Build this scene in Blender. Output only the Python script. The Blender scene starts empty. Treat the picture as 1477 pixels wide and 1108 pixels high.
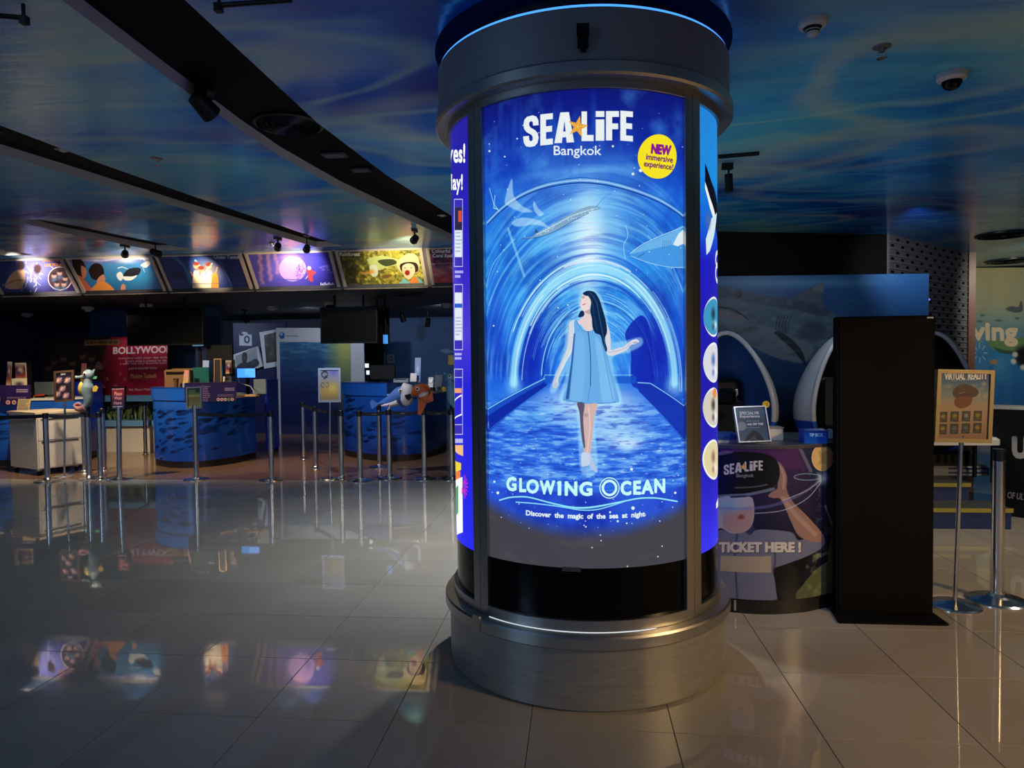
import bpy, bmesh, math, random
import numpy as np
from mathutils import Vector, Matrix
from mathutils.geometry import tessellate_polygon
random.seed(7)
rng = np.random.default_rng(11)
SC = bpy.context.scene
COL = SC.collection
PI = math.pi

# ------------------------------------------------------------------ camera
EYE = 1.55
FPX, PITCH, ROLL, YAW = 1000.0, 0.0331, 0.0122, 0.0947
cy_, sy_ = math.cos(YAW), math.sin(YAW)
FW = Vector((-sy_ * math.cos(PITCH), cy_ * math.cos(PITCH), -math.sin(PITCH)))
RT = Vector((cy_, sy_, 0.0))
UP = RT.cross(FW)
cam_data = bpy.data.cameras.new('camera')
cam = bpy.data.objects.new('camera', cam_data)
COL.objects.link(cam)
rt2 = RT * math.cos(ROLL) - UP * math.sin(ROLL)
up2 = UP * math.cos(ROLL) + RT * math.sin(ROLL)
M = Matrix((rt2, up2, -FW)).transposed().to_4x4()
M.translation = Vector((0, 0, EYE))
cam.matrix_world = M
cam_data.sensor_fit = 'HORIZONTAL'
cam_data.sensor_width = 36.0
cam_data.lens = 36.0 * FPX / 1477.0
cam_data.clip_start = 0.05
cam_data.clip_end = 100
SC.camera = cam

# ------------------------------------------------------------------ world, exposure
SC.view_settings.view_transform = 'Standard'
SC.view_settings.look = 'None'
SC.view_settings.exposure = 0.0
SC.view_settings.gamma = 1.0
SC.view_settings.use_curve_mapping = False
world = bpy.data.worlds.new('dim_mall')
SC.world = world
world.use_nodes = True
world.node_tree.nodes['Background'].inputs[0].default_value = (0.50, 0.66, 0.98, 1)
world.node_tree.nodes['Background'].inputs[1].default_value = 0.20

# ------------------------------------------------------------------ large lamps of the hall and added fill
def lamp(name, kind, loc, aim, energy, color, **kw):
    d = bpy.data.lights.new(name, kind)
    d.energy = energy
    d.color = color
    for k, v in kw.items():
        setattr(d, k, v)
    o = bpy.data.objects.new(name, d)
    COL.objects.link(o)
    o.location = loc
    v = Vector(aim) - Vector(loc)
    o.rotation_euler = v.to_track_quat('-Z', 'Y').to_euler()
    return o

# the lit mall corridor behind and to the right of the visitor: warm, dim
lamp('corridor_light_warm', 'SPOT', (5.6, 0.3, 3.05), (3.2, 3.1, 0.0), 1350, (1.0, 0.66, 0.30), spot_size=1.3, spot_blend=0.9, shadow_soft_size=0.35)
lamp('cool_floor_fill', 'AREA', (-6.5, -2.0, 2.9), (-6.5, 6.5, 0.0), 75, (0.40, 0.66, 1.0), shape='RECTANGLE', size=2.5, size_y=0.8)  # added unseen fill that lifts and cools the left floor
# unseen lamps that pool on the floor behind the column and to both sides
lamp('unseen_floor_lamp', 'SPOT', (0.0, 6.05, 3.05), (-0.4, 6.1, 0), 560, (0.92, 0.97, 1.0), spot_size=1.9, spot_blend=1.0, shadow_soft_size=0.08)
lamp('unseen_floor_lamp', 'SPOT', (-4.9, 6.2, 3.1), (-4.7, 6.3, 0), 45, (0.80, 0.90, 1.0), spot_size=2.1, spot_blend=1.0, shadow_soft_size=0.08)  # added weak fill for the dark floor at the left
lamp('unseen_floor_lamp', 'SPOT', (4.6, 5.6, 3.05), (4.6, 5.9, 0), 160, (1.0, 0.93, 0.80), spot_size=1.7, spot_blend=1.0, shadow_soft_size=0.08)


# unseen lamps for the counters, then fill for the back of the hall
for q_, aim_, e_, c_ in (((-6.6, 7.9, 3.08), (-6.0, 10.2, 0.5), 420, (1.0, 0.80, 0.58)), ((-3.2, 7.9, 3.08), (-3.1, 10.6, 0.5), 230, (0.9, 0.9, 1.0)),
                         ((-6.9, 8.6, 3.08), (-8.0, 9.8, 0.5), 420, (1.0, 0.78, 0.50)), ((-4.3, 9.7, 2.95), (-4.3, 9.9, 0.0), 200, (1.0, 0.62, 0.32))):
    lamp('counter_lamp', 'SPOT', q_, aim_, e_, c_, spot_size=1.25, spot_blend=0.9, shadow_soft_size=0.06)
for x_ in (-8.2, -5.2, -2.6):
    lamp('hall_back_fill', 'SPOT', (x_, 12.9, 2.58), (x_, 15.6, 0.9), 90, (0.66, 0.80, 1.0), spot_size=2.2, spot_blend=1.0, shadow_soft_size=0.05)  # added fill spots that brighten the back wall and its mural
lamp('counter_spot', 'SPOT', (2.0, 2.5, 3.1), (1.15, 4.35, 0.6), 75, (0.74, 0.87, 1.0), spot_size=0.62, spot_blend=0.9, shadow_soft_size=0.06)
lamp('mural_fill', 'SPOT', (6.6, 9.6, 3.05), (7.4, 13.3, 1.6), 260, (1.0, 0.93, 0.78), spot_size=1.5, spot_blend=1.0, shadow_soft_size=0.1)  # added unseen fill that brightens the far mural
lamp('panel_fill', 'SPOT', (3.6, 7.8, 3.05), (5.0, 10.6, 2.2), 110, (0.9, 0.93, 1.0), spot_size=1.2, spot_blend=1.0, shadow_soft_size=0.1)  # added unseen fill for the perforated wall
lamp('stand_fill', 'SPOT', (3.0, 6.6, 3.05), (2.4, 8.9, 1.6), 50, (0.75, 0.88, 1.0), spot_size=1.5, spot_blend=1.0, shadow_soft_size=0.1)  # added unseen fill over the egg chairs and shark board

# ------------------------------------------------------------------ measuring helpers: a sight line meets a plane
def ray(px, py):
    a, b = px - 738.5, 554 - py
    u = a * math.cos(-ROLL) - b * math.sin(-ROLL)
    v = a * math.sin(-ROLL) + b * math.cos(-ROLL)
    return FW + RT * (u / FPX) + UP * (v / FPX)

def fz(px, py, z=0.0):
    d = ray(px, py)
    t = (z - EYE) / d.z
    return Vector((0, 0, EYE)) + d * t

def fy(px, py, Y):
    d = ray(px, py)
    return Vector((0, 0, EYE)) + d * (Y / d.y)

def pj(x, y, z):
    d = Vector((x, y, z - EYE))
    X, Y, Z = d.dot(RT), d.dot(UP), d.dot(FW)
    u, v = FPX * X / Z, FPX * Y / Z
    return (738.5 + u * math.cos(ROLL) - v * math.sin(ROLL), 554 - (u * math.sin(ROLL) + v * math.cos(ROLL)))

# ------------------------------------------------------------------ objects, labels
def tag(o, label=None, cat=None, group=None, kind=None):
    if label: o['label'] = label
    if cat: o['category'] = cat
    if group: o['group'] = group
    if kind: o['kind'] = kind
    return o

def thing(name, label, cat, loc=(0, 0, 0), rz=0.0, group=None):
    o = bpy.data.objects.new(name, None)
    COL.objects.link(o)
    o.empty_display_size = 0.1
    o.location = loc
    o.rotation_euler = (0, 0, rz)
    return tag(o, label, cat, group)

def copy_tree(o, parent=None):
    c = o.copy()
    COL.objects.link(c)
    if parent: c.parent = parent
    for ch in o.children:
        copy_tree(ch, c)
    return c

class MB:
    """Collects faces of one mesh; smooth flags and uv per face."""
    def __init__(s):
        s.v, s.f, s.sm, s.uv = [], [], [], {}
    def add(s, vs, fs, smooth=False, uvs=None):
        n = len(s.v)
        s.v += [tuple(p) for p in vs]
        for i, f in enumerate(fs):
            if uvs is not None: s.uv[len(s.f)] = uvs[i]
            s.f.append([n + k for k in f])
            s.sm.append(smooth)
        return s
    def box(s, c, d, rz=0.0, mat=None):
        x, y, z = d[0] / 2, d[1] / 2, d[2] / 2
        vs = [Vector((a * x, b * y, e * z)) for e in (-1, 1) for b in (-1, 1) for a in (-1, 1)]
        R = mat if mat is not None else Matrix.Rotation(rz, 3, 'Z')
        vs = [R @ p + Vector(c) for p in vs]
        return s.add(vs, [(0, 2, 3, 1), (4, 5, 7, 6), (0, 1, 5, 4), (2, 6, 7, 3), (0, 4, 6, 2), (1, 3, 7, 5)])
    def rbox(s, c, d, b=0.01, rz=0.0):
        """box with bevelled upright edges and a chamfered top"""
        x, y = d[0] / 2, d[1] / 2
        b = min(b, x * .9, y * .9)
        ring = [(-x + b, -y), (x - b, -y), (x, -y + b), (x, y - b), (x - b, y), (-x + b, y), (-x, y - b), (-x, -y + b)]
        z0, z1 = -d[2] / 2, d[2] / 2
        b2 = min(b, d[2] * .3)
        lv = [(z0, 1.0, 0), (z1 - b2, 1.0, 0), (z1, 1.0, b2)]
        R = Matrix.Rotation(rz, 3, 'Z')
        vs, fs = [], []
        for z, k, ins in lv:
            for (px, py) in ring:
                qx = px - math.copysign(min(ins, abs(px)), px)
                qy = py - math.copysign(min(ins, abs(py)), py)
                vs.append(R @ Vector((qx, qy, z)) + Vector(c))
        for l in range(2):
            for i in range(8):
                j = (i + 1) % 8
                fs.append((l * 8 + i, l * 8 + j, l * 8 + 8 + j, l * 8 + 8 + i))
        fs.append(tuple(range(7, -1, -1)))
        fs.append(tuple(range(16, 24)))
        return s.add(vs, fs)
    def cyl(s, p0, p1, r0, r1=None, n=16, caps=True, smooth=True):
        r1 = r0 if r1 is None else r1
        p0, p1 = Vector(p0), Vector(p1)
        q = (p1 - p0).to_track_quat('Z', 'Y').to_matrix()
        vs, fs = [], []
        for p, r in ((p0, r0), (p1, r1)):
            for i in range(n):
                a = 2 * PI * i / n
                vs.append(p + q @ Vector((r * math.cos(a), r * math.sin(a), 0)))
        for i in range(n):
            j = (i + 1) % n
            fs.append((i, j, n + j, n + i))
        s.add(vs, fs, smooth)
        if caps:
            s.add(vs[:n], [tuple(range(n - 1, -1, -1))])
            s.add(vs[n:], [tuple(range(n))])
        return s
    def lathe(s, prof, c=(0, 0, 0), n=32, a0=0.0, a1=2 * PI, smooth=True, caps=False, sx=1.0, sy=1.0):
        full = abs(a1 - a0 - 2 * PI) < 1e-6
        m = n if full else n + 1
        # every profile segment gets its own ring pair so that profile corners stay crisp
        for (ra, za), (rb, zb) in zip(prof[:-1], prof[1:]):
            vs, fs = [], []
            for i in range(m):
                a = a0 + (a1 - a0) * i / n
                ca, sa = math.cos(a), math.sin(a)
                vs.append((c[0] + ra * ca * sx, c[1] + ra * sa * sy, c[2] + za))
                vs.append((c[0] + rb * ca * sx, c[1] + rb * sa * sy, c[2] + zb))
            for i in range(n):
                j = (i + 1) % m
                fs.append((2 * i, 2 * j, 2 * j + 1, 2 * i + 1))
            s.add(vs, fs, smooth)
        if caps and not full:
            for a in (a0, a1):
                vs = [(c[0] + r * math.cos(a) * sx, c[1] + r * math.sin(a) * sy, c[2] + z) for r, z in prof]
                s.add(vs, [tuple(range(len(vs)))])
        return s
    def slathe(s, prof, c=(0, 0, 0), n=24, sx=1.0, sy=1.0, mat=None):
        """smooth lathe with shared rings (organic round shapes)"""
        vs, fs = [], []
        for r, z in prof:
            for i in range(n):
                a = 2 * PI * i / n
                p = Vector((r * math.cos(a) * sx, r * math.sin(a) * sy, z))
                if mat is not None: p = mat @ p
                vs.append(p + Vector(c))
        for k in range(len(prof) - 1):
            for i in range(n):
                j = (i + 1) % n
                fs.append((k * n + i, k * n + j, k * n + n + j, k * n + n + i))
        return s.add(vs, fs, True)
    def tube(s, path, r, n=10, caps=True):
        path = [Vector(p) for p in path]
        m = len(path)
        rs = r if isinstance(r, (list, tuple)) else [r] * m
        vs, fs = [], []
        up = None
        for i, p in enumerate(path):
            t = (path[min(i + 1, m - 1)] - path[max(i - 1, 0)]).normalized()
            if up is None:
                up = Vector((0, 0, 1)) if abs(t.z) < 0.9 else Vector((1, 0, 0))
            x = t.cross(up).normalized()
            up = x.cross(t).normalized()
            for k in range(n):
                a = 2 * PI * k / n
                vs.append(p + (x * math.cos(a) + up * math.sin(a)) * rs[i])
        for i in range(m - 1):
            for k in range(n):
                j = (k + 1) % n
                fs.append((i * n + k, i * n + j, (i + 1) * n + j, (i + 1) * n + k))
        s.add(vs, fs, True)
        if caps:
            s.add(vs[:n], [tuple(range(n - 1, -1, -1))])
            s.add(vs[-n:], [tuple(range(n))])
        return s
    def prism(s, poly, o, ux, uy, depth, smooth=False):
        """2-D outline extruded along ux x uy"""
        o, ux, uy = Vector(o), Vector(ux), Vector(uy)
        nz = ux.cross(uy).normalized() * depth
        n = len(poly)
        a = [o + ux * x + uy * y for x, y in poly]
        b = [p + nz for p in a]
        s.add(b, [tuple(range(n))])
        s.add(a, [tuple(range(n - 1, -1, -1))])
        s.add(a + b, [(i, (i + 1) % n, n + (i + 1) % n, n + i) for i in range(n)], smooth)
        return s
    def trim(s):
        used = sorted({i for f in s.f for i in f})
        mp = {a: b for b, a in enumerate(used)}
        s.v = [s.v[i] for i in used]
        s.f = [[mp[i] for i in f] for f in s.f]
        return s
    def build(s, name, mat, parent=None, label=None, cat=None, group=None, kind=None):
        me = bpy.data.meshes.new(name)
        me.from_pydata(s.v, [], s.f)
        me.polygons.foreach_set('use_smooth', s.sm)
        if s.uv:
            uvl = me.uv_layers.new(name='UVMap')
            for i, p in enumerate(me.polygons):
                if i in s.uv:
                    for li, uv in zip(p.loop_indices, s.uv[i]):
                        uvl.data[li].uv = uv
        mats = mat if isinstance(mat, (list, tuple)) else [mat]
        for m_ in mats: me.materials.append(m_)
        o = bpy.data.objects.new(name, me)
        COL.objects.link(o)
        if parent is not None: o.parent = parent
        me.update()
        return tag(o, label, cat, group, kind)

# ------------------------------------------------------------------ materials
def lin(c):
    return tuple(((x / 255) / 12.92 if x / 255 <= 0.04045 else ((x / 255 + 0.055) / 1.055) ** 2.4) for x in c)

def nd(nt, t, **kw):
    n = nt.nodes.new(t)
    for k, v in kw.items(): setattr(n, k, v)
    return n

MATS = {}
def pbr(name, col, rough=0.5, metal=0.0, var=0.12, scale=8.0, stretch=(1, 1, 1), bump=0.0, spec=0.5, coat=0.0, emit=None, estr=0.0, rvar=0.0):
    """plain surface with a slight procedural variation of tone, gloss and relief"""
    if name in MATS: return MATS[name]
    m = bpy.data.materials.new(name)
    m.use_nodes = True
    nt = m.node_tree
    b = nt.nodes['Principled BSDF']
    tc = nd(nt, 'ShaderNodeTexCoord')
    mp = nd(nt, 'ShaderNodeMapping')
    mp.inputs['Scale'].default_value = stretch
    nt.links.new(tc.outputs['Object'], mp.inputs[0])
    nz = nd(nt, 'ShaderNodeTexNoise')
    nz.inputs['Scale'].default_value = scale
    nz.inputs['Detail'].default_value = 4
    nt.links.new(mp.outputs[0], nz.inputs['Vector'])
    L = lin(col)
    mx = nd(nt, 'ShaderNodeMix', data_type='RGBA')
    mx.inputs[6].default_value = tuple(x * (1 - var) for x in L) + (1,)
    mx.inputs[7].default_value = tuple(min(1, x * (1 + var)) for x in L) + (1,)
    nt.links.new(nz.outputs[0], mx.inputs[0])
    nt.links.new(mx.outputs[2], b.inputs['Base Color'])
    b.inputs['Roughness'].default_value = rough
    b.inputs['Metallic'].default_value = metal
    b.inputs['Specular IOR Level'].default_value = spec
    b.inputs['Coat Weight'].default_value = coat
    if rvar:
        mr = nd(nt, 'ShaderNodeMapRange')
        mr.inputs[3].default_value = max(0, rough - rvar)
        mr.inputs[4].default_value = min(1, rough + rvar)
        nt.links.new(nz.outputs[0], mr.inputs[0])
        nt.links.new(mr.outputs[0], b.inputs['Roughness'])
    if bump:
        bp = nd(nt, 'ShaderNodeBump')
        bp.inputs['Strength'].default_value = bump
        bp.inputs['Distance'].default_value = 0.01
        nt.links.new(nz.outputs[0], bp.inputs['Height'])
        nt.links.new(bp.outputs[0], b.inputs['Normal'])
    if emit:
        b.inputs['Emission Color'].default_value = lin(emit) + (1,)
        b.inputs['Emission Strength'].default_value = estr
    MATS[name] = m
    return m

def print_mat(name, img, rough=0.4, glow=0.0, spec=0.4, base=1.0):
    """a printed sheet: base colour (and, for a back-lit sheet, glow) from the painted canvas"""
    m = bpy.data.materials.new(name)
    m.use_nodes = True
    nt = m.node_tree
    b = nt.nodes['Principled BSDF']
    t = nd(nt, 'ShaderNodeTexImage')
    t.image = img
    t.extension = 'EXTEND'
    b.inputs['Roughness'].default_value = rough
    b.inputs['Specular IOR Level'].default_value = spec
    if base < 1.0:
        mx = nd(nt, 'ShaderNodeMix', data_type='RGBA')
        mx.inputs[0].default_value = 1 - base
        mx.inputs[7].default_value = (0, 0, 0, 1)
        nt.links.new(t.outputs[0], mx.inputs[6])
        nt.links.new(mx.outputs[2], b.inputs['Base Color'])
    else:
        nt.links.new(t.outputs[0], b.inputs['Base Color'])
    if glow:
        nt.links.new(t.outputs[0], b.inputs['Emission Color'])
        b.inputs['Emission Strength'].default_value = glow
    return m

def glow_mat(name, col, strength):
    return pbr(name, col, 0.4, emit=col, estr=strength)

STEEL = pbr('brushed_steel', (196, 193, 188), 0.34, 1.0, 0.10, 14, (1, 1, 60), 0.03, rvar=0.08)
CHROME = pbr('chrome', (226, 224, 220), 0.20, 1.0, 0.04, 6, rvar=0.04)
DSTEEL = pbr('dark_steel', (172, 172, 176), 0.42, 1.0, 0.15, 10, (1, 1, 40), 0.04, rvar=0.08)
BLACK = pbr('black_satin', (9, 9, 10), 0.5, 0.0, 0.2, 20, spec=0.25)
BLACKM = pbr('black_matt', (6, 6, 7), 0.8, 0.0, 0.2, 20, spec=0.12)
GLOSSK = pbr('black_glass', (6, 6, 7), 0.18, 0.0, 0.1, 5, spec=0.18)
WHITE = pbr('white_laminate', (214, 210, 202), 0.4, 0.0, 0.04, 6)
WPLAST = pbr('white_plastic', (205, 203, 198), 0.35, 0.0, 0.05, 10)
# ------------------------------------------------------------------ painter: prints are drawn by code on small canvases
FONT = bpy.data.curves.new('lettering', 'FONT')
FONT.fill_mode = 'NONE'
FONT.resolution_u = 3
FONT_OB = bpy.data.objects.new('lettering', FONT)
COL.objects.link(FONT_OB)
_glyphs = {}
def glyph_loops(txt, shear=0.0, gap=1.0):
    key = (txt, shear, gap)
    if key in _glyphs: return _glyphs[key]
    FONT.body = txt
    FONT.shear = shear
    FONT.space_character = gap
    bpy.context.view_layer.update()
    me = FONT_OB.evaluated_get(bpy.context.evaluated_depsgraph_get()).to_mesh()
    co = [(v.co.x, v.co.y) for v in me.vertices]
    nb = {}
    for e in me.edges:
        a, b = e.vertices
        nb.setdefault(a, []).append(b)
        nb.setdefault(b, []).append(a)
    loops, seen = [], set()
    for s0 in nb:
        if s0 in seen: continue
        lp, cur, prev = [], s0, None
        while cur is not None and cur not in seen:
            seen.add(cur)
            lp.append(co[cur])
            nx = [k for k in nb[cur] if k != prev and k not in seen]
            prev, cur = cur, (nx[0] if nx else None)
        if len(lp) > 2: loops.append(np.array(lp))
    FONT_OB.evaluated_get(bpy.context.evaluated_depsgraph_get()).to_mesh_clear()
    _glyphs[key] = loops
    return loops

def smooth_noise(h, w, gy, gx):
    gy, gx = max(2, int(gy)), max(2, int(gx))
    g = rng.random((gy + 2, gx + 2))
    y = np.linspace(0, gy, h); x = np.linspace(0, gx, w)
    y0 = np.minimum(y.astype(int), gy); x0 = np.minimum(x.astype(int), gx)
    ty = y - y0; tx = x - x0
    ty = ty * ty * (3 - 2 * ty); tx = tx * tx * (3 - 2 * tx)
    a = g[y0][:, x0] * (1 - tx) + g[y0][:, x0 + 1] * tx
    b = g[y0 + 1][:, x0] * (1 - tx) + g[y0 + 1][:, x0 + 1] * tx
    return a * (1 - ty[:, None]) + b * ty[:, None]

def fbm(h, w, gy, gx, octv=4):
    o = np.zeros((h, w)); amp = 1.0; tot = 0
    for k in range(octv):
        o += amp * smooth_noise(h, w, min(gy, h), min(gx, w)); tot += amp
        amp *= 0.55; gy *= 2; gx *= 2
    return o / tot

class Art:
    """A canvas of w x h pixels; fm turns measured points into canvas coordinates (x right, y down)."""
    def __init__(s, w, h, fm=None, col=(0, 0, 0)):
        s.w, s.h, s.fm = w, h, fm
        s.a = np.empty((h, w, 3)); s.a[:] = col
    def P(s, pts):
        p = np.asarray(pts, float).reshape(-1, 2)
        return s.fm(p) if s.fm else p
    def box_of(s, q, pad=2):
        x0 = int(max(0, math.floor(q[:, 0].min()) - pad)); x1 = int(min(s.w, math.ceil(q[:, 0].max()) + pad))
        y0 = int(max(0, math.floor(q[:, 1].min()) - pad)); y1 = int(min(s.h, math.ceil(q[:, 1].max()) + pad))
        return x0, x1, y0, y1
    def cover(s, loops, ss=3):
        q = np.concatenate(loops)
        x0, x1, y0, y1 = s.box_of(q)
        if x1 <= x0 or y1 <= y0: return None
        nx, ny = (x1 - x0) * ss, (y1 - y0) * ss
        xs = x0 + (np.arange(nx) + .5) / ss
        ys = y0 + (np.arange(ny) + .5) / ss
        m = np.zeros((ny, nx), bool)
        for lp in loops:
            a = lp; b = np.roll(lp, -1, 0)
            for (ax, ay), (bx, by) in zip(a, b):
                if ay == by: continue
                lo, hi = (ay, by) if ay < by else (by, ay)
                i0, i1 = np.searchsorted(ys, lo), np.searchsorted(ys, hi)
                if i1 <= i0: continue
                xc = ax + (ys[i0:i1] - ay) * (bx - ax) / (by - ay)
                m[i0:i1] ^= xs[None, :] > xc[:, None]
        c = m.reshape(y1 - y0, ss, x1 - x0, ss).mean((1, 3))
        return (slice(y0, y1), slice(x0, x1)), c
    def mix(s, sl, c, col, al=1.0):
        c = (c * al)[..., None]
        s.a[sl] = s.a[sl] * (1 - c) + np.asarray(col, float) * c
    def poly(s, pts, col, al=1.0, soft=0):
        r = s.cover([s.P(pts)])
        if r:
            sl, c = r
            if soft: c = blur(c, soft)
            s.mix(sl, c, col, al)
        return s
    def curve(s, pts, n=8):
        """smooth closed outline through points"""
        p = np.asarray(pts, float); k = len(p); o = []
        for i in range(k):
            p0, p1, p2, p3 = p[i - 1], p[i], p[(i + 1) % k], p[(i + 2) % k]
            for t in np.linspace(0, 1, n, endpoint=False):
                o.append(.5 * ((2 * p1) + (p2 - p0) * t + (2 * p0 - 5 * p1 + 4 * p2 - p3) * t * t + (3 * p1 - p0 - 3 * p2 + p3) * t ** 3))
        return np.array(o)
    def blobp(s, pts, col, al=1.0, soft=0):
        return s.poly(s.curve(pts), col, al, soft)
    def line(s, pts, wd, col, al=1.0, smooth=False, soft=0.7):
        p = np.asarray(pts, float)
        if smooth and len(p) > 2:
            o = []
            k = len(p)
            for i in range(k - 1):
                p0, p1, p2, p3 = p[max(i - 1, 0)], p[i], p[i + 1], p[min(i + 2, k - 1)]
                for t in np.linspace(0, 1, 10, endpoint=False):
                    o.append(.5 * ((2 * p1) + (p2 - p0) * t + (2 * p0 - 5 * p1 + 4 * p2 - p3) * t * t + (3 * p1 - p0 - 3 * p2 + p3) * t ** 3))
            o.append(p[-1]); p = np.array(o)
        q = s.P(p)
        r = wd / 2
        pad = int(r + soft * 3 + 2)
        x0, x1, y0, y1 = s.box_of(q, pad)
        if x1 <= x0 or y1 <= y0: return s
        cov = np.zeros((y1 - y0, x1 - x0))
        for a, b in zip(q[:-1], q[1:]):
            ax0 = max(x0, int(min(a[0], b[0]) - pad)); ax1 = min(x1, int(max(a[0], b[0]) + pad) + 1)
            ay0 = max(y0, int(min(a[1], b[1]) - pad)); ay1 = min(y1, int(max(a[1], b[1]) + pad) + 1)
            if ax1 <= ax0 or ay1 <= ay0: continue
            X = np.arange(ax0, ax1) + .5; Y = np.arange(ay0, ay1) + .5
            dx, dy = b - a
            L = dx * dx + dy * dy + 1e-9
            t = np.clip(((X[None] - a[0]) * dx + (Y[:, None] - a[1]) * dy) / L, 0, 1)
            d = np.hypot(X[None] - a[0] - t * dx, Y[:, None] - a[1] - t * dy)
            c = np.clip((r - d) / soft + .5, 0, 1)
            v = cov[ay0 - y0:ay1 - y0, ax0 - x0:ax1 - x0]
            np.maximum(v, c, out=v)
        s.mix((slice(y0, y1), slice(x0, x1)), cov, col, al)
        return s
    def blob(s, cx, cy, rx, ry, col, al=1.0, hard=0.0, rot=0.0):
        """soft elliptical patch, measured in the same units as the points"""
        c = s.P([(cx, cy)])[0]
        ex = s.P([(cx + rx * math.cos(rot), cy + rx * math.sin(rot))])[0] - c
        ey = s.P([(cx - ry * math.sin(rot), cy + ry * math.cos(rot))])[0] - c
        det = ex[0] * ey[1] - ex[1] * ey[0]
        if abs(det) < 1e-6: return s
        k = 1.02 if hard >= .9 else 1.6
        mx = (abs(ex[0]) + abs(ey[0])) * k + 2; my = (abs(ex[1]) + abs(ey[1])) * k + 2
        x0, x1 = int(max(0, c[0] - mx)), int(min(s.w, c[0] + mx + 1))
        y0, y1 = int(max(0, c[1] - my)), int(min(s.h, c[1] + my + 1))
        if x1 <= x0 or y1 <= y0: return s
        X = np.arange(x0, x1)[None] + .5 - c[0]; Y = np.arange(y0, y1)[:, None] + .5 - c[1]
        u = (X * ey[1] - Y * ey[0]) / det; v = (Y * ex[0] - X * ex[1]) / det
        d = np.sqrt(u * u + v * v)
        if hard >= .9:
            px = 1.0 / max(1.0, math.sqrt(abs(det)))
            cvr = np.clip((1 - d) / px + .5, 0, 1)
        else:
            t = np.clip((1.5 - d) / (1.5 - hard), 0, 1)
            cvr = t * t * (3 - 2 * t)
        s.mix((slice(y0, y1), slice(x0, x1)), cvr, col, al)
        return s
    def disc(s, cx, cy, r, col, al=1.0, ry=None):
        return s.blob(cx, cy, r, ry or r, col, al, hard=1.0)
    def text(s, txt, box, col, bold=0.0, al=1.0, shear=0.0, rot=0.0, warp=None, gap=1.0):
        """lettering fitted into box = (x0, y0, x1, y1) of the measured frame (y down)"""
        loops = glyph_loops(txt, shear, gap)
        if not loops: return s
        q = np.concatenate(loops)
        mn, mxx = q.min(0), q.max(0)
        x0, y0, x1, y1 = box
        o = []
        for lp in loops:
            t = (lp - mn) / np.maximum(mxx - mn, 1e-6)
            p = np.stack([x0 + t[:, 0] * (x1 - x0), y1 - t[:, 1] * (y1 - y0)], 1)
            if warp: p = warp(p)
            if rot:
                cx, cyy = (x0 + x1) / 2, (y0 + y1) / 2
                d = p - (cx, cyy)
                p = np.stack([cx + d[:, 0] * math.cos(rot) - d[:, 1] * math.sin(rot), cyy + d[:, 0] * math.sin(rot) + d[:, 1] * math.cos(rot)], 1)
            o.append(s.P(p))
        r = s.cover(o, 4)
        if r: s.mix(r[0], r[1], col, al)
        if bold:
            keep = s.fm; s.fm = None
            for lp in o: s.line(np.vstack([lp, lp[:1]]), bold * 2, col, al)
            s.fm = keep
        return s
    def rules(s, box, n, col, wd=0.5, al=0.8, ragged=0.35):
        """lines of print too small to read"""
        x0, y0, x1, y1 = box
        for i in range(n):
            y = y0 + (y1 - y0) * (i + .5) / n
            cut = (x1 - x0) * ragged * random.random()
            x = x0
            while x < x1 - cut:
                l = (x1 - x0) * random.uniform(.06, .16)
                s.poly([(x, y - wd * (y1 - y0) / n / 2), (min(x + l, x1), y - wd * (y1 - y0) / n / 2), (min(x + l, x1), y + wd * (y1 - y0) / n / 2), (x, y + wd * (y1 - y0) / n / 2)], col, al)
                x += l + (x1 - x0) * .03
        return s
    def grad(s, stops, axis=0):
        """canvas-wide gradient; stops = [(t, colour)] with t in 0..1"""
        n = s.h if axis == 0 else s.w
        t = (np.arange(n) + .5) / n
        ts = [k for k, _ in stops]
        g = np.stack([np.interp(t, ts, [c[i] for _, c in stops]) for i in range(3)], 1)
        s.a[:] = g[:, None, :] if axis == 0 else g[None, :, :]
        return s
    def tint(s, mask, col, al=1.0):
        c = np.clip(mask * al, 0, 1)[..., None]
        s.a = s.a * (1 - c) + np.asarray(col, float) * c
        return s
    def image(s, name):
        im = bpy.data.images.new(name, s.w, s.h, alpha=False)
        px = np.ones((s.h, s.w, 4), np.float32)
        px[..., :3] = np.clip(s.a[::-1] / 255.0, 0, 1)
        im.pixels.foreach_set(px.ravel())
        im.pack()
        return im

def blur(c, r):
    r = int(max(1, r))
    k = np.hanning(2 * r + 3)[1:-1]; k /= k.sum()
    c = np.apply_along_axis(lambda v: np.convolve(v, k, 'same'), 0, c)
    return np.apply_along_axis(lambda v: np.convolve(v, k, 'same'), 1, c)

# measured-point -> canvas maps
_R0, _RX, _RY = np.array(FW), np.array(RT) / FPX, np.array(UP) / FPX
def rays(p):
    a = p[:, 0] - 738.5; b = 554 - p[:, 1]
    u = a * math.cos(-ROLL) - b * math.sin(-ROLL)
    v = a * math.sin(-ROLL) + b * math.cos(-ROLL)
    return _R0[None] + u[:, None] * _RX[None] + v[:, None] * _RY[None]

def flat_map(org, ex, ey, w, h):
    """sheet with top-left corner org, ex along its width, ey down its height"""
    org, ex, ey = (np.array(x, float) for x in (org, ex, ey))
    n = np.cross(ex, ey)
    def fm(p):
        d = rays(p)
        t = ((org - (0, 0, EYE)) @ n) / (d @ n)
        q = np.array((0, 0, EYE))[None] + d * t[:, None] - org[None]
        return np.stack([q @ ex / (ex @ ex) * w, q @ ey / (ey @ ey) * h], 1)
    return fm

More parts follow.
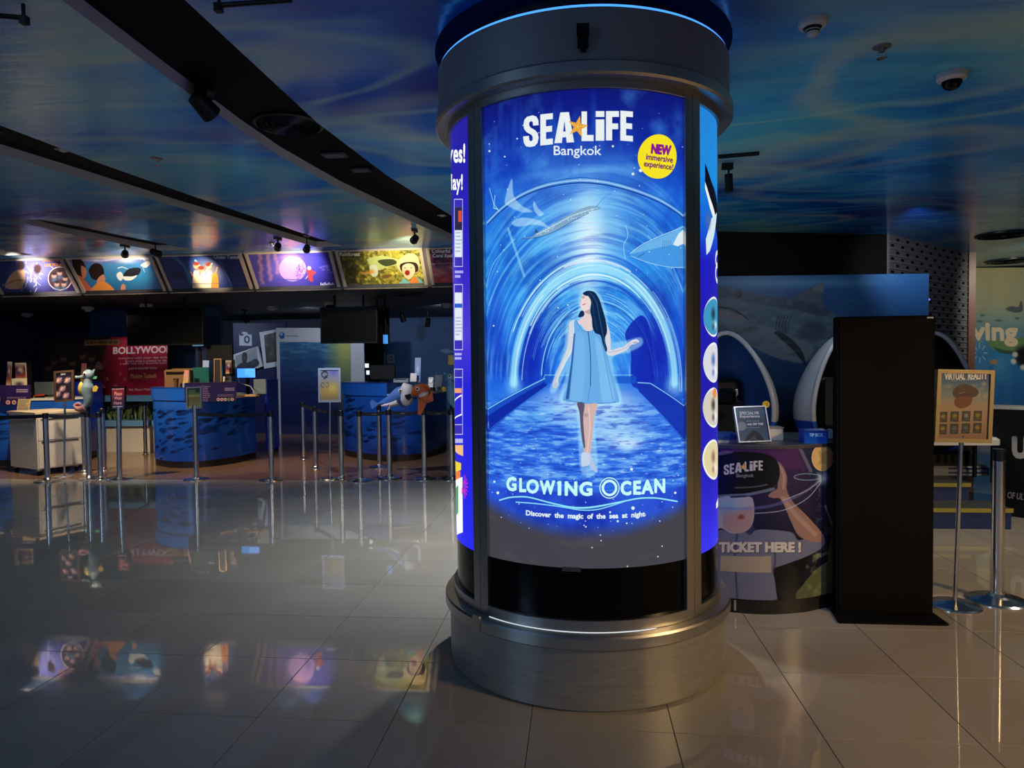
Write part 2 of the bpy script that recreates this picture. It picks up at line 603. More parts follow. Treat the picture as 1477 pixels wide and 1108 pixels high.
def sheet(mb, org, ex, ey, depth=0.0):
    """one printed face with uv, and the sides and back of a board of that depth"""
    org, ex, ey = Vector(org), Vector(ex), Vector(ey)
    n = ex.cross(-ey).normalized()
    a = [org, org + ex, org + ex + ey, org + ey]
    mb.add(a, [(3, 2, 1, 0)], False, [[(0, 0), (1, 0), (1, 1), (0, 1)]])
    if depth:
        b = [p - n * depth for p in a]
        mb.add(a + b, [(0, 1, 5, 4), (1, 2, 6, 5), (2, 3, 7, 6), (3, 0, 4, 7), (4, 5, 6, 7)], False,
               [[(0.5, 0.01)] * 4] * 5)
    return mb
# ------------------------------------------------------------------ the setting
HC = 3.15            # hall ceiling
HS = 2.64            # lower ceiling over the counters
TILE = 0.6
TX, TY = -0.215, 2.875

def tile_material():
    m = bpy.data.materials.new('polished_tile')
    m.use_nodes = True
    nt = m.node_tree
    b = nt.nodes['Principled BSDF']
    gi = nd(nt, 'ShaderNodeNewGeometry')
    n1 = nd(nt, 'ShaderNodeTexNoise')
    n1.inputs['Scale'].default_value = 1.3
    n2 = nd(nt, 'ShaderNodeTexNoise')
    n2.inputs['Scale'].default_value = 260
    nt.links.new(gi.outputs['Position'], n1.inputs['Vector'])
    nt.links.new(gi.outputs['Position'], n2.inputs['Vector'])
    oi = nd(nt, 'ShaderNodeObjectInfo')
    a = nd(nt, 'ShaderNodeMath', operation='MULTIPLY_ADD')
    a.inputs[1].default_value = 0.35
    nt.links.new(n2.outputs[0], a.inputs[0])
    nt.links.new(n1.outputs[0], a.inputs[2])
    r = nd(nt, 'ShaderNodeMath', operation='MULTIPLY_ADD')
    r.inputs[1].default_value = 0.3
    nt.links.new(oi.outputs['Random'], r.inputs[0])
    nt.links.new(a.outputs[0], r.inputs[2])
    cr = nd(nt, 'ShaderNodeValToRGB')
    cr.color_ramp.elements[0].position = 0.3
    cr.color_ramp.elements[0].color = lin((146, 138, 126)) + (1,)
    cr.color_ramp.elements[1].position = 1.2 if False else 1.0
    cr.color_ramp.elements[1].color = lin((164, 156, 143)) + (1,)
    nt.links.new(r.outputs[0], cr.inputs[0])
    nt.links.new(cr.outputs[0], b.inputs['Base Color'])
    b.inputs['Roughness'].default_value = 0.028
    b.inputs['Specular IOR Level'].default_value = 0.5
    return m
M_TILE = tile_material()
M_GROUT = pbr('grout', (70, 64, 58), 0.8)

fl = MB().box((-1.0, 5.0, -0.054), (26.0, 24.0, 0.1)).build('floor', M_GROUT, kind='structure')
# the tiles near enough to be told apart stand one by one, the rest are one joined field
tile_me = MB().rbox((0, 0, -0.003), (TILE - 0.0032, TILE - 0.0032, 0.006), 0.0012).build('tile', M_TILE, fl)
tile_first = True
field = MB()
near = []
for i in range(-21, 19):
    for j in range(-10, 22):
        x, y = TX + TILE * (i + .5), TY + TILE * (j + .5)
        if y > 8.9 and x < 0.9: continue
        if y > 0.9 and y < 9.0:
            p = pj(x, y, 0)
            if -60 < p[0] < 1540 and p[1] < 1190:
                near.append((x, y)); continue
        if x > -12.5 and x < 9.5:
            field.box((x, y, -0.003), (TILE - 0.0032, TILE - 0.0032, 0.006))
near.sort(key=lambda q: q[1])
for k, (x, y) in enumerate(near):
    if k < 290:
        o = tile_me if k == 0 else tile_me.copy()
        if k: COL.objects.link(o)
        o.location = (x, y, 0)
    else:
        field.box((x, y, -0.003), (TILE - 0.0032, TILE - 0.0032, 0.006))
field.build('tile_field', M_TILE, fl, kind='stuff')
# brown stone floor of the counter hall
M_BROWN = pbr('brown_stone_floor', (124, 96, 74), 0.16, 0, 0.10, 3, spec=0.5)
MB().box((-6.05, 12.95, -0.003), (13.9, 8.1, 0.006)).build('floor', M_BROWN, kind='structure')

# ---- ceiling film printed with a water surface, and the slots cut in it
def ceiling_material():
    m = bpy.data.materials.new('printed_water_film')
    m.use_nodes = True
    nt = m.node_tree
    b = nt.nodes['Principled BSDF']
    g = nd(nt, 'ShaderNodeNewGeometry')
    def noise(sc, stretch, det, dist, off):
        mp = nd(nt, 'ShaderNodeMapping')
        mp.inputs['Scale'].default_value = stretch
        mp.inputs['Location'].default_value = off
        mp.inputs['Rotation'].default_value = (0, 0, 0.12)
        nt.links.new(g.outputs['Position'], mp.inputs[0])
        n = nd(nt, 'ShaderNodeTexNoise')
        n.inputs['Scale'].default_value = sc
        n.inputs['Detail'].default_value = det
        n.inputs['Distortion'].default_value = dist
        nt.links.new(mp.outputs[0], n.inputs['Vector'])
        return n.outputs[0]
    big = noise(0.55, (0.6, 1.0, 1), 2.0, 0.6, (3.1, 0.4, 0))
    def ridge(src, w):
        a = nd(nt, 'ShaderNodeMath', operation='SUBTRACT'); a.inputs[1].default_value = 0.5
        nt.links.new(src, a.inputs[0])
        c = nd(nt, 'ShaderNodeMath', operation='ABSOLUTE'); nt.links.new(a.outputs[0], c.inputs[0])
        mr = nd(nt, 'ShaderNodeMapRange', interpolation_type='SMOOTHSTEP')
        mr.inputs[1].default_value = 0.0; mr.inputs[2].default_value = w
        mr.inputs[3].default_value = 1.0; mr.inputs[4].default_value = 0.0
        nt.links.new(c.outputs[0], mr.inputs[0])
        return mr.outputs[0]
    cr = nd(nt, 'ShaderNodeValToRGB')
    e = cr.color_ramp.elements
    e[0].position = 0.36; e[0].color = lin((8, 72, 176)) + (1,)
    e[1].position = 0.66; e[1].color = lin((84, 190, 226)) + (1,)
    x = e.new(0.50); x.color = lin((24, 136, 232)) + (1,)
    nt.links.new(big, cr.inputs[0])
    out = cr.outputs[0]
    for sc, st, w, amt, off, colr in ((0.75, (0.55, 1.5, 1), 0.085, 0.45, (7.7, 2.2, 0), (176, 232, 206)), (1.5, (0.55, 1.6, 1), 0.07, 0.28, (1.3, 5.1, 0), (110, 220, 236)), (0.4, (0.7, 1.2, 1), 0.06, 0.38, (4.2, 8.8, 0), (216, 226, 170))):
        mx = nd(nt, 'ShaderNodeMix', data_type='RGBA')
        mx.inputs[7].default_value = lin(colr) + (1,)
        nt.links.new(out, mx.inputs[6])
        rd = ridge(noise(sc, st, 1.5, 0.9, off), w)
        k = nd(nt, 'ShaderNodeMath', operation='MULTIPLY')
        gate = nd(nt, 'ShaderNodeMapRange')
        gate.inputs[1].default_value = 0.36; gate.inputs[2].default_value = 0.58; gate.inputs[4].default_value = amt
        nt.links.new(noise(0.35, (1, 1, 1), 1.0, 0.3, (off[1], off[0], 0)), gate.inputs[0])
        nt.links.new(rd, k.inputs[0]); nt.links.new(gate.outputs[0], k.inputs[1])
        nt.links.new(k.outputs[0], mx.inputs[0])
        out = mx.outputs[2]
    nt.links.new(mx.outputs[2], b.inputs['Base Color'])
    b.inputs['Roughness'].default_value = 0.20
    b.inputs['Specular IOR Level'].default_value = 0.75
    # the stretched film is faintly rippled, which draws reflections out into streaks
    rip = noise(5.0, (0.5, 3.0, 1), 2.0, 0.0, (0, 0, 0))
    bp = nd(nt, 'ShaderNodeBump')
    bp.inputs['Strength'].default_value = 0.16
    bp.inputs['Distance'].default_value = 0.02
    nt.links.new(rip, bp.inputs['Height'])
    nt.links.new(bp.outputs[0], b.inputs['Normal'])
    return m
M_CEIL = ceiling_material()
M_SLOT = pbr('slot_side_grey', (200, 195, 188), 0.6, 0, 0.06, 3)
M_SLOTK = pbr('slot_top_black', (3, 3, 4), 0.6, 0, 0.2, 8, spec=.1)
SLOTS = [
    ([(-1.69, -2.6), (-1.70, 2.95), (-1.705, 3.72), (-1.71, 4.51), (-1.61, 5.86), (-1.343, 7.70), (-1.10, 9.30)],
     [(-2.22, -2.6), (-2.23, 2.88), (-2.26, 3.70), (-2.28, 4.60), (-2.27, 5.22), (-2.16, 6.26), (-1.685, 8.73), (-1.58, 9.30)]),
    ([(-3.80, -2.6), (-3.79, 4.30), (-3.77, 4.63), (-3.74, 5.22), (-3.61, 6.40), (-3.32, 8.46), (-3.18, 9.30)],
     [(-4.35, -2.6), (-4.30, 4.87), (-4.17, 5.70), (-4.03, 6.70), (-3.90, 7.38), (-3.58, 9.21), (-3.56, 9.30)]),
    ([(-5.80, 7.08), (-5.66, 7.50), (-5.60, 7.94), (-5.29, 9.22)],
     [(-6.11, 7.08), (-6.13, 7.82), (-5.99, 8.42), (-5.84, 9.22)]),
    ([(-7.98, 7.60), (-7.72, 9.25)], [(-8.34, 7.60), (-8.14, 9.25)]),
]
holes = [a + b[::-1] for a, b in SLOTS]
outer = [(-12.5, -3.4), (9.5, -3.4), (9.5, 14.0), (0.62, 14.0), (0.62, 9.6), (-12.5, 9.6)]
polys = [[Vector((x, y, 0)) for x, y in outer]] + [[Vector((x, y, 0)) for x, y in h] for h in holes]
flat = [p for q in polys for p in q]
tris = tessellate_polygon(polys)
c = MB()
c.add([(p.x, p.y, HC) for p in flat], [tuple(t) for t in tris])
ce = c.build('ceiling', M_CEIL, kind='structure')
bm = bmesh.new(); bm.from_mesh(ce.data); bmesh.ops.recalc_face_normals(bm, faces=bm.faces)
if bm.faces[0].normal.z > 0: bmesh.ops.reverse_faces(bm, faces=bm.faces)
bm.to_mesh(ce.data); bm.free()
for k, (a, b) in enumerate(SLOTS):
    lp = a + b[::-1]
    m = MB()
    d = 0.075
    n = len(lp)
    m.add([(x, y, HC) for x, y in lp] + [(x, y, HC + d) for x, y in lp], [(i, (i + 1) % n, n + (i + 1) % n, n + i) for i in range(n)])
    s = m.build('trim_%d' % (k + 1), M_SLOT, kind='structure')
    t = MB()
    pl = [Vector((x, y, 0)) for x, y in lp]
    t.add([(x, y, HC + d) for x, y in lp], [tuple(q) for q in tessellate_polygon([pl])])
    t.build('slot_top', M_SLOTK, s)

# ---- walls
M_NAVY = pbr('navy_wall', (26, 58, 98), 0.55, 0, 0.15, 1.5)
M_NAVYL = pbr('blue_wall', (40, 84, 134), 0.55, 0, 0.15, 1.2)
M_DARK = pbr('dark_soffit', (44, 44, 48), 0.55, 0, 0.12, 2)
M_KWALL = pbr('black_wall', (8, 8, 10), 0.7, 0, 0.2, 3, spec=.15)
MB().box((-6.0, 13.25, HS + 0.05), (13.2, 6.7, 0.1)).build('ceiling', M_DARK, kind='structure')
MB().box((-6.0, 16.6, 1.32), (13.2, 0.1, 2.64)).build('wall_back', pbr('back_wall_dark', (16, 34, 62), .6, 0, .15, 1.2), kind='structure')
MB().box((-12.55, 6.6, 1.6), (0.1, 20.0, 3.2)).build('wall_left', M_NAVY, kind='structure')
MB().box((0.57, 13.2, 1.6), (0.1, 6.9, 3.2)).build('wall_inner', M_KWALL, kind='structure')
# sloped backing of the poster boards
m = MB()
m.add([(-12.5, 9.64, HC), (0.62, 9.64, HC), (0.62, 9.99, HS), (-12.5, 9.99, HS), (-12.5, 9.9, HC), (0.62, 9.9, HC), (0.62, 10.1, HS), (-12.5, 10.1, HS)],
      [(0, 3, 2, 1), (4, 5, 6, 7), (0, 1, 5, 4), (2, 3, 7, 6), (1, 2, 6, 5), (0, 4, 7, 3)])
m.build('trim_5', pbr('fascia_grey', (112, 104, 108), 0.5), kind='structure')
# added matt dark ring that hides the light strip's reflection in the ceiling film
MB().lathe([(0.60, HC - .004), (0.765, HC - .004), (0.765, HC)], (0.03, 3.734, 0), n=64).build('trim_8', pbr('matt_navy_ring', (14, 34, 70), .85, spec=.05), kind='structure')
# ------------------------------------------------------------------ the round advertising column
CX, CY = 0.030, 3.734
FACE = -PI / 2
column = thing('advertising_column', 'round brushed-steel column with curved back-lit posters, standing free on the tiled floor', 'column', (CX, CY, 0))
column['kind'] = 'thing'
N = 128
MB().lathe([(0.715, 0.0), (0.727, 0.012), (0.727, 0.285)], n=N).build('base_drum', pbr('drum_steel', (172, 170, 166), 0.46, 0.72, 0.26, 7, (1, 1, 9), 0.04, rvar=0.12), column)
MB().lathe([(0.722, 0.285), (0.745, 0.285), (0.752, 0.292), (0.752, 0.336), (0.746, 0.346), (0.700, 0.352), (0.66, 0.352)], n=N).build('base_lip', STEEL, column)
MB().lathe([(0.655, 0.34), (0.655, 2.80)], n=N).build('core', BLACK, column)
MB().lathe([(0.62, 2.80), (0.62, 3.148)], n=64).build('shaft', pbr('shaft_navy', (14, 18, 34), 0.5), column)
MB().lathe([(0.66, 2.752), (0.758, 2.752), (0.768, 2.762), (0.768, 2.806), (0.758, 2.816)], n=N).build('cap_flange', STEEL, column)
MB().lathe([(0.752, 2.80), (0.750, 2.83), (0.750, 3.036), (0.742, 3.040), (0.735, 3.02), (0.735, 2.82)], n=N).build('cap', pbr('cap_steel', (150, 152, 156), .5, .5, .1, 8, (1, 1, 9)), column)
MB().lathe([(0.733, 3.030), (0.744, 3.040), (0.744, 3.049), (0.730, 3.049), (0.730, 3.030)], n=N).build('led_strip', glow_mat('led_blue', (70, 150, 255), 1.5), column, 'glowing blue light strip along the upper rim')
# glowing strip put in for light leaking below the front panel
MB().lathe([(0.7062, 0.344), (0.7085, 0.346), (0.7085, 0.352), (0.7062, 0.354)], n=60, a0=FACE - math.radians(40), a1=FACE + math.radians(26)).build('leak_glow', glow_mat('leak_white', (214, 224, 232), 0.9), column, 'thin glowing strip standing in for leaking light under the front panel')
# small lock box on the cap front
a = FACE + math.radians(0.3)
bx = MB()
bx.box((0.765 * math.cos(a), 0.765 * math.sin(a), 2.905), (0.045, 0.03, 0.085), a + PI / 2)
bx.box((0.785 * math.cos(a), 0.785 * math.sin(a), 2.925), (0.052, 0.012, 0.05), a + PI / 2)
bx.cyl((0.765 * math.cos(a), 0.765 * math.sin(a), 2.865), (0.765 * math.cos(a), 0.765 * math.sin(a), 2.845), 0.012, n=10)
bx.build('lock_box', BLACK, column)

def arc(r, a0, a1, z0, z1, n=48, uv=False):
    m = MB()
    vs, fs, uvs = [], [], []
    for i in range(n + 1):
        a = a0 + (a1 - a0) * i / n
        for z in (z0, z1):
            vs.append((r * math.cos(a), r * math.sin(a), z))
    for i in range(n):
        fs.append((2 * i, 2 * i + 2, 2 * i + 3, 2 * i + 1))
        t0, t1 = i / n, (i + 1) / n
        uvs.append([(t0, 0), (t1, 0), (t1, 1), (t0, 1)])
    return m.add(vs, fs, True, uvs)

def arcbar(r0, r1, a0, a1, z0, z1, n=24):
    """curved flat bar"""
    return MB().lathe([(r0, z0), (r1 - .003, z0), (r1, z0 + .003), (r1, z1 - .003), (r1 - .003, z1), (r0, z1)], n=n, a0=a0, a1=a1, caps=True)

RP = 0.690
HALF = math.radians(41.0)
ZP0, ZP1 = 0.632, 2.716
def cyl_map(centre, w, h):
    def fm(p):
        d = rays(p)
        A = d[:, 0] ** 2 + d[:, 1] ** 2
        B = -2 * (d[:, 0] * CX + d[:, 1] * CY)
        C = CX * CX + CY * CY - RP * RP
        D = np.maximum(B * B - 4 * A * C, 0)
        t = (-B - np.sqrt(D)) / (2 * A)
        x = d[:, 0] * t - CX; y = d[:, 1] * t - CY; z = EYE + d[:, 2] * t
        ang = np.arctan2(y, x) - centre
        ang = (ang + PI) % (2 * PI) - PI
        return np.stack([(ang + HALF) / (2 * HALF) * w, (ZP1 - z) / (ZP1 - ZP0) * h], 1)
    return fm

# heavy poster letters as outlines on a unit square (y down)
BLOCK = {
    'E': [[(0, 0), (1, 0), (1, .19), (.46, .19), (.46, .40), (.94, .40), (.94, .59), (.46, .59), (.46, .81), (1, .81), (1, 1), (0, 1)]],
    'L': [[(0, 0), (.46, 0), (.46, .79), (1, .79), (1, 1), (0, 1)]],
    'F': [[(0, 0), (1, 0), (1, .2), (.48, .2), (.48, .42), (.94, .42), (.94, .62), (.48, .62), (.48, 1), (0, 1)]],
    'i': [[(0, .28), (1, .28), (1, 1), (0, 1)], [(0, .0), (1, .0), (1, .2), (0, .2)]],
    'A': [[(.30, 0), (.74, 0), (1, 1), (.62, 1), (.59, .82), (.42, .82), (.38, 1), (0, 1)], [(.51, .28), (.45, .63), (.57, .63)]],
    'S': [[(.62, 0), (.86, .05), (.98, .17), (1, .33), (.63, .33), (.61, .21), (.50, .18), (.39, .22), (.39, .31), (.48, .38), (.78, .48), (.95, .59), (1, .73), (.93, .89), (.75, .98), (.48, 1), (.2, .97), (.05, .86), (0, .70), (0, .64), (.37, .64), (.40, .78), (.50, .82), (.61, .78), (.61, .68), (.52, .61), (.22, .52), (.06, .41), (.01, .27), (.07, .12), (.24, .03)]],
}
def block(art, ch, box, col, al=1.0, slant=0.0, curve=0.0):
    x0, y0, x1, y1 = box
    lp = [art.P([(x0 + x * (x1 - x0), y0 + y * (y1 - y0) + slant * (x - .5)) for x, y in l]) for l in BLOCK[ch]]
    r = art.cover(lp, 4)
    if r: art.mix(r[0], r[1], col, al)

def sea_life(art, f, sx=1.0, star=True, col=(232, 238, 240), al=1.0):
    """the two-word logo; f maps the logo's own measured frame to the art's points"""
    for ch, bxs, sl in (('S', (265, 150, 357, 337), -8), ('E', (366, 140, 441, 325), -8), ('A', (449, 131, 567, 312), -6),
                        ('L', (610, 126, 682, 302), 0), ('i', (694, 124, 746, 300), 0), ('F', (755, 124, 832, 298), 0), ('E', (840, 124, 915, 302), 6)):
        (x0, y0), (x1, y1) = f(bxs[0], bxs[1]), f(bxs[2], bxs[3])
        block(art, ch, (x0, y0, x1, y1), col, al, sl * (y1 - y0) / 180)
    if star:
        cx, cyy = 588, 217
        pts = []
        for k in range(10):
            a = math.radians(-78 + 36 * k)
            r = 68 if k % 2 == 0 else 27
            pts.append(f(cx + r * math.cos(a) * .92, cyy + r * math.sin(a)))
        art.poly(pts, (226, 160, 52), al)
        for k in range(5):
            a = math.radians(-78 + 72 * k)
            art.line([f(cx, cyy), f(cx + 48 * math.cos(a), cyy + 52 * math.sin(a))], 2.0, (248, 206, 120), .8 * al)

W, H_ = 704, 1460
A = Art(W, H_, cyl_map(FACE, W, H_))
A.grad([(0, (16, 24, 112)), (.05, (16, 34, 136)), (.12, (18, 48, 168)), (.20, (24, 84, 205)), (.30, (38, 128, 226)), (.42, (40, 140, 232)), (.55, (30, 104, 222)),
        (.68, (34, 96, 222)), (.80, (42, 84, 216)), (.88, (40, 76, 206)), (1, (40, 76, 200))])
yy, xx = np.mgrid[0:H_, 0:W]
u_, v_ = xx / W, yy / H_
nz = fbm(H_, W, 14, 7, 5)
nz2 = fbm(H_, W, 40, 8, 4)
A.tint(np.clip((nz - .5) * 2.2, 0, 1) * np.clip(1.2 - v_, 0, 1), (90, 190, 250), .6)
A.tint(np.clip((.48 - nz) * 2.4, 0, 1), (10, 20, 130), .7)
# light falling from the surface
A.blob(846, 300, 95, 90, (120, 205, 250), .55)
A.blob(846, 345, 52, 75, (190, 236, 252), .75)
A.blob(848, 360, 22, 80, (232, 250, 254), .85)
A.blob(846, 245, 100, 8, (120, 190, 245), .45)
for k in range(40):
    x = 704 + 280 * random.random(); y = 165 + 100 * random.random()
    A.blob(x, y, 3 + 5 * random.random(), 14 + 26 * random.random(), (40, 110, 220), .22)
# water drawn out along the curve of the glass: noise laid in rings about the far end
c_, ex_, ey_ = A.P([(857, 548)])[0], A.P([(957, 548)])[0], A.P([(857, 448)])[0]
SXc, SYc = abs(ex_[0] - c_[0]) / 100, abs(ey_[1] - c_[1]) / 100
dX, dY = (xx - c_[0]) / SXc, (yy - c_[1]) / SYc / 1.35
rr_, th_ = np.hypot(dX, dY), np.arctan2(-dY, dX)
tn = fbm(300, 360, 70, 9, 4)
ri_ = np.clip((rr_ / 260 * 299).astype(int), 0, 299); ti_ = np.clip(((th_ + .3) / (PI + .6) * 359).astype(int), 0, 359)
sw = tn[ri_, ti_]
inside = np.clip((th_ + .05) * 8, 0, 1) * np.clip((PI + .05 - th_) * 8, 0, 1) * np.clip((235 - rr_) / 30, 0, 1) * (yy < A.P([(857, 585)])[0][1])
A.tint(np.clip((sw - .52) * 5, 0, 1) * inside, (150, 226, 252), .40)
A.tint(np.clip((.47 - sw) * 5, 0, 1) * inside, (20, 60, 190), .35)
# side windows of deep blue
A.blob(768, 510, 22, 66, (16, 32, 172), .85)
A.blob(948, 505, 22, 66, (18, 30, 172), .85)
A.blob(716, 470, 14, 80, (26, 60, 196), .6)
A.blob(985, 470, 14, 90, (24, 60, 196), .6)
# concentric rings of the glass tunnel
def ring(cx, cyy, rx, ry, a0, a1, wd, col, al=1.0):
    t = np.radians(np.linspace(a0, a1, 48))
    A.line(np.stack([cx + rx * np.cos(t), cyy + ry * np.sin(t)], 1), wd, col, al)
for k in range(90):
    r = random.uniform(58, 122)
    a0 = random.uniform(190, 300)
    ring(856, 540, r * .98, r * 1.28, a0, a0 + random.uniform(15, 70), random.uniform(1.0, 3.0), random.choice([(150, 226, 252), (200, 242, 253), (70, 170, 240)]), random.uniform(.25, .6))
ring(857, 552, 116, 166, 180, 360, 34, (110, 205, 248), .6)
ring(857, 552, 116, 166, 180, 360, 22, (176, 234, 252), .6)
ring(857, 552, 101, 147, 180, 360, 5, (16, 50, 176), .6)
ring(857, 552, 132, 186, 180, 360, 6, (20, 60, 190), .45)
for k in range(26):
    dr = random.uniform(-13, 12)
    b0 = random.uniform(178, 330)
    ring(857 + random.uniform(-1, 1), 552, 116 + dr, 166 + dr * 1.2, b0, min(364, b0 + random.uniform(20, 120)), random.uniform(1.2, 4.5), random.choice([(214, 246, 253), (170, 232, 252), (236, 250, 254)]), random.uniform(.4, .85))
for s_ in (-1, 1):
    A.blob(857 + s_ * 116, 556, 12, 16, (170, 232, 250), .6)
for k in range(60):
    r = random.uniform(30, 84)
    a0 = random.uniform(195, 320)
    ring(860, 535, r, r * 1.2, a0, a0 + random.uniform(12, 55), random.uniform(.8, 2.4), (170, 232, 252), random.uniform(.25, .6))
ring(862, 545, 78, 108, 180, 360, 3, (14, 44, 150), .8)
ring(862, 545, 81, 111, 182, 358, 3, (150, 226, 250), .8)
A.blob(862, 500, 62, 70, (96, 200, 250), .45)
A.poly(A.curve([(902, 480), (925, 455), (938, 480), (942, 555), (912, 556), (910, 510)]), (16, 34, 170), .85)
# the big thin arch nearest the reader
big = [(703, 322), (722, 303), (745, 286), (775, 272), (808, 264), (842, 261), (878, 265), (915, 275), (950, 289), (975, 304), (986, 313)]
A.line(big, 15, (150, 205, 240), .35, smooth=True, soft=3)
A.line([(x, y + 2.6) for x, y in big], 4.2, (14, 58, 150), .95, smooth=True)
A.line([(x, y - 4.5) for x, y in big], 3.0, (20, 84, 175), .7, smooth=True)
A.line([(x, y - 1) for x, y in big], 2.4, (205, 236, 250), .8, smooth=True)
A.line([(705, 440), (725, 395), (760, 350), (800, 322)], 7, (150, 226, 250), .4, smooth=True)
A.line([(700, 420), (712, 380), (742, 345)], 5, (150, 226, 250), .5, smooth=True)
A.line([(985, 420), (965, 375), (935, 340)], 6, (130, 210, 250), .5, smooth=True)
# surface splashes at the left of the arch
for pts in ([(728, 290), (738, 258), (741, 282), (752, 296), (768, 305), (752, 306), (735, 298)], [(738, 322), (752, 314), (778, 318), (790, 328), (770, 324), (748, 327)],
            [(770, 290), (776, 300), (784, 308), (778, 312), (770, 302)]):
    A.blobp(pts, (200, 236, 250), .55, 2)
A.line([(733, 330), (744, 362), (756, 398)], 9, (150, 215, 245), .55)
A.line([(706, 272), (712, 294), (720, 305)], 3, (160, 220, 250), .8)
A.line([(714, 282), (712, 300), (718, 302)], 3, (190, 235, 250), .8)
# long-nosed ray over the tunnel
SW = lambda pts: [(690 + x / 4.103, 130 + y / 4.103) for x, y in pts]
A.blobp(SW([(245, 882), (330, 862), (345, 822), (358, 838), (450, 790), (560, 725), (650, 688), (718, 690), (716, 706), (655, 722), (565, 768), (455, 832), (365, 866)]), (128, 168, 198), .95)
A.line(SW([(345, 855), (450, 800), (560, 742), (700, 697)]), 3, (206, 228, 238), .8, smooth=True)
A.line(SW([(250, 882), (365, 868), (455, 835), (565, 772), (655, 726)]), 1.6, (30, 66, 110), .9, smooth=True)
A.line(SW([(690, 700), (740, 640), (790, 605)]), 2, (70, 150, 220), .9)
A.poly(SW([(330, 850), (340, 818), (356, 842)]), (50, 90, 140))
for k in range(26):
    t = random.random()
    A.disc(*SW([(360 + 320 * t, 845 - 145 * t + random.uniform(-8, 14))])[0], .8, (235, 244, 246), .7)
# shark entering at the right
A.blobp(SW([(898, 968), (960, 920), (1050, 875), (1140, 838), (1225, 805), (1230, 940), (1225, 1045), (1120, 1046), (1010, 1024), (930, 998)]), (72, 152, 226), .9)
A.blobp(SW([(905, 966), (1000, 905), (1100, 862), (1200, 822), (1150, 910), (1080, 930), (990, 950)]), (120, 190, 236), .7)
A.poly(SW([(1150, 915), (1185, 850), (1222, 815), (1222, 905), (1180, 925)]), (226, 238, 240), .95)
A.line(SW([(898, 968), (960, 920), (1050, 875), (1140, 838), (1220, 806)]), 1.8, (214, 242, 252), .9, smooth=True)
A.line(SW([(905, 982), (1010, 1022), (1120, 1046), (1220, 1050)]), 1.8, (190, 232, 252), .8, smooth=True)
for k in range(5):
    A.line(SW([(1095 + k * 11, 890), (1088 + k * 11, 935)]), 1.3, (50, 96, 150), .8)
A.line(SW([(940, 990), (985, 965)]), 1.6, (26, 60, 120), .9)
A.line(SW([(870, 800), (885, 860), (860, 920), (870, 1000)]), 2, (180, 230, 250), .8, smooth=True)
# walkway
A.poly([(790, 560), (918, 560), (990, 640), (990, 700), (704, 700), (706, 618)], (48, 112, 226), .9, 6)
A.blob(850, 585, 75, 28, (206, 238, 252), .95)
fl_ = fbm(H_, W, 190, 16, 4)
fy0, fy1 = A.P([(850, 572)])[0][1], A.P([(850, 712)])[0][1]
fm_ = np.clip((yy - fy0) / 40, 0, 1) * np.clip((fy1 - yy) / 30, 0, 1)
A.blob(890, 625, 50, 26, (190, 230, 252), .75)
A.blob(905, 640, 22, 10, (236, 248, 252), .7)
A.blob(765, 600, 55, 18, (110, 190, 246), .6)
for k in range(420):
    t = random.random() ** .6
    y = 565 + 130 * t
    hw = 62 + 95 * t
    x = 850 + random.uniform(-hw, hw)
    if 700 < x < 992:
        c_ = random.choice([(220, 244, 253), (150, 214, 250), (30, 80, 214), (24, 60, 196)])
        A.blob(x, y, random.uniform(1.5, 5.5), random.uniform(.5, 1.4), c_, random.uniform(.25, .8))
for k in range(16):
    x = random.uniform(705, 985); y = random.uniform(610, 700)
    A.line([(x, y), (x + random.uniform(25, 60), y - random.uniform(8, 20))], random.uniform(2, 6), (96, 160, 240), .22)
A.tint(np.clip((fl_ - .53) * 6, 0, 1) * fm_, (170, 224, 252), .5)
A.tint(np.clip((.46 - fl_) * 6, 0, 1) * fm_, (20, 44, 170), .5)
# side benches
A.poly([(704, 588), (786, 545), (790, 556), (706, 622)], (24, 74, 190), .95)
A.poly([(704, 600), (786, 551), (790, 556), (706, 622)], (16, 40, 160), .95)
A.line([(704, 590), (786, 546)], 3, (150, 226, 246), .9)
A.line([(706, 620), (790, 556)], 1.6, (60, 150, 230), .8)
A.poly([(918, 552), (938, 552), (990, 586), (990, 642), (922, 566)], (20, 50, 172), .95)
A.line([(920, 552), (938, 553), (990, 588)], 3, (140, 216, 246), .9)
A.line([(920, 564), (990, 640)], 1.8, (70, 160, 236), .8)
A.line([(784, 546), (786, 541), (912, 541)], 2.5, (130, 214, 246), .7)
A.poly([(786, 543), (918, 543), (918, 553), (786, 553)], (24, 84, 196), .8)
# coral mound at the right end
A.blob(700, 545, 9, 12, (60, 140, 230), .7)
# ---- the woman in the pale blue dress
Q = lambda pts: [(780 + x * .2707, 400 + y * .2707) for x, y in pts]
A.blobp(Q([(205, 90), (250, 55), (310, 85), (350, 180), (370, 330), (440, 340), (530, 320), (540, 360), (470, 400), (380, 440), (430, 665), (310, 690), (290, 800), (300, 1030), (215, 1030), (185, 690), (100, 660), (140, 500), (80, 610), (50, 590), (120, 400), (140, 240), (195, 220)]), (170, 230, 252), .55, 5)
SKIN, SKD = (226, 206, 204), (178, 150, 156)
A.blobp(Q([(214, 180), (200, 212), (230, 206), (244, 180)]), (16, 44, 84))
A.blobp(Q([(165, 232), (182, 228), (187, 262), (179, 330), (165, 400), (140, 440), (112, 500), (95, 540), (93, 575), (80, 592), (65, 585), (66, 560), (75, 530), (95, 480), (120, 420), (138, 370), (145, 290), (152, 245)]), (206, 214, 226))
A.line(Q([(178, 250), (174, 330), (158, 400), (108, 495)]), 2.4, (240, 240, 244), .7, smooth=True)
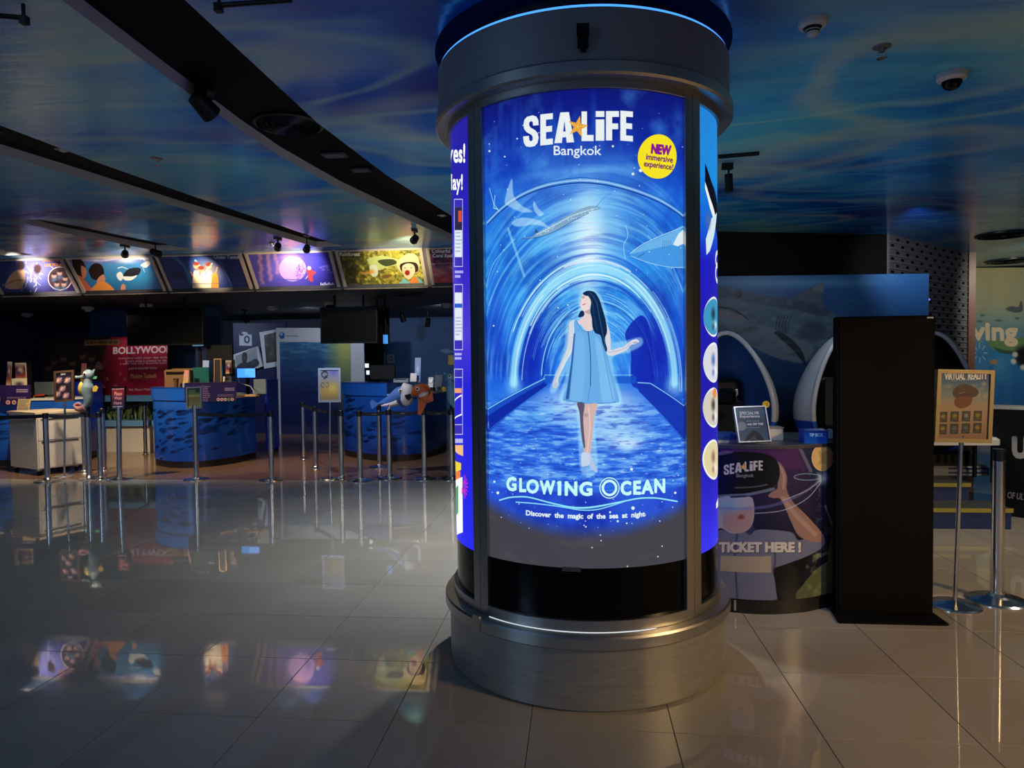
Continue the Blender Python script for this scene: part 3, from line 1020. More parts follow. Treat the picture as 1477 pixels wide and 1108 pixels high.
A.line(Q([(150, 260), (140, 370), (100, 480), (72, 560)]), 1.6, (120, 150, 190), .7, smooth=True)
for k in range(4):
    A.line(Q([(74 + k * 5, 562), (70 + k * 5, 594 - k * 3)]), 1.4, (150, 160, 190), .7)
A.blobp(Q([(340, 250), (362, 272), (372, 330), (374, 386), (402, 380), (440, 370), (465, 350), (490, 334), (515, 334), (524, 346), (505, 356), (480, 362), (455, 390), (420, 406), (380, 419), (355, 412), (345, 380)]), (214, 214, 224))
A.line(Q([(362, 400), (410, 392), (452, 376), (480, 350)]), 2.2, (160, 168, 196), .7, smooth=True)
A.line(Q([(488, 340), (508, 330), (522, 340)]), 1.6, (250, 246, 246), .9)
for k in range(4):
    A.line(Q([(492 + k * 6, 345), (504 + k * 6, 356 - k * 2)]), 1.2, (90, 100, 130), .7)
A.blobp(Q([(228, 172), (232, 200), (205, 228), (190, 240), (215, 256), (250, 290), (275, 280), (302, 252), (285, 225), (264, 200), (264, 168)]), SKIN)
A.blobp(Q([(228, 172), (246, 178), (262, 170), (262, 196), (240, 190)]), SKD, .8)
A.blobp(Q([(190, 228), (207, 260), (232, 286), (262, 287), (290, 272), (322, 280), (342, 302), (346, 380), (362, 440), (392, 560), (418, 655), (400, 668), (330, 675), (250, 673), (180, 666), (118, 653), (140, 580), (160, 470), (172, 360), (178, 290), (178, 240)]), (104, 170, 228))
A.blobp(Q([(290, 320), (330, 380), (360, 500), (395, 650), (330, 665), (310, 500)]), (132, 192, 240), .7, 3)
A.blobp(Q([(185, 300), (230, 320), (235, 480), (220, 650), (160, 650), (172, 470)]), (122, 184, 236), .6, 3)
A.poly(Q([(176, 300), (184, 300), (172, 440), (150, 650), (132, 650), (160, 470)]), (30, 76, 150), .85, 1)
A.line(Q([(252, 288), (262, 380), (266, 480), (264, 580)]), 2.2, (20, 54, 112), .95, smooth=True)
A.line(Q([(264, 580), (250, 660)]), 2.5, (70, 130, 200), .7)
A.line(Q([(320, 300), (350, 480), (385, 655)]), 2.0, (70, 134, 204), .7, smooth=True)
A.line(Q([(190, 232), (208, 262), (234, 288), (264, 289)]), 1.8, (60, 116, 186), .8, smooth=True)
A.line(Q([(122, 652), (250, 672), (400, 666)]), 1.8, (60, 120, 190), .8, smooth=True)
# legs, boots
A.blobp(Q([(194, 670), (206, 720), (212, 790), (218, 850), (228, 905), (231, 942), (262, 942), (272, 880), (280, 800), (286, 740), (302, 674), (250, 676)]), (206, 176, 172))
A.blobp(Q([(194, 670), (206, 720), (212, 790), (218, 850), (228, 905), (236, 900), (228, 800), (226, 740), (232, 674)]), (70, 66, 96), .85)
A.line(Q([(254, 690), (262, 780), (256, 860), (248, 930)]), 4, (236, 210, 200), .6, smooth=True)
A.blob(*Q([(240, 735)])[0], 4, 3, (150, 120, 126), .6)
A.blobp(Q([(262, 940), (282, 985), (302, 1030), (294, 1040), (265, 1016), (256, 975)]), (176, 196, 226))
A.blobp(Q([(220, 936), (216, 985), (222, 1012), (236, 1008), (256, 1000), (262, 975), (260, 940)]), (196, 208, 232))
A.poly(Q([(218, 1010), (240, 1005), (244, 1080), (222, 1080)]), (96, 140, 220), .45, 2)
# face and hair
A.blobp(Q([(226, 88), (213, 118), (211, 150), (221, 177), (244, 177), (264, 152), (270, 110), (252, 84)]), (234, 214, 210))
A.line(Q([(222, 148), (238, 142)]), 2.4, (176, 70, 84), .9)
A.line(Q([(220, 152), (236, 150)]), 1.2, (250, 248, 248), .9)
A.line(Q([(220, 110), (232, 108)]), 1.6, (40, 40, 60), .9)
A.line(Q([(219, 103), (233, 100)]), 1.2, (50, 50, 70), .8)
A.line(Q([(214, 118), (211, 132), (218, 135)]), 1.2, (170, 130, 130), .9)
A.blobp(Q([(224, 86), (250, 72), (286, 80), (311, 116), (326, 160), (346, 230), (353, 290), (341, 330), (353, 380), (346, 396), (330, 352), (318, 310), (290, 296), (276, 266), (272, 220), (264, 180), (268, 132), (254, 102), (238, 98)]), (14, 38, 74))
A.line(Q([(262, 82), (296, 130), (312, 210), (330, 300), (345, 380)]), 3, (54, 110, 150), .6, smooth=True)
A.line(Q([(250, 84), (276, 140), (286, 220), (300, 280)]), 2, (40, 90, 130), .6, smooth=True)
# ---- bubbles and sparks
for k in range(150):
    x = random.uniform(702, 988); y = random.choice([random.uniform(150, 420), random.uniform(640, 770), random.uniform(690, 768)])
    A.disc(x, y, random.uniform(.35, .95), (232, 246, 252), random.uniform(.5, .95))
for x, y, r in ((911, 677, 2.0), (713, 695, 1.6), (718, 711, 2.1), (974, 711, 1.7), (913, 733, 2.5), (884, 211, 1.6), (706, 218, 1.4), (746, 200, 1.2), (924, 246, 2.4), (913, 251, 2.0), (845, 760, 1.2), (891, 752, 1.6), (880, 739, 1.5), (904, 755, 1.2), (799, 473 - 260, .9), (728, 226, 1.2), (712, 470, 1.2), (819, 440, 1.1), (805, 444, 1)):
    A.disc(x, y, r, (238, 250, 254), .95)
# ---- lettering
f4 = lambda x, y: (690 + x / 4.103, 130 + y / 4.103)
sea_life(A, f4)
A.text('Bangkok', f4(447, 330) + f4(727, 402), (226, 236, 248), .55)
c0 = f4(1066, 393)
A.disc(c0[0], c0[1], 26.2, (244, 226, 36), 1, ry=32)
def ctext(art, f, txt, cx, cyy, w, h, col, bold, rot):
    a, b = f(cx - w / 2, cyy - h / 2), f(cx + w / 2, cyy + h / 2)
    art.text(txt, a + b, col, bold, rot=rot)
ctext(A, f4, 'NEW', 1082, 352, 112, 52, (132, 26, 140), 2.4, .10)
ctext(A, f4, 'immersive', 1072, 404, 158, 32, (96, 30, 112), .55, .13)
ctext(A, f4, 'experience!', 1066, 450, 172, 44, (96, 30, 112), .55, .13)
g7 = lambda x, y: (690 + x / 4.616, 660 + y / 4.616)
for ch, bxs in (('G', (190, 134, 250, 220)), ('L', (276, 142, 314, 226)), ('O', (324, 150, 398, 236)), ('W', (413, 158, 506, 242)), ('I', (533, 162, 547, 248)), ('N', (580, 164, 654, 250)),
                ('G', (677, 166, 754, 252)), ('C', (951, 160, 1014, 248)), ('E', (1036, 160, 1078, 243)), ('A', (1090, 154, 1162, 240)), ('N', (1176, 146, 1240, 232))):
    A.text(ch, g7(bxs[0], bxs[1]) + g7(bxs[2], bxs[3]), (196, 248, 250), 2.6)
t = np.linspace(0, 2 * PI, 50)
for r, wd in ((64, 3), (44, 7.5)):
    A.line([g7(873 + r * math.cos(k), 203 + r * 1.06 * math.sin(k)) for k in t], wd, (206, 250, 252))
A.line([g7(*p) for p in [(140, 285), (200, 268), (262, 262), (340, 266), (480, 302), (600, 328), (700, 334), (800, 324), (950, 295), (1050, 275), (1120, 269), (1200, 272), (1325, 293)]], 4.5, (150, 240, 250), .95, smooth=True)
A.line([g7(*p) for p in [(250, 297), (400, 309), (560, 330), (680, 350), (780, 348), (870, 326), (980, 290)]], 3.5, (150, 236, 250), .9, smooth=True)
A.line([g7(*p) for p in [(330, 303), (480, 318), (600, 336), (720, 340), (850, 320)]], 2.2, (130, 226, 250), .8, smooth=True)
def sag(p):
    k = (p[:, 0] - g7(318, 0)[0]) / (g7(1110, 0)[0] - g7(318, 0)[0])
    return np.stack([p[:, 0], p[:, 1] + 4.2 * (4 * k * (1 - k)) + 1.6 * k], 1)
A.text('Discover  the  magic  of  the  sea  at  night', g7(318, 352) + g7(1108, 394), (226, 240, 248), 1.0, warp=sag)
# the artwork fades; the backlight's fall-off is painted as grey below the letters
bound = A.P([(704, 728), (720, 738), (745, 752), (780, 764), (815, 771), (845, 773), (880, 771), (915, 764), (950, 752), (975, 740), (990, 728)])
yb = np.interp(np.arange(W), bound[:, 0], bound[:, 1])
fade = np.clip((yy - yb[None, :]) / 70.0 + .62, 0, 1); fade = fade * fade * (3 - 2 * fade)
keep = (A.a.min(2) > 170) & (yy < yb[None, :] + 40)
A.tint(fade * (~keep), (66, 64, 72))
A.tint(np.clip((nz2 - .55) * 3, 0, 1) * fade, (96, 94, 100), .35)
for x, y in ((867, 780), (854, 790), (905, 817), (949, 803), (866, 772), (955, 788)):
    A.disc(x, y, 1.1, (210, 214, 220), .9)
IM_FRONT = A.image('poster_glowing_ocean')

# ---- side sheets
def side_art(centre, kind):
    w, h = 512, 1060
    a = Art(w, h, cyl_map(centre, w, h))
    if kind == 'left':
        a.grad([(0, (34, 30, 150)), (.3, (40, 32, 178)), (.5, (74, 58, 196)), (.62, (34, 34, 196)), (1, (36, 40, 226))])
        a.text('waves!', (628, 208, 670.5, 234), (240, 240, 245), 2)
        a.text('today!', (634, 252, 667, 280), (240, 240, 245), 2)
        for y0, y1 in ((287, 385), (410, 505), (532, 627)):
            for x0, x1, c, al in ((655, 667.5, (225, 225, 240), 1), (655.5, 667, (54, 44, 170), 1)):
                a.poly([(x0, y0 + (x0 == 655.5)), (x1, y0 + (x0 == 655.5)), (x1, y1 - (x0 == 655.5)), (x0, y1 - (x0 == 655.5))], c, al)
            a.poly([(656, y0 + 12), (666.5, y0 + 12), (666.5, y1 - 14), (656, y1 - 14)], (214, 220, 228))
            a.rules((657, y0 + 46, 666, y1 - 20), 6, (120, 150, 190), .4)
        a.poly([(656, 299), (666.5, 299), (666.5, 332), (656, 332)], (40, 40, 70))
        a.poly([(661, 304), (666, 304), (666, 320), (661, 320)], (210, 70, 50))
        a.poly([(656, 438), (666.5, 438), (666.5, 444), (656, 444)], (40, 90, 190))
        a.poly([(655.5, 545), (667, 545), (667, 612), (655.5, 612)], (40, 34, 190))
        a.poly([(656, 560), (666, 560), (666, 567), (656, 567)], (226, 150, 110))
        a.line([(656, 578), (666, 570), (666, 598), (656, 604)], 4, (240, 240, 245))
        a.rules((656, 389, 668, 402), 2, (220, 220, 240), .6)
        a.rules((656, 508, 667, 520), 2, (220, 220, 240), .6)
        a.rules((655, 632, 668, 640), 1, (230, 230, 240), .8)
        a.poly([(655, 642), (668, 642), (668, 658), (655, 650)], (232, 180, 120))
        a.poly([(656, 664), (665, 668), (665, 678), (656, 684)], (226, 200, 60))
        a.poly([(656, 680), (664, 680), (664, 696), (656, 700)], (226, 120, 60))
        a.poly([(655.5, 694), (667, 688), (667.5, 768), (659, 772)], (238, 240, 244))
        a.poly([(657, 705), (661, 700), (661, 740), (657, 745)], (70, 150, 110))
        for k in range(9):
            an = -1.4 + k * .36
            a.line([(669 + 2 * math.cos(an), 702 + 7 * math.sin(an)), (669 + 5.5 * math.cos(an), 702 + 17 * math.sin(an))], 4, (196, 40, 190))
        for k in range(7):
            a.blob(667 + random.uniform(-1, 3), 702 + random.uniform(-10, 10), 1.2, 3, (220, 60, 170), .8)
    else:
        a.grad([(0, (36, 130, 214)), (.14, (30, 140, 222)), (.27, (22, 90, 214)), (.34, (34, 30, 190)), (.6, (34, 30, 168)), (.85, (40, 36, 190)), (1, (56, 54, 240))])
        a.poly([(1017, 235), (1026, 262), (1035, 300), (1038, 330), (1038, 352), (1030, 320), (1022, 285), (1017, 262)], (10, 12, 24))
        a.poly([(1017, 262), (1024, 285), (1032, 312), (1030, 320), (1024, 300), (1017, 272)], (238, 240, 242))
        a.poly([(1034, 306), (1030, 340), (1024, 362), (1019, 368), (1018, 345), (1026, 315)], (210, 228, 240))
        a.blob(1022, 318, 4, 14, (90, 110, 150), .7)
        a.poly([(1036, 184), (1040, 180), (1040, 246), (1036, 250)], (235, 240, 248))
        for yc, r in ((374, 10), (394, 12)):
            t_ = np.linspace(0, 2 * PI, 30)
            a.line([(1035 + 2.6 * math.cos(k), yc + r * math.sin(k)) for k in t_], 12, (240, 240, 245))
        for yc, c1, c2 in ((457, (60, 150, 190), (24, 40, 60)), (523, (214, 214, 224), (60, 100, 180)), (588, (206, 200, 186), (50, 44, 46)), (663, (216, 208, 160), (150, 90, 80))):
            a.blob(1030, yc, 6.4, 29, (238, 240, 244), 1, hard=1.0)
            a.blob(1030, yc, 5.4, 26, c1, 1, hard=1.0)
            a.blob(1029, yc - 4, 2.6, 10, c2, .9)
            a.blob(1032, yc + 12, 2.4, 7, (250, 250, 250), .7)
            a.blob(1029, yc + 14, 2.0, 6, c2, .7)
        a.blob(1031, 567, 2.2, 7, (226, 140, 80), 1, hard=1.0)
        a.poly([(1033, 726), (1038, 716), (1038, 730), (1033, 734)], (240, 240, 245))
    return a.image('poster_%s' % kind)

def back_art():
    a = Art(256, 530)
    a.grad([(0, (200, 216, 236)), (.5, (214, 226, 240)), (1, (90, 120, 224))])
    for k in range(5):
        a.disc(40 + 44 * k, 300, 18, (240, 242, 246))
    return a.image('poster_rear')
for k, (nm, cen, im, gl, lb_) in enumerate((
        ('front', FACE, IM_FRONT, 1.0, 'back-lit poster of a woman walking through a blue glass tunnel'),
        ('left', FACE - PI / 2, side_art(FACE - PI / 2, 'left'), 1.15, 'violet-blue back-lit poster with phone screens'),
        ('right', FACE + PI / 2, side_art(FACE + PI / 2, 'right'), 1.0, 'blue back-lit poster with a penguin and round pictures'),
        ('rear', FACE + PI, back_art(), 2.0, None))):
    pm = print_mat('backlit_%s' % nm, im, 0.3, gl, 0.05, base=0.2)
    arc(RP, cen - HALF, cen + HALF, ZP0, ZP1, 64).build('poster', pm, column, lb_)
    arc(RP - 0.004, cen - HALF, cen + HALF, 0.40, ZP0 + 0.02, 48).build('black_panel', GLOSSK, column)
    if nm == 'front':
        # the corner of the sheet that hangs loose at its lower edge
        a1 = cen + math.radians(-9); a2 = cen + math.radians(-2)
        arc(RP + 0.0015, a1, a2, ZP0 - 0.016, ZP0 + 0.004, 6).build('sheet_tab', pbr('poster_grey', (84, 82, 88), 0.4), column)
    e0, e1 = math.radians(40.6), math.radians(44.9)
    for sgn in (-1, 1):
        a0, a1 = sorted((cen + sgn * e0, cen + sgn * e1))
        arcbar(0.668, 0.706, a0, a1, 0.352, 2.775, 6).build('frame_bar', STEEL, column)
    arcbar(0.668, 0.706, cen - e0, cen + e0, 2.716, 2.775, 40).build('frame_bar', DSTEEL, column)
    arcbar(0.668, 0.706, cen - e0, cen + e0, 0.352, 0.402, 40).build('frame_bar', STEEL, column)
    am = cen + PI / 4
    arcbar(0.664, 0.699, am - math.radians(0.35), am + math.radians(0.35), 0.352, 2.775, 2).build('mullion', BLACK, column)
    # key screws halfway up the upright
    for da in (-1.7, 1.7):
        ca, sa = math.cos(am + math.radians(da)), math.sin(am + math.radians(da))
        MB().cyl((0.704 * ca, 0.704 * sa, 1.62), (0.709 * ca, 0.709 * sa, 1.62), 0.006, n=10).build('key_screw', DSTEEL, column)
# tab clip where the lip is joined
a = FACE - math.radians(43)
MB().box((0.752 * math.cos(a), 0.752 * math.sin(a), 0.325), (0.05, 0.012, 0.07), a + PI / 2).build('joint_clip', STEEL, column)
# ------------------------------------------------------------------ six tilted picture boards over the counters
BT, BB = Vector((0, 9.562, 3.147)), Vector((0, 9.94, 2.640))
BDN = BB - BT
BN = Vector((1, 0, 0)).cross(-BDN).normalized()
M_RAIL = pbr('board_rail', (196, 182, 172), 0.4, 0.2, 0.1, 6)
def board(x0, x1, label, paint, nm):
    t = thing('poster_board', label, 'poster', (x0, 9.75, 2.66), 0, 'picture boards over the ticket counters')
    loc = Vector((x0, 9.75, 2.66))
    e = 0.024
    org = Vector((x0 + e, BT.y, BT.z)) + BDN.normalized() * e
    ex = Vector((x1 - x0 - 2 * e, 0, 0))
    ey = BDN * (1 - 2 * e / BDN.length)
    a = Art(384, 176, flat_map(org, ex, ey, 384, 176))
    paint(a)
    m = MB()
    sheet(m, org - loc, ex, ey, 0.012)
    m.build('picture_panel', print_mat('print_' + nm, a.image('print_' + nm), 0.35), t)
    L = Vector((x0, BT.y, BT.z)) - loc
    w = Vector((x1 - x0, 0, 0))
    for p, q, n_ in ((L, L + w, 'rail'), (L + BDN, L + w + BDN, 'rail'), (L, L + BDN, 'stile'), (L + w, L + w + BDN, 'stile')):
        d = (q - p)
        eb = e if n_ == 'rail' else .046
        mid = (p + q) / 2 + BN * 0.004
        X = d.normalized(); Z = BN; Y = Z.cross(X)
        R = Matrix((X, Y, Z)).transposed()
        inward = (L + w / 2 + BDN / 2 - (p + q) / 2).normalized() * (eb / 2)
        MB().box(mid + inward, (d.length - (2 * e if n_ == 'stile' else 0), eb, 0.03), mat=R).build('frame_bar', M_RAIL, t)
    return t

def b_jelly_tour(a):
    a.grad([(0, (40, 36, 96)), (1, (52, 40, 92))], 1)
    a.blob(20, 400, 60, 30, (70, 96, 160), .7)
    a.blob(50, 392, 34, 26, (150, 150, 230), .9)
    for k in range(40):
        x, y = 46 + random.gauss(0, 9), 395 + random.gauss(0, 12)
        a.line([(x, y), (x + random.uniform(-5, 5), y + random.uniform(2, 8))], 3, (246, 240, 250), .8)
    a.blobp([(8, 415), (14, 398), (24, 390), (34, 388), (36, 402), (30, 416)], (226, 180, 140))
    a.blob(30, 383, 5, 6, (60, 46, 50), 1, hard=.7)
    a.blob(54, 388, 5, 6, (80, 56, 60), 1, hard=.7)
    a.line([(4, 412), (20, 405), (34, 404)], 9, (190, 130, 100), .8)
    for k in range(8):
        a.line([(0 + 4 * k, 424), (6 + 4 * k, 408)], 2, (110, 150, 220), .5)
    a.text('JELLYFISH', (61.5, 373.5, 88, 378), (236, 150, 52), .8)
    a.text('LAB TOUR', (64.5, 380, 90, 384.4), (236, 150, 52), .8)
    a.blob(86.5, 402, 17.6, 17, (236, 214, 200), 1, hard=1.0)
    a.blob(86.5, 402, 16.4, 15.8, (74, 54, 60), 1, hard=1.0)
    for x, y in ((78, 398), (86, 394), (94, 402), (82, 410), (92, 410)):
        a.blob(x, y, 3.4, 3.6, (206, 160, 140), .9, hard=.6)
        a.blob(x, y - 3, 3.2, 2, (40, 34, 40), .9, hard=.6)
        a.blob(x, y + 6, 4.4, 3.4, (80, 110, 140), .9)
def b_penguin(a):
    a.grad([(0, (150, 140, 190)), (.12, (96, 120, 190)), (.2, (64, 130, 190)), (.6, (44, 128, 186)), (1, (30, 96, 160))])
    for k in range(14):
        x = random.uniform(110, 215)
        a.blob(x, 372 + random.uniform(0, 5), random.uniform(5, 12), 1.2, (220, 214, 236), .6)
    a.blob(182, 376, 16, 5, (206, 220, 236), .7)
    a.blobp([(104, 376), (112, 372), (121, 379), (124, 392), (120, 404), (110, 396)], (40, 26, 24))
    a.blobp([(117, 384), (124, 388), (124, 398), (119, 402)], (206, 132, 110))
    a.blobp([(112, 398), (122, 404), (136, 424), (116, 424)], (206, 110, 84))
    a.blobp([(128, 389), (136, 380), (146, 382), (150, 392), (148, 402), (138, 404), (131, 400)], (34, 24, 24))
    a.blobp([(141, 402), (149, 396), (152, 404), (148, 410), (140, 410)], (206, 140, 112))
    a.blobp([(130, 424), (136, 412), (146, 406), (156, 409), (165, 418), (168, 424)], (236, 150, 70))
    a.blobp([(174, 418), (176, 410), (181, 412), (180, 420)], (206, 140, 112))
    a.blobp([(178, 397), (184, 389), (196, 386), (203, 388), (200, 396), (190, 400), (182, 402)], (30, 34, 44))
    a.blobp([(178, 399), (190, 399), (198, 397), (190, 404), (180, 404)], (226, 232, 236))
    a.blobp([(168, 396), (174, 392), (178, 400), (174, 405), (170, 402)], (222, 228, 234))
    a.line([(170, 387), (176, 385), (184, 388)], 5, (210, 222, 232), .9)
    a.blobp([(203, 382), (212, 377), (217, 380), (211, 386), (206, 385)], (226, 226, 232))
    a.line([(206, 386), (209, 393)], 3, (220, 226, 232), .8)
    a.text('Gentoo Penguin', (177, 370.4, 216.5, 375.6), (246, 246, 250), .7)
def b_tunnel(a):
    a.grad([(0, (38, 70, 130)), (.5, (34, 58, 130)), (1, (30, 40, 104))], 1)
    a.line([(248, 369), (266, 385), (276, 410)], 16, (70, 140, 190), .7, smooth=True)
    a.line([(282, 376), (292, 392), (298, 412)], 12, (110, 190, 220), .7, smooth=True)
    a.blobp([(246, 396), (256, 392), (266, 398), (262, 402), (250, 401)], (30, 44, 90))
    a.blob(300, 396, 22, 22, (250, 214, 160), .5)
    for x, y, c in ((283, 398, (244, 226, 200)), (293, 400, (250, 236, 210)), (302, 398, (246, 230, 206)), (310, 402, (232, 140, 60))):
        a.blobp([(x - 4, y - 4), (x, y - 8), (x + 4, y - 4), (x + 5, y + 18), (x - 5, y + 18)], c)
    for x, y in ((283, 383), (290, 389), (301, 384)):
        a.blob(x, y, 3.6, 4.2, (214, 150, 120), 1, hard=.8)
        a.blob(x, y - 2.6, 3.8, 2.4, (120, 50, 40), 1, hard=.8)
    a.line([(304, 398), (312, 392), (313, 386)], 5, (220, 150, 120))
    a.line([(279, 400), (275, 392)], 4, (220, 150, 120))
    a.line([(296, 392), (306, 380)], 4, (230, 210, 190))
    a.blob(330, 386, 8, 9, (34, 50, 96), .8)
    a.blobp([(336, 396), (346, 392), (356, 396), (348, 400), (340, 400)], (26, 40, 84))
    a.line([(318, 378), (334, 412)], 6, (80, 150, 200), .5)
    a.line([(250, 410), (360, 408)], 4, (60, 70, 130), .6)
    a.text('Ocean Tunnel', (308.5, 368, 345, 373.4), (214, 220, 232), .5)
def b_jelly(a):
    a.grad([(0, (78, 74, 168)), (.5, (70, 64, 156)), (1, (52, 50, 146))], 1)
    a.blob(420, 386, 34, 24, (150, 130, 220), .6)
    for x0, n in ((374, 9), (386, 8), (398, 6)):
        for k in range(n):
            a.blob(x0 + random.uniform(-1.5, 1.5) + k * .6, 368 + k * 5, 3.4, 3.4, (196, 140, 170), .75)
    a.blob(422, 388, 19.5, 18, (190, 160, 200), 1, hard=1.0)
    a.blob(422, 388, 18.3, 16.8, (204, 160, 224), 1, hard=1.0)
    a.blob(418, 372, 16, 6, (238, 170, 180), .7)
    for k in range(60):
        an, r = random.uniform(-.6, 1.2), random.uniform(6, 18)
        a.blob(422 + r * math.cos(an), 388 + r * math.sin(an), .9, .9, (90, 60, 150), .8)
    a.line([(400, 403), (440, 404)], 5, (60, 60, 170), .7)
    a.blobp([(442, 390), (446, 386), (450, 390), (456, 393), (451, 398), (452, 406), (446, 405), (444, 396)], (196, 70, 70))
    a.blob(446, 387, 2.6, 2.6, (236, 200, 190), 1, hard=.7)
    a.line([(444, 398), (441, 402)], 3, (230, 190, 180))
    for k in range(7):
        a.blob(462 + random.uniform(0, 18), 382 + random.uniform(0, 12), 3, 1.6, (140, 130, 200), .6)
    a.line([(428, 366), (464, 369)], 2, (40, 34, 100), .8)
    a.text('Jellyfish', (461.5, 407.5, 482, 413.4), (236, 234, 246), .7)
def b_rain(a):
    n = fbm(a.h, a.w, 14, 30, 4)
    a.grad([(0, (70, 76, 34)), (.35, (96, 96, 40)), (.55, (150, 140, 56)), (.8, (150, 150, 60)), (1, (120, 116, 48))], 1)
    a.tint(np.clip((n - .52) * 4, 0, 1), (222, 206, 90), .8)
    a.tint(np.clip((.46 - n) * 4, 0, 1), (40, 44, 26), .8)
    a.blob(505, 395, 16, 22, (34, 32, 22), .6)
    a.blobp([(530, 374), (550, 369), (574, 374), (580, 381), (560, 385), (545, 390), (536, 384)], (176, 190, 120))
    a.blobp([(545, 376), (566, 374), (572, 380), (556, 384)], (60, 70, 46))
    a.blobp([(533, 384), (543, 383), (545, 396), (537, 399)], (196, 206, 190))
    for k in range(8):
        a.blob(516 + random.uniform(0, 22), 396 + random.uniform(-8, 10), 4, 2.4, (214, 150, 70), .7)
    t = np.linspace(0, 2 * PI, 40)
    a.line([(559 + 12 * math.cos(k), 398 + 10 * math.sin(k)) for k in t], 2, (60, 50, 30))
    a.blobp([(550, 399), (558, 396), (566, 397), (560, 401), (554, 402)], (110, 80, 50))
    a.blobp([(572, 383), (576, 374), (588, 366), (600, 368), (605, 380), (603, 392), (594, 394), (580, 393)], (226, 196, 150))
    a.blobp([(577, 382), (588, 378), (601, 380), (603, 391), (592, 394), (580, 392)], (44, 38, 34))
    a.blobp([(580, 385), (588, 380), (597, 383), (598, 394), (590, 403), (583, 398)], (236, 190, 160))
    a.blob(587.5, 393.5, 3, 3.2, (130, 30, 30), 1, hard=.8)
    a.blob(584, 386.5, 1, .9, (40, 30, 30), 1); a.blob(593, 386.5, 1, .9, (40, 30, 30), 1)
    a.blobp([(577, 413), (582, 402), (590, 406), (600, 399), (612, 413)], (110, 170, 180))
    a.blobp([(590, 413), (594, 402), (601, 400), (604, 413)], (206, 120, 60))
    a.text('Rainforest', (490, 364, 519, 369.2), (240, 238, 226), .8)
def b_coral(a):
    n = fbm(a.h, a.w, 12, 26, 4)
    a.grad([(0, (56, 36, 66)), (.4, (74, 44, 84)), (.5, (150, 90, 120)), (1, (196, 60, 70))])
    a.tint(np.clip((n - .5) * 4, 0, 1), (226, 110, 110), .5)
    for k in range(26):
        a.blob(random.uniform(622, 760), random.uniform(386, 412), 6, 3, random.choice([(236, 120, 110), (214, 170, 150), (150, 40, 90), (236, 170, 70)]), .7)
    a.line([(622, 381), (660, 379), (700, 381)], 5, (206, 150, 170), .7)
    a.text('Colourful', (623, 359.5, 649, 364.6), (240, 238, 244), .8)
    a.text('Coral Reefs', (624.5, 366.2, 655, 371.2), (240, 238, 244), .8)
BX = [-8.83, -7.49, -6.105, -4.755, -3.42, -2.118, -0.76]
for k, (fn, lb, nm) in enumerate((
        (b_jelly_tour, 'picture board JELLYFISH LAB TOUR over the counters, leftmost of the row', 'jelly_tour'),
        (b_penguin, 'picture board Gentoo Penguin with two children watching a swimming penguin', 'penguin'),
        (b_tunnel, 'picture board Ocean Tunnel with a family in a glass tunnel', 'tunnel'),
        (b_jelly, 'violet picture board Jellyfish with a round pink tank', 'jellyfish'),
        (b_rain, 'yellow-green picture board Rainforest with a surprised boy in a hat', 'rainforest'),
        (b_coral, 'dark pink picture board Colourful Coral Reefs half behind the column', 'coral'))):
    board(BX[k] + .025, BX[k + 1] - .025, lb, fn, nm)

# ------------------------------------------------------------------ spotlights in the slots, aimed at the boards
M_SPOT = pbr('spotlight_black', (14, 14, 15), 0.4, 0.2)
def spotlight(loc, aim, label, top=None, group=None, r=0.05, l=0.13, on=None, cat='spotlight'):
    loc = Vector(loc)
    d = (Vector(aim) - loc).normalized()
    top = HC if top is None else top
    t = thing('track_spotlight', label, cat, (loc.x, loc.y, top), 0, group)
    o = Vector((loc.x, loc.y, top))
    MB().box((0, 0, -0.012), (0.05, 0.14, 0.024)).build('mounting_box', M_SPOT, t)
    MB().cyl((0, 0, -0.02), loc - o, 0.010, n=8).build('stem', M_SPOT, t)
    p = loc - o
    h = MB().cyl(p - d * l * .5, p + d * l * .5, r * .8, r, 18, caps=False)
    h.cyl(p - d * l * .5, p - d * (l * .5 + .012), r * .8, r * .6, 18)
    h.build('lamp_head', M_SPOT, t)
    lens = MB().cyl(p + d * (l * .5 - .02), p + d * (l * .5 - .016), r * .9, n=18)
    lens.build('lens', glow_mat('lamp_lens_on', (255, 226, 180), 3.0) if on else pbr('lamp_lens', (40, 40, 42), 0.1), t)
    if on:
        e, col, size = on
        e *= 13
        q = loc + d * (l * .5 + .02)
        lamp('board_spot', 'SPOT', q, aim, e, col, spot_size=size, spot_blend=0.85, shadow_soft_size=0.03)
    return t
WARM = (1.0, 0.80, 0.56)
spotlight((-5.98, 8.75, 3.04), (-6.7, 9.75, 2.95), 'small black spotlight at the far end of the short slot, leftmost', group=None, on=(9, WARM, 0.9))
spotlight((-5.55, 8.75, 3.04), (-5.40, 9.75, 2.90), 'small black spotlight near the Gentoo Penguin board, right of a pair', top=HC + .073, on=(13, (1.0, 0.78, 0.5), 0.6))
spotlight((-3.78, 8.55, 3.04), (-4.35, 9.72, 2.93), 'small black spotlight hanging under the middle slot by the Ocean Tunnel board', on=(5, (1.0, 0.74, 0.42), 0.9))
spotlight((-3.48, 8.75, 3.04), (-3.95, 9.72, 2.93), 'small black spotlight above the violet Jellyfish board', top=HC + .073, on=(11, (0.96, 0.84, 0.92), 0.9))
spotlight((-1.95, 8.3, 3.04), (-2.55, 9.72, 2.93), 'small black spotlight at the far end of the long slot beside the column', on=(18, (1.0, 0.84, 0.5), 0.8))
spotlight((-8.15, 8.6, 3.04), (-7.95, 9.75, 2.92), 'small black spotlight at the left edge under the ceiling film', on=(15, (1.0, 0.86, 0.8), 0.75))

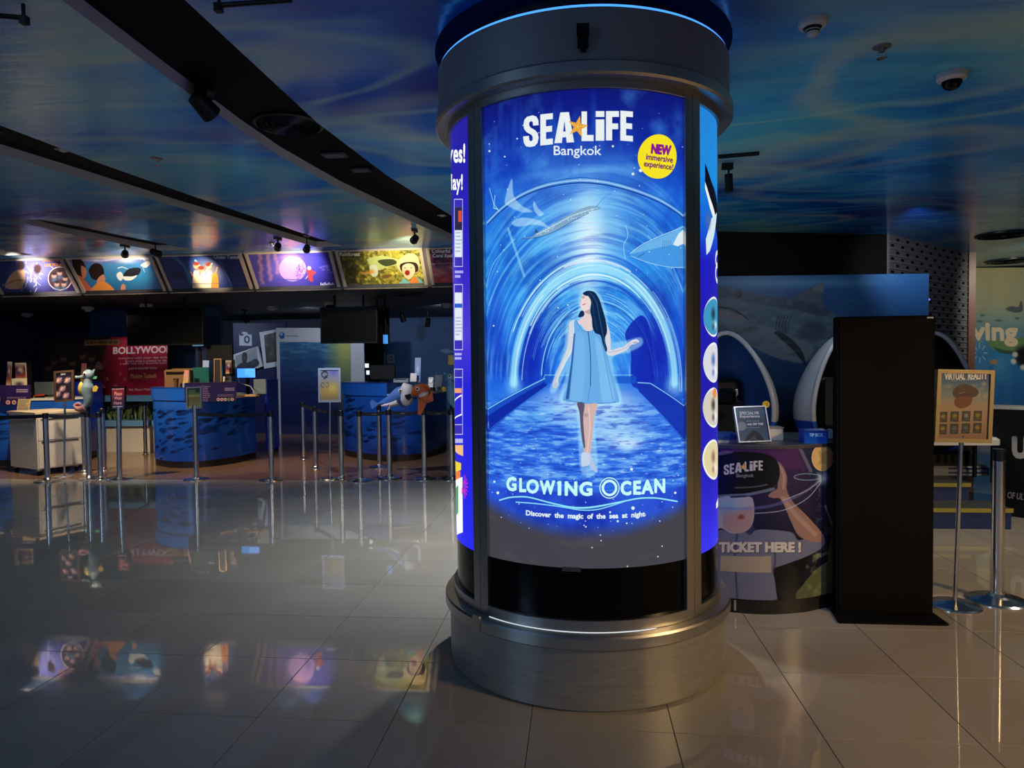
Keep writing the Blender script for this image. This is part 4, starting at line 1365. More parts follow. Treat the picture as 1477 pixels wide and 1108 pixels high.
# big fixture in the long slot
t = thing('swivel_projector', 'bulky black swivel spotlight hanging in the long ceiling slot', 'spotlight', (-2.19, 3.98, HC + 0.075))
MB().cyl((0, 0, 0), (0, 0, -0.06), 0.055, n=16).build('mounting_box', M_SPOT, t)
m = MB().cyl((0, 0, -0.05), (0.0, 0.0, -0.09), 0.016, n=10)
m.build('stem', M_SPOT, t)
m = MB().cyl((-0.03, -0.05, -0.10), (0.01, 0.06, -0.17), 0.05, 0.062, 18)
m.build('lamp_head', M_SPOT, t)
MB().box((0.0, 0.0, -0.095), (0.15, 0.03, 0.012)).build('bracket', M_SPOT, t)
MB().tube([(0.05, 0, 0), (0.09, 0.03, -0.05), (0.06, 0.02, -0.10)], 0.006, 6).build('cable', M_SPOT, t)

# round air diffusers and small panels in the slot
def diffuser(x, y, z, r, label, mat=None, rings=5):
    t = thing('air_diffuser', label, 'vent', (x, y, z))
    mat = mat or pbr('diffuser_dark', (34, 34, 38), 0.35, 0.6)
    MB().lathe([(r, 0.0), (r, -0.012), (r * .93, -0.02), (r * .90, -0.012), (r * .90, 0)], n=40).build('rim', mat, t)
    for k in range(rings):
        q = r * (0.82 - 0.16 * k)
        MB().lathe([(q, -0.004), (q - .012, -0.022), (q - r * .09, -0.006)], n=36).build('vane', mat, t)
    MB().lathe([(0.0001, -0.024), (r * .08, -0.022), (r * .10, -0.004)], n=20).build('hub', mat, t)
    MB().lathe([(0.0001, -0.001), (r * .92, -0.001)], n=32).build('backing', BLACKM, t)
    return t
diffuser(-1.99, 4.72, HC + 0.073, 0.235, 'round dark ringed air diffuser inside the long ceiling slot')
def small_panel(x, y, z, w, d, label, nm='access_panel', cat='panel'):
    t = thing(nm, label, cat, (x, y, z))
    MB().rbox((0, 0, -0.006), (w, d, 0.012), 0.004).build('frame', pbr('panel_frame_grey', (46, 46, 50), 0.4), t)
    MB().box((0, 0, -0.014), (w * .72, d * .72, 0.006)).build('cover', pbr('panel_cover_grey', (90, 90, 94), 0.4), t)
    return t
small_panel(-1.92, 5.45, HC + 0.073, 0.2, 0.14, 'small square grey fitting behind the ringed diffuser in the slot')
small_panel(-1.85, 5.9, HC + 0.073, 0.16, 0.12, 'smaller dim fitting farther along the same slot')
def downlight(x, y, z, label, r=0.06, group=None):
    t = thing('recessed_downlight', label, 'lamp', (x, y, z), 0, group)
    MB().lathe([(r, 0), (r, -0.006), (r * .8, -0.010), (r * .74, -0.002), (r * .4, -0.002), (0.0001, -0.002)], n=24).build('trim_ring', CHROME, t)
    MB().slathe([(r * .55, -0.002), (r * .45, -0.016), (r * .2, -0.022), (0.0001, -0.023)], n=16).build('bulb', pbr('bulb_dim', (190, 190, 186), 0.2), t)
    return t
downlight(-1.52, 7.85, HC + 0.073, 'small round recessed downlight at the far end of the long slot')
downlight(-3.93, 5.05, HC + 0.073, 'small round silver downlight inside the middle slot')
small_panel(-4.08, 4.55, HC + 0.073, 0.07, 0.14, 'small pale bar fitting inside the middle slot, left of its downlight')

# hall ceiling fittings, left half
def rod(px0, py0, px1, py1, label):
    a, b = fz(px0, py0, HC - 0.06), fz(px1, py1, HC - 0.06)
    t = thing('hanging_rail', label, 'rail', (a.x, a.y, HC - 0.06))
    d = b - a
    MB().cyl((0, 0, 0), d, 0.011, n=10).build('rail', M_SPOT, t)
    for k in (0.02, 0.98):
        MB().cyl(d * k, d * k + Vector((0, 0, 0.06)), 0.008, n=8).build('hanger', M_SPOT, t)
    MB().box(d * .01 + Vector((0, 0, -0.01)), (0.03, 0.03, 0.035)).build('end_clip', M_SPOT, t)
rod(314, 8, 420, 0, 'thin dark rail under the ceiling left of the column top')
rod(36, 26, -60, 17, 'thin dark rail at the left edge of the ceiling')
def sprinkler(x, y, z, label):
    t = thing('sprinkler', label, 'sprinkler', (x, y, z))
    MB().lathe([(0.045, 0), (0.042, -0.006), (0.018, -0.010), (0.012, -0.03), (0.0001, -0.03)], n=20).build('escutcheon', pbr('sprinkler_metal', (150, 140, 130), 0.35, 0.8), t)
    m = MB()
    m.tube([(0.014, 0, -0.028), (0.02, 0, -0.04), (0.004, 0, -0.058)], 0.003, 6)
    m.build('yoke', CHROME, t)
    MB().tube([(-0.014, 0, -0.028), (-0.02, 0, -0.04), (-0.004, 0, -0.058)], 0.003, 6).build('yoke', CHROME, t)
    MB().lathe([(0.0001, -0.058), (0.026, -0.058), (0.026, -0.061), (0.0001, -0.061)], n=16).build('deflector', CHROME, t)
    return t
p = fz(226, 228, HC); sprinkler(p.x, p.y, HC, 'small ceiling sprinkler between the long slot and the middle slot')
p = fz(392, 350, HC); sprinkler(p.x, p.y, HC, 'small ceiling sprinkler just in front of the violet Jellyfish board')
# ------------------------------------------------------------------ counter hall
def smooth_path(pts, n=6):
    p = [Vector(q) for q in pts]
    o = []
    for i in range(len(p) - 1):
        p0, p1, p2, p3 = p[max(i - 1, 0)], p[i], p[i + 1], p[min(i + 2, len(p) - 1)]
        for k in range(n):
            t = k / n
            o.append(.5 * ((2 * p1) + (p2 - p0) * t + (2 * p0 - 5 * p1 + 4 * p2 - p3) * t * t + (3 * p1 - p0 - 3 * p2 + p3) * t ** 3))
    return o + [p[-1]]

def strip(path, z0, z1, u0=0.0, u1=1.0):
    """upright printed sheet along a plan path"""
    L = [0.0]
    for a, b in zip(path[:-1], path[1:]): L.append(L[-1] + (b - a).length)
    m = MB()
    vs = []
    for p in path: vs += [(p.x, p.y, z0), (p.x, p.y, z1)]
    fs, uv = [], []
    for i in range(len(path) - 1):
        fs.append((2 * i, 2 * i + 2, 2 * i + 3, 2 * i + 1))
        a, b = L[i] / L[-1], L[i + 1] / L[-1]
        a, b = u0 + (u1 - u0) * a, u0 + (u1 - u0) * b
        uv.append([(a, 0), (b, 0), (b, 1), (a, 1)])
    return m.add(vs, fs, True, uv)

def offset(path, d):
    o = []
    for i, p in enumerate(path):
        t = (path[min(i + 1, len(path) - 1)] - path[max(i - 1, 0)]).normalized()
        o.append(p + Vector((-t.y, t.x)) * d)
    return o

def fish(a, x, y, s, ang=0.0, col=(8, 22, 60), al=.9):
    pts = [(-1, 0), (-.6, -.30), (0, -.40), (.5, -.25), (.78, -.06), (1.15, -.36), (1.05, 0), (1.15, .34), (.78, .08), (.5, .26), (0, .38), (-.6, .28)]
    c_, s_ = math.cos(ang), math.sin(ang)
    a.poly([(x + s * (px * c_ - py * s_), y + s * (px * s_ + py * c_)) for px, py in pts], col, al)

def fish_print(nm, w, h, shoals, base=((28, 92, 190), (18, 66, 158)), marlin=None):
    a = Art(w, h)
    a.grad([(0, base[0]), (1, base[1])])
    n = fbm(h, w, 4, 8, 3)
    a.tint(np.clip((n - .45) * 2, 0, 1), (50, 120, 210), .5)
    for (x, y, rx, ry, k, s0, s1) in shoals:
        for i in range(k):
            fish(a, x + random.gauss(0, rx), y + random.gauss(0, ry), random.uniform(s0, s1), random.uniform(-.5, -.1) + (PI if random.random() < .0 else 0), random.choice([(8, 24, 66), (12, 34, 88), (14, 44, 110)]), random.uniform(.6, .95))
    if marlin:
        for q in marlin: fish(a, *q)
    return a.image(nm)

M_CTOP = pbr('worktop_white', (206, 204, 198), 0.35, 0, 0.05, 6)
M_CBODY = pbr('counter_blue', (22, 66, 150), 0.3, 0, 0.06, 3, coat=0.2)
M_CFRONT = pbr('counter_front_blue', (28, 92, 190), 0.25, 0, 0.06, 3)
M_CEND = pbr('counter_end_blue', (18, 50, 170), 0.3, 0, 0.08, 3, coat=0.3)
M_PLINTH = pbr('plinth_black', (16, 15, 16), 0.5)
M_PURPLE = (40, 26, 78)

def counter(label, plan, back, img, ztop, raised=None, loc=None):
    """curved ticket counter; plan = front line left to right, back = how far the worktop reaches"""
    path = [Vector((p[0], p[1])) for p in smooth_path([(x, y, 0) for x, y in plan])]
    L = Vector((sum(p.x for p in path) / len(path), sum(p.y for p in path) / len(path)))
    t = thing('ticket_counter', label, 'counter', (L.x, L.y, 0))
    path = [p - L for p in path]
    pm = print_mat('fish_' + img.name, img, 0.22, spec=0.5)
    strip(path, 0.10, ztop).build('printed_front', pm, t)
    inner = offset(path, 0.06)
    plinth = path_in = offset(path, 0.05)
    strip(plinth, 0.0, 0.10).build('plinth', M_PLINTH, t)
    # closed carcass behind the front
    b0, b1 = path[0] + Vector(back[0]), path[-1] + Vector(back[1])
    poly = [(p.x, p.y) for p in offset(path, 0.012)] + [(b1.x, b1.y), (b0.x, b0.y)]
    def slab(z0, z1, pts):
        m = MB()
        n = len(pts)
        pv = [Vector((x, y, 0)) for x, y in pts]
        tr = [tuple(q) for q in tessellate_polygon([pv])]
        up = [q if (pv[q[1]] - pv[q[0]]).cross(pv[q[2]] - pv[q[0]]).z > 0 else q[::-1] for q in tr]
        m.add([(x, y, z1) for x, y in pts], up)
        m.add([(x, y, z0) for x, y in pts], [q[::-1] for q in up])
        ar = sum(pts[i][0] * pts[(i + 1) % n][1] - pts[(i + 1) % n][0] * pts[i][1] for i in range(n))
        m.add([(x, y, z0) for x, y in pts] + [(x, y, z1) for x, y in pts], [((i, (i + 1) % n, n + (i + 1) % n, n + i) if ar > 0 else (i, n + i, n + (i + 1) % n, (i + 1) % n)) for i in range(n)])
        return m
    slab(0.0, ztop - 0.03, poly).build('carcass', M_PLINTH, t)
    top = [(p.x, p.y) for p in offset(path, -0.02)] + [(b1.x, b1.y), (b0.x, b0.y)]
    slab(ztop - 0.03, ztop, top).build('worktop', M_CTOP, t)
    if raised:
        i0, i1, zr = raised
        seg = path[i0:i1]
        pts = [(p.x, p.y) for p in offset(seg, -0.021)] + [(p.x, p.y) for p in offset(seg, 0.42)][::-1]
        slab(ztop - .031, zr - 0.015, pts).build('raised_front', M_CFRONT, t)
        slab(zr - 0.015, zr, [(p.x, p.y) for p in offset(seg, -0.026)] + [(p.x, p.y) for p in offset(seg, 0.43)][::-1]).build('raised_ledge', M_CBODY, t)
    return t, L, path

# middle counter
img_m = fish_print('middle', 640, 330, [(190, 120, 60, 40, 14, 20, 36), (330, 150, 70, 50, 22, 14, 28), (210, 230, 80, 36, 20, 14, 28), (440, 110, 60, 40, 16, 14, 26), (70, 200, 30, 60, 7, 16, 28), (520, 60, 40, 30, 8, 12, 20), (560, 160, 40, 40, 6, 12, 18)])
mid_plan = [(-6.64, 10.50), (-6.60, 10.22), (-6.26, 9.95), (-5.92, 9.84), (-5.60, 9.97), (-5.38, 10.36), (-5.29, 10.95)]
mid, ML, mp_ = counter('middle ticket counter with a blue front printed with dark fish, purple banner on it', mid_plan, ((0.25, 1.3), (-0.7, 0.9)), img_m, 1.05, (0, 29, 1.215))
# right counter
img_r = fish_print('right', 640, 330, [(100, 110, 40, 40, 9, 20, 38), (110, 220, 60, 55, 20, 14, 30), (300, 190, 90, 55, 26, 10, 24), (420, 210, 60, 50, 18, 10, 20)], ((26, 86, 180), (14, 48, 126)))
right_plan = [(-3.96, 11.55), (-3.93, 11.33), (-3.68, 11.02), (-3.40, 10.78), (-2.95, 10.56), (-2.52, 10.78), (-2.36, 11.36), (-2.32, 12.10)]
rgt, RL, rp_ = counter('right ticket counter with a blue fish-printed front, behind the fish figures', right_plan, ((0.5, 1.2), (-0.9, 0.5)), img_r, 1.06, (0, 25, 1.235))
# left counter, cut by the picture's edge
img_l = fish_print('left', 512, 330, [(200, 200, 120, 50, 40, 8, 20), (360, 140, 60, 50, 20, 8, 20)])
left_plan = [(-12.0, 10.2), (-11.0, 10.0), (-9.6, 9.93), (-8.95, 9.97), (-8.5, 10.17), (-8.1, 10.32), (-7.95, 10.6)]
lft, LL, lp_ = counter('left ticket counter with a blue fish-printed front, partly outside the picture', left_plan, ((0.2, 1.4), (-0.9, 0.6)), img_l, 1.05, None)

def counter_end(px0, px1, ybase, ytop, depth, label):
    a, b = fz(px0, ybase), fz(px1, ybase - 3)
    d = math.hypot(a.x, a.y)
    Yc = a.y
    top = fy(px0, ytop, Yc).z
    t = thing('counter_end_block', label, 'counter', ((a.x + b.x) / 2, Yc + depth / 2, 0))
    w = abs(b.x - a.x)
    MB().rbox((0, 0, (top + .08) / 2), (w, depth, top - .08), 0.012).build('body', M_CEND, t)
    MB().box((0, 0.01, 0.04), (w - .04, depth - .04, 0.08)).build('plinth', M_PLINTH, t)
    MB().rbox((0, 0, top + .008), (w + .01, depth + .01, 0.016), 0.006).build('cap', M_CEND, t)
    return t, top + .017
endL = counter_end(104, 147, 658, 552, 0.35, 'bright blue end block of the left counter, behind the blue seahorse figure')
counter_end(383.5, 397.5, 656, 549, 0.45, 'narrow bright blue end block at the right end of the middle counter')

# ---- purple banners hung on the counter fronts
def purple_banner(px0, px1, py0, py1, Y, label, left_text, nm, YR=None):
    o = fy(px0, py0, Y); e = fy(px1, py0, YR or Y); d = fy(px0, py1, Y)
    e.z = o.z; d.x = o.x
    t = thing('counter_banner', label, 'banner', o)
    ex, ey = e - o, d - o
    a = Art(320, 128, flat_map(o, ex, ey, 320, 128))
    a.grad([(0, (54, 36, 96)), (1, (44, 28, 84))])
    w = px1 - px0; h = py1 - py0
    if left_text:
        a.rules((px0 + w * .32, py0 + h * .1, px0 + w * .50, py0 + h * .95), 9, (190, 160, 170), .5)
        a.rules((px0 + w * .78, py0 + h * .2, px0 + w * .97, py0 + h * .38), 2, (235, 215, 215), .6, ragged=.1)
        a.rules((px0 + w * .64, py0 + h * .55, px0 + w * .95, py0 + h * .68), 2, (220, 190, 190), .4, ragged=.1)
        for k in range(5):
            cx = px0 + w * (.655 + .068 * k)
            a.disc(cx, py0 + h * .83, 2.4, (232, 190, 180) if k != 3 else (96, 170, 60))
            a.disc(cx, py0 + h * .83, 1.0, (150, 80, 110))
    else:
        a.rules((px0 + w * .55, py0 + h * .14, px0 + w * .94, py0 + h * .34), 2, (235, 215, 215), .6, ragged=.1)
        a.rules((px0 + w * .24, py0 + h * .55, px0 + w * .9, py0 + h * .66), 2, (220, 180, 170), .4, ragged=.1)
        for k in range(3):
            cx = px0 + w * (.27 + .2 * k)
            a.disc(cx, py0 + h * .84, 3.2, (232, 180, 160)); a.disc(cx, py0 + h * .84, 1.4, (150, 80, 100))
    m = MB(); sheet(m, (0, 0, 0), ex, ey, 0.012)
    m.build('printed_sheet', print_mat('print_' + nm, a.image('print_' + nm), 0.4), t)
    MB().box(ex / 2 + Vector((0, 0.006, 0.006)), (ex.length, 0.02, 0.012), math.atan2(ex.y, ex.x)).build('top_rail', pbr('banner_rail', (70, 50, 90), 0.4), t)
    return t
purple_banner(266, 340.5, 553.5, 581, 9.73, 'purple printed banner on the front of the middle counter', True, 'banner_middle', 10.17)
purple_banner(0, 43, 557, 585, 9.90, 'purple printed banner on the left counter above the white cabinet', False, 'banner_left')
# seal strip where the raised front of the middle counter ends
# ------------------------------------------------------------------ white cabinet on castors
A_, B_, C_ = fz(15.5, 681), fz(55, 687), fz(91.5, 676)
cab = thing('drawer_cabinet', 'white cabinet on castors with a drawer, before the left counter', 'cabinet', (B_.x, B_.y, 0))
ux = Vector((A_.x - B_.x, A_.y - B_.y, 0)); uy = Vector((C_.x - B_.x, C_.y - B_.y, 0))
w1 = ux.length; ux.normalize()
uy = Vector((-ux.y, ux.x, 0)); 
if uy.dot(Vector((C_.x - B_.x, C_.y - B_.y, 0))) < 0: uy = -uy
# carcass frame: ux runs along the plain side, uy along the drawer side
vx, vy = ux * 0.80, uy * 0.60
R = Matrix((ux, -uy if ux.cross(-uy).z > 0 else uy, Vector((0, 0, 1)))).transposed()
cen = (vx + vy) / 2
ztop = fy(56, 598, B_.y).z
MB().box(cen + Vector((0, 0, (ztop + .09) / 2)), (0.80, 0.60, ztop - .09), mat=R).build('carcass', WHITE, cab)
MB().box(cen + Vector((0, 0, ztop + .014)), (0.84, 0.64, 0.028), mat=R).build('worktop', pbr('cabinet_top', (222, 204, 176), 0.35), cab)
nrm = -ux
for z0, z1 in ((.11, ztop * .56), (ztop * .575, ztop * .93)):
    d = MB().box(vy / 2 + nrm * .009 + Vector((0, 0, (z0 + z1) / 2)), (0.018, 0.57, z1 - z0), mat=R).build('drawer', WHITE, cab)
    MB().box(vy / 2 + nrm * .02 + Vector((0, 0, z1 - .012)), (0.012, 0.50, 0.012), mat=R).build('handle', BLACK, d)
for a_, b_ in ((.08, .08), (.92, .08), (.08, .92), (.92, .92)):
    q = vx * a_ + vy * b_
    c_ = MB().cyl(q + Vector((-.012, 0, .035)), q + Vector((.012, 0, .035)), 0.035, n=14).build('caster', BLACK, cab)
    MB().box(q + Vector((0, 0, .078)), (0.04, 0.05, 0.03)).build('caster_fork', CHROME, c_)

# ------------------------------------------------------------------ things on the counters
def board_thing(nm, label, cat, corners, depth, img, mat=None, group=None, frame=None, parts='printed_sheet', glow=0, rough=.4):
    """flat rectangular thing from its top-left, top-right and bottom-left corners"""
    o, e, d = corners
    t = thing(nm, label, cat, d, 0, group)
    ex, ey = e - o, d - o
    m = MB(); sheet(m, o - d, ex, ey, depth)
    m.build(parts, mat or print_mat('print_' + img.name, img, rough, glow), t)
    if frame:
        fw_, fm_ = frame
        n = ex.cross(-ey).normalized()
        X, Zd = ex.normalized(), -ey.normalized()
        Rm = Matrix((X, -n, Zd)).transposed()
        for c_, s_ in ((ex / 2, (ex.length + fw_, depth + .012, fw_)), (ex / 2 + ey, (ex.length + fw_, depth + .012, fw_)), (ey / 2, (fw_, depth + .012, ey.length - fw_)), (ey / 2 + ex, (fw_, depth + .012, ey.length - fw_))):
            MB().box(o - d + c_ - n * (depth / 2 - .003), s_, mat=Rm).build('frame_bar', fm_, t)
    return t
def quad(px0, py0, px1, py1, Y):
    return fy(px0, py0, Y), fy(px1, py0, Y), fy(px0, py1, Y)

def monitor(px0, py0, px1, py1, Y, label, back=True, col=None, base_z=None, glow=None, foot=True):
    o, e, d = quad(px0, py0, px1, py1, Y)
    w, h = (e - o).length, (d - o).length
    bz = base_z if base_z is not None else d.z - 0.12
    cx = (o.x + e.x) / 2
    t = thing('monitor', label, 'monitor', (cx, Y, bz))
    m = MB().rbox((0, 0, d.z - bz + h / 2), (w, 0.035, h), 0.008)
    m.build('housing', col or BLACK, t)
    if glow is not None:
        MB().box((0, -0.019, d.z - bz + h / 2), (w * .94, 0.004, h * .9)).build('screen', glow, t)
    if foot:
        MB().box((0, 0.03, (d.z - bz) / 2 + .055), (0.05, 0.02, d.z - bz + .10)).build('stand_arm', BLACK, t)
        MB().lathe([(0.12, 0), (0.12, 0.008), (0.02, 0.016), (0.0001, 0.016)], n=24, sy=.7).build('stand_foot', BLACK, t)
    return t
M_SCRB = glow_mat('screen_blue_glow', (70, 150, 245), 1.3)
monitor(342, 531, 369.5, 545.5, 10.6, 'small monitor with a glowing blue screen at the right of the middle counter', glow=M_SCRB, base_z=1.053)
monitor(366, 547, 384, 568, 10.55, 'pale grey-green monitor back at the right end of the middle counter', col=pbr('monitor_grey', (120, 132, 132), 0.4), base_z=1.053)
monitor(298, 497.5, 336, 519.5, 10.9, 'black monitor high above the middle counter between the TV and the photo wall', base_z=1.053)
t = monitor(278, 488.5, 294.5, 500, 10.9, 'small bluish glowing screen under the left hanging TV', glow=glow_mat('screen_pale_glow', (96, 140, 170), 0.8), base_z=1.053)
monitor(50, 551, 77, 569.5, 10.75, 'grey monitor back on the left counter beside the framed menu', col=pbr('monitor_grey2', (96, 106, 116), 0.4), base_z=1.053)
monitor(534, 526.5, 570, 547, 10.93, 'large black monitor back on the right counter', base_z=1.2365)
MZ = 1.216

def leaflet(nm, w, h, paint):
    a = Art(w, h); paint(a); return a.image(nm)
def lf_warm(a):
    a.grad([(0, (240, 228, 196)), (.5, (246, 224, 160)), (1, (250, 232, 170))])
    a.blob(a.w * .5, a.h * .3, a.w * .3, a.h * .14, (60, 56, 90), .9)
    a.rules((4, a.h * .55, a.w - 4, a.h * .9), 5, (120, 90, 60), .5)
def lf_dark(a):
    a.grad([(0, (226, 206, 176)), (.3, (70, 50, 60)), (.7, (150, 60, 60)), (1, (230, 200, 150))])
    a.blob(a.w * .5, a.h * .4, a.w * .3, a.h * .2, (236, 206, 190), .9)
    a.blob(a.w * .35, a.h * .55, a.w * .22, a.h * .12, (50, 60, 110), .9)
def lf_blue(a):
    a.grad([(0, (170, 190, 220)), (1, (110, 150, 210))])
    a.blob(a.w * .5, a.h * .5, a.w * .25, a.h * .2, (230, 236, 244), .9)
    a.rules((3, a.h * .75, a.w - 3, a.h * .92), 3, (60, 80, 120), .5)
def lf_pink(a):
    a.grad([(0, (206, 110, 110)), (.35, (226, 160, 150)), (1, (200, 170, 90))])
    a.rules((3, a.h * .2, a.w - 3, a.h * .9), 6, (120, 60, 50), .4)
def lf_lines(a):
    a.grad([(0, (196, 176, 130)), (1, (170, 150, 120))])
    a.rules((4, 4, a.w - 4, a.h - 4), 11, (70, 64, 64), .5)
def lf_white(a):
    a.grad([(0, (214, 206, 200)), (1, (206, 196, 190))])
I_warm, I_dark, I_blue, I_pink, I_lines, I_white = (leaflet('leaflet_%d' % i, 48, 72, f) for i, f in enumerate((lf_warm, lf_dark, lf_blue, lf_pink, lf_lines, lf_white)))
M_PAPER = {}
def stand_leaflet(px0, py0, px1, py1, Y, img, label, nm='leaflet_stand', cat='leaflet', z=None):
    """printed sheet in a clear stand, leaning back slightly"""
    o, e, d = quad(px0, py0, px1, py1, Y)
    t = board_thing(nm, label, cat, (o + Vector((0, .03, 0)), e + Vector((0, .03, 0)), d), 0.006, img, M_PAPER.setdefault(img.name, print_mat('print_' + img.name, img, 0.35)))
    w = (e - o).length
    zz = z if z is not None else d.z - .01
    MB().box((w / 2, 0.03, (zz - d.z) / 2), (w, 0.10, max(.008, d.z - zz))).build('foot', pbr('acrylic', (150, 160, 168), 0.1), t)
    return t
# middle counter
t = thing('snack_carton', 'open brown cardboard carton at the left of the middle counter', 'box', fy(258, 553, 10.12))
w = (fy(276, 553, 10.12) - fy(240, 553, 10.12)).length; h = (fy(258, 530, 10.12) - fy(258, 553, 10.12)).length
t.location.y = 10.18
t.location.z = MZ
M_CARD = pbr('cardboard', (120, 86, 44), 0.8, 0, 0.15, 12)
for c_, s_ in (((0, -.10, h / 2), (w, .006, h)), ((0, .10, h * .6), (w, .006, h * 1.1)), ((-w / 2, 0, h * .55), (.006, .2, h)), ((w / 2, 0, h * .55), (.006, .2, h))):
    MB().box(c_, s_).build('side_panel', M_CARD, t)
MB().box((0, 0, .004), (w, .2, .008)).build('bottom_panel', M_CARD, t)
MB().box((0, -.13, h * 1.02), (w * .9, .07, .004), mat=Matrix.Rotation(.5, 3, 'X')).build('flap', M_CARD, t)
p = fy(254, 553, 9.955)
t = thing('paper_cup', 'brown paper cup in front of the cardboard carton', 'cup', (p.x, p.y, MZ))
MB().lathe([(0.0001, 0), (.028, 0), (.038, .115), (.040, .118), (.036, .118), (.034, .1)], n=20).build('cup', pbr('cup_brown', (96, 66, 36), 0.5), t)
MB().lathe([(.041, .116), (.040, .128), (.02, .132), (0.0001, .132)], n=20).build('lid', pbr('lid_dark', (50, 36, 24), 0.4), t)
stand_leaflet(264, 534, 271, 552.5, 9.94, I_pink, 'small pink leaflet standing by the brown carton', z=MZ)
stand_leaflet(291, 520, 300, 566, 10.42, I_blue, 'pale blue leaflet standing above the green-blue counter screen', z=1.052)
o, e, d = quad(279, 530, 302, 554, 10.15)
t = thing('sneeze_screen', 'clear greenish acrylic screen standing on the middle counter', 'screen', (d.x, d.y, MZ))
MB().rbox(((e - o).length / 2, 0, (o.z - MZ) / 2), ((e - o).length, .012, o.z - MZ), .003).build('panel', pbr('acrylic_green', (40, 96, 88), 0.08, 0, 0.1), t)
MB().box(((e - o).length / 2, 0.0, .012), ((e - o).length, .08, .02)).build('foot', pbr('acrylic', (150, 160, 168), 0.1), t)
M_GOLD = pbr('gold_edge', (200, 160, 100), 0.35, 0.8)
board_thing('narrow_sign', 'tall narrow dark sign with gold edges on the middle counter', 'sign', quad(309.5, 518, 319, 553, 10.14), 0.02, None, pbr('sign_brown', (50, 32, 22), 0.4), frame=(.016, M_GOLD), parts='panel')
def brochure_rack(px0, px1, y0, ym, y1, Y, label, z):
    o, e, d = quad(px0, y0, px1, y1, Y)
    w = (e - o).length
    t = thing('brochure_rack', label, 'rack', (d.x, d.y, z))
    hz = o.z - z; hm = fy(px0, ym, Y).z - z
    MB().box((w / 2, .10, hz / 2), (w, .012, hz)).build('back_panel', BLACK, t)
    MB().box((w / 2, .05, .008), (w, .10, .016)).build('base', BLACK, t)
    for x_ in (0.004, w - .004):
        MB().box((x_, .05, hm / 2), (.008, .10, hm)).build('side_panel', BLACK, t)
    m = MB(); sheet(m, (0.01, .0, hm), (w - .02, 0, 0), (0, 0, -hm + .012), .02)
    m.build('brochure', M_PAPER.setdefault(I_warm.name, print_mat('print_' + I_warm.name, I_warm, 0.35)), t)
    m = MB(); sheet(m, (0.02, .07, hz * .97), (w * .62, 0, 0), (0, 0, -hz * .5), .02)
    m.build('brochure', M_PAPER.setdefault(I_dark.name, print_mat('print_' + I_dark.name, I_dark, 0.35)), t)
    return t
brochure_rack(321, 335, 519, 543, 553, 10.32, 'brochure rack beside the narrow gold-edged sign', MZ)
brochure_rack(16, 40, 522, 546, 558, 10.2, 'brochure rack with warm-toned leaflets on the left counter', 1.05)
# cables and keyboard of the blue monitor
p = fy(358, 572, 10.35)
t = thing('keyboard', 'small pale keyboard on the worktop under the blue monitor', 'keyboard', (p.x, p.y, 1.05))
MB().rbox((0, 0, .012), (.30, .12, .022), .006).build('case', pbr('keyboard_tan', (186, 140, 84), 0.5), t)
kb = MB()
for i in range(9):
    for j in range(3):
        kb.box((-.12 + .03 * i, -.035 + .032 * j, .026), (.024, .025, .008))
kb.build('keys', pbr('key_pale', (206, 180, 140), 0.5), t, kind='stuff')
a_, b_ = fy(343, 545, 10.55), fy(365.5, 566, 10.42)
o = MB().tube([a_, a_ + Vector((.05, -.05, -.08)), (a_ + b_) / 2 + Vector((.08, 0, -.02)), b_ + Vector((0, 0, .03)), Vector((b_.x, b_.y, 1.056))], 0.006, 8).build('power_cable', pbr('cable_white', (206, 206, 200), 0.5), None, 'white cable hanging from the blue monitor to the worktop', 'cable')
# left counter
stand_leaflet(24, 576, 42, 592.5, 9.62, I_lines, 'price leaflet with lines of print standing on the white cabinet', z=ztop + .030)
p = fy(57, 575, 10.45)
t = thing('stapler', 'small red stapler on the left counter by the grey monitor', 'stapler', (p.x, p.y, 1.05))
MB().rbox((0, 0, .012), (.16, .04, .02), .008).build('base', BLACK, t)
MB().box((0.0, 0, .04), (.15, .036, .024), mat=Matrix.Rotation(-.12, 3, 'Y')).build('arm', pbr('stapler_red', (206, 60, 44), 0.35), t)
stand_leaflet(8.6, 522, 15, 556, 10.2, I_dark, 'narrow dark leaflet in a clear stand at the far left of the left counter', z=1.05)
stand_leaflet(116, 524, 123, 551, endL[0].location.y - .08, I_pink, 'small red and cream card standing above the seahorse figure', z=endL[1])
p = fy(136, 549, endL[0].location.y + .02)
t = thing('card_reader', 'small card reader with a green screen on the bright blue end block', 'card reader', (p.x, p.y, endL[1]))
MB().box((0, 0, .06), (.14, .03, .10), mat=Matrix.Rotation(-.5, 3, 'X')).build('case', BLACK, t)
MB().box((0, -.016, .062), (.12, .008, .05), mat=Matrix.Rotation(-.5, 3, 'X')).build('screen', glow_mat('green_lcd', (120, 190, 140), 0.6), t)
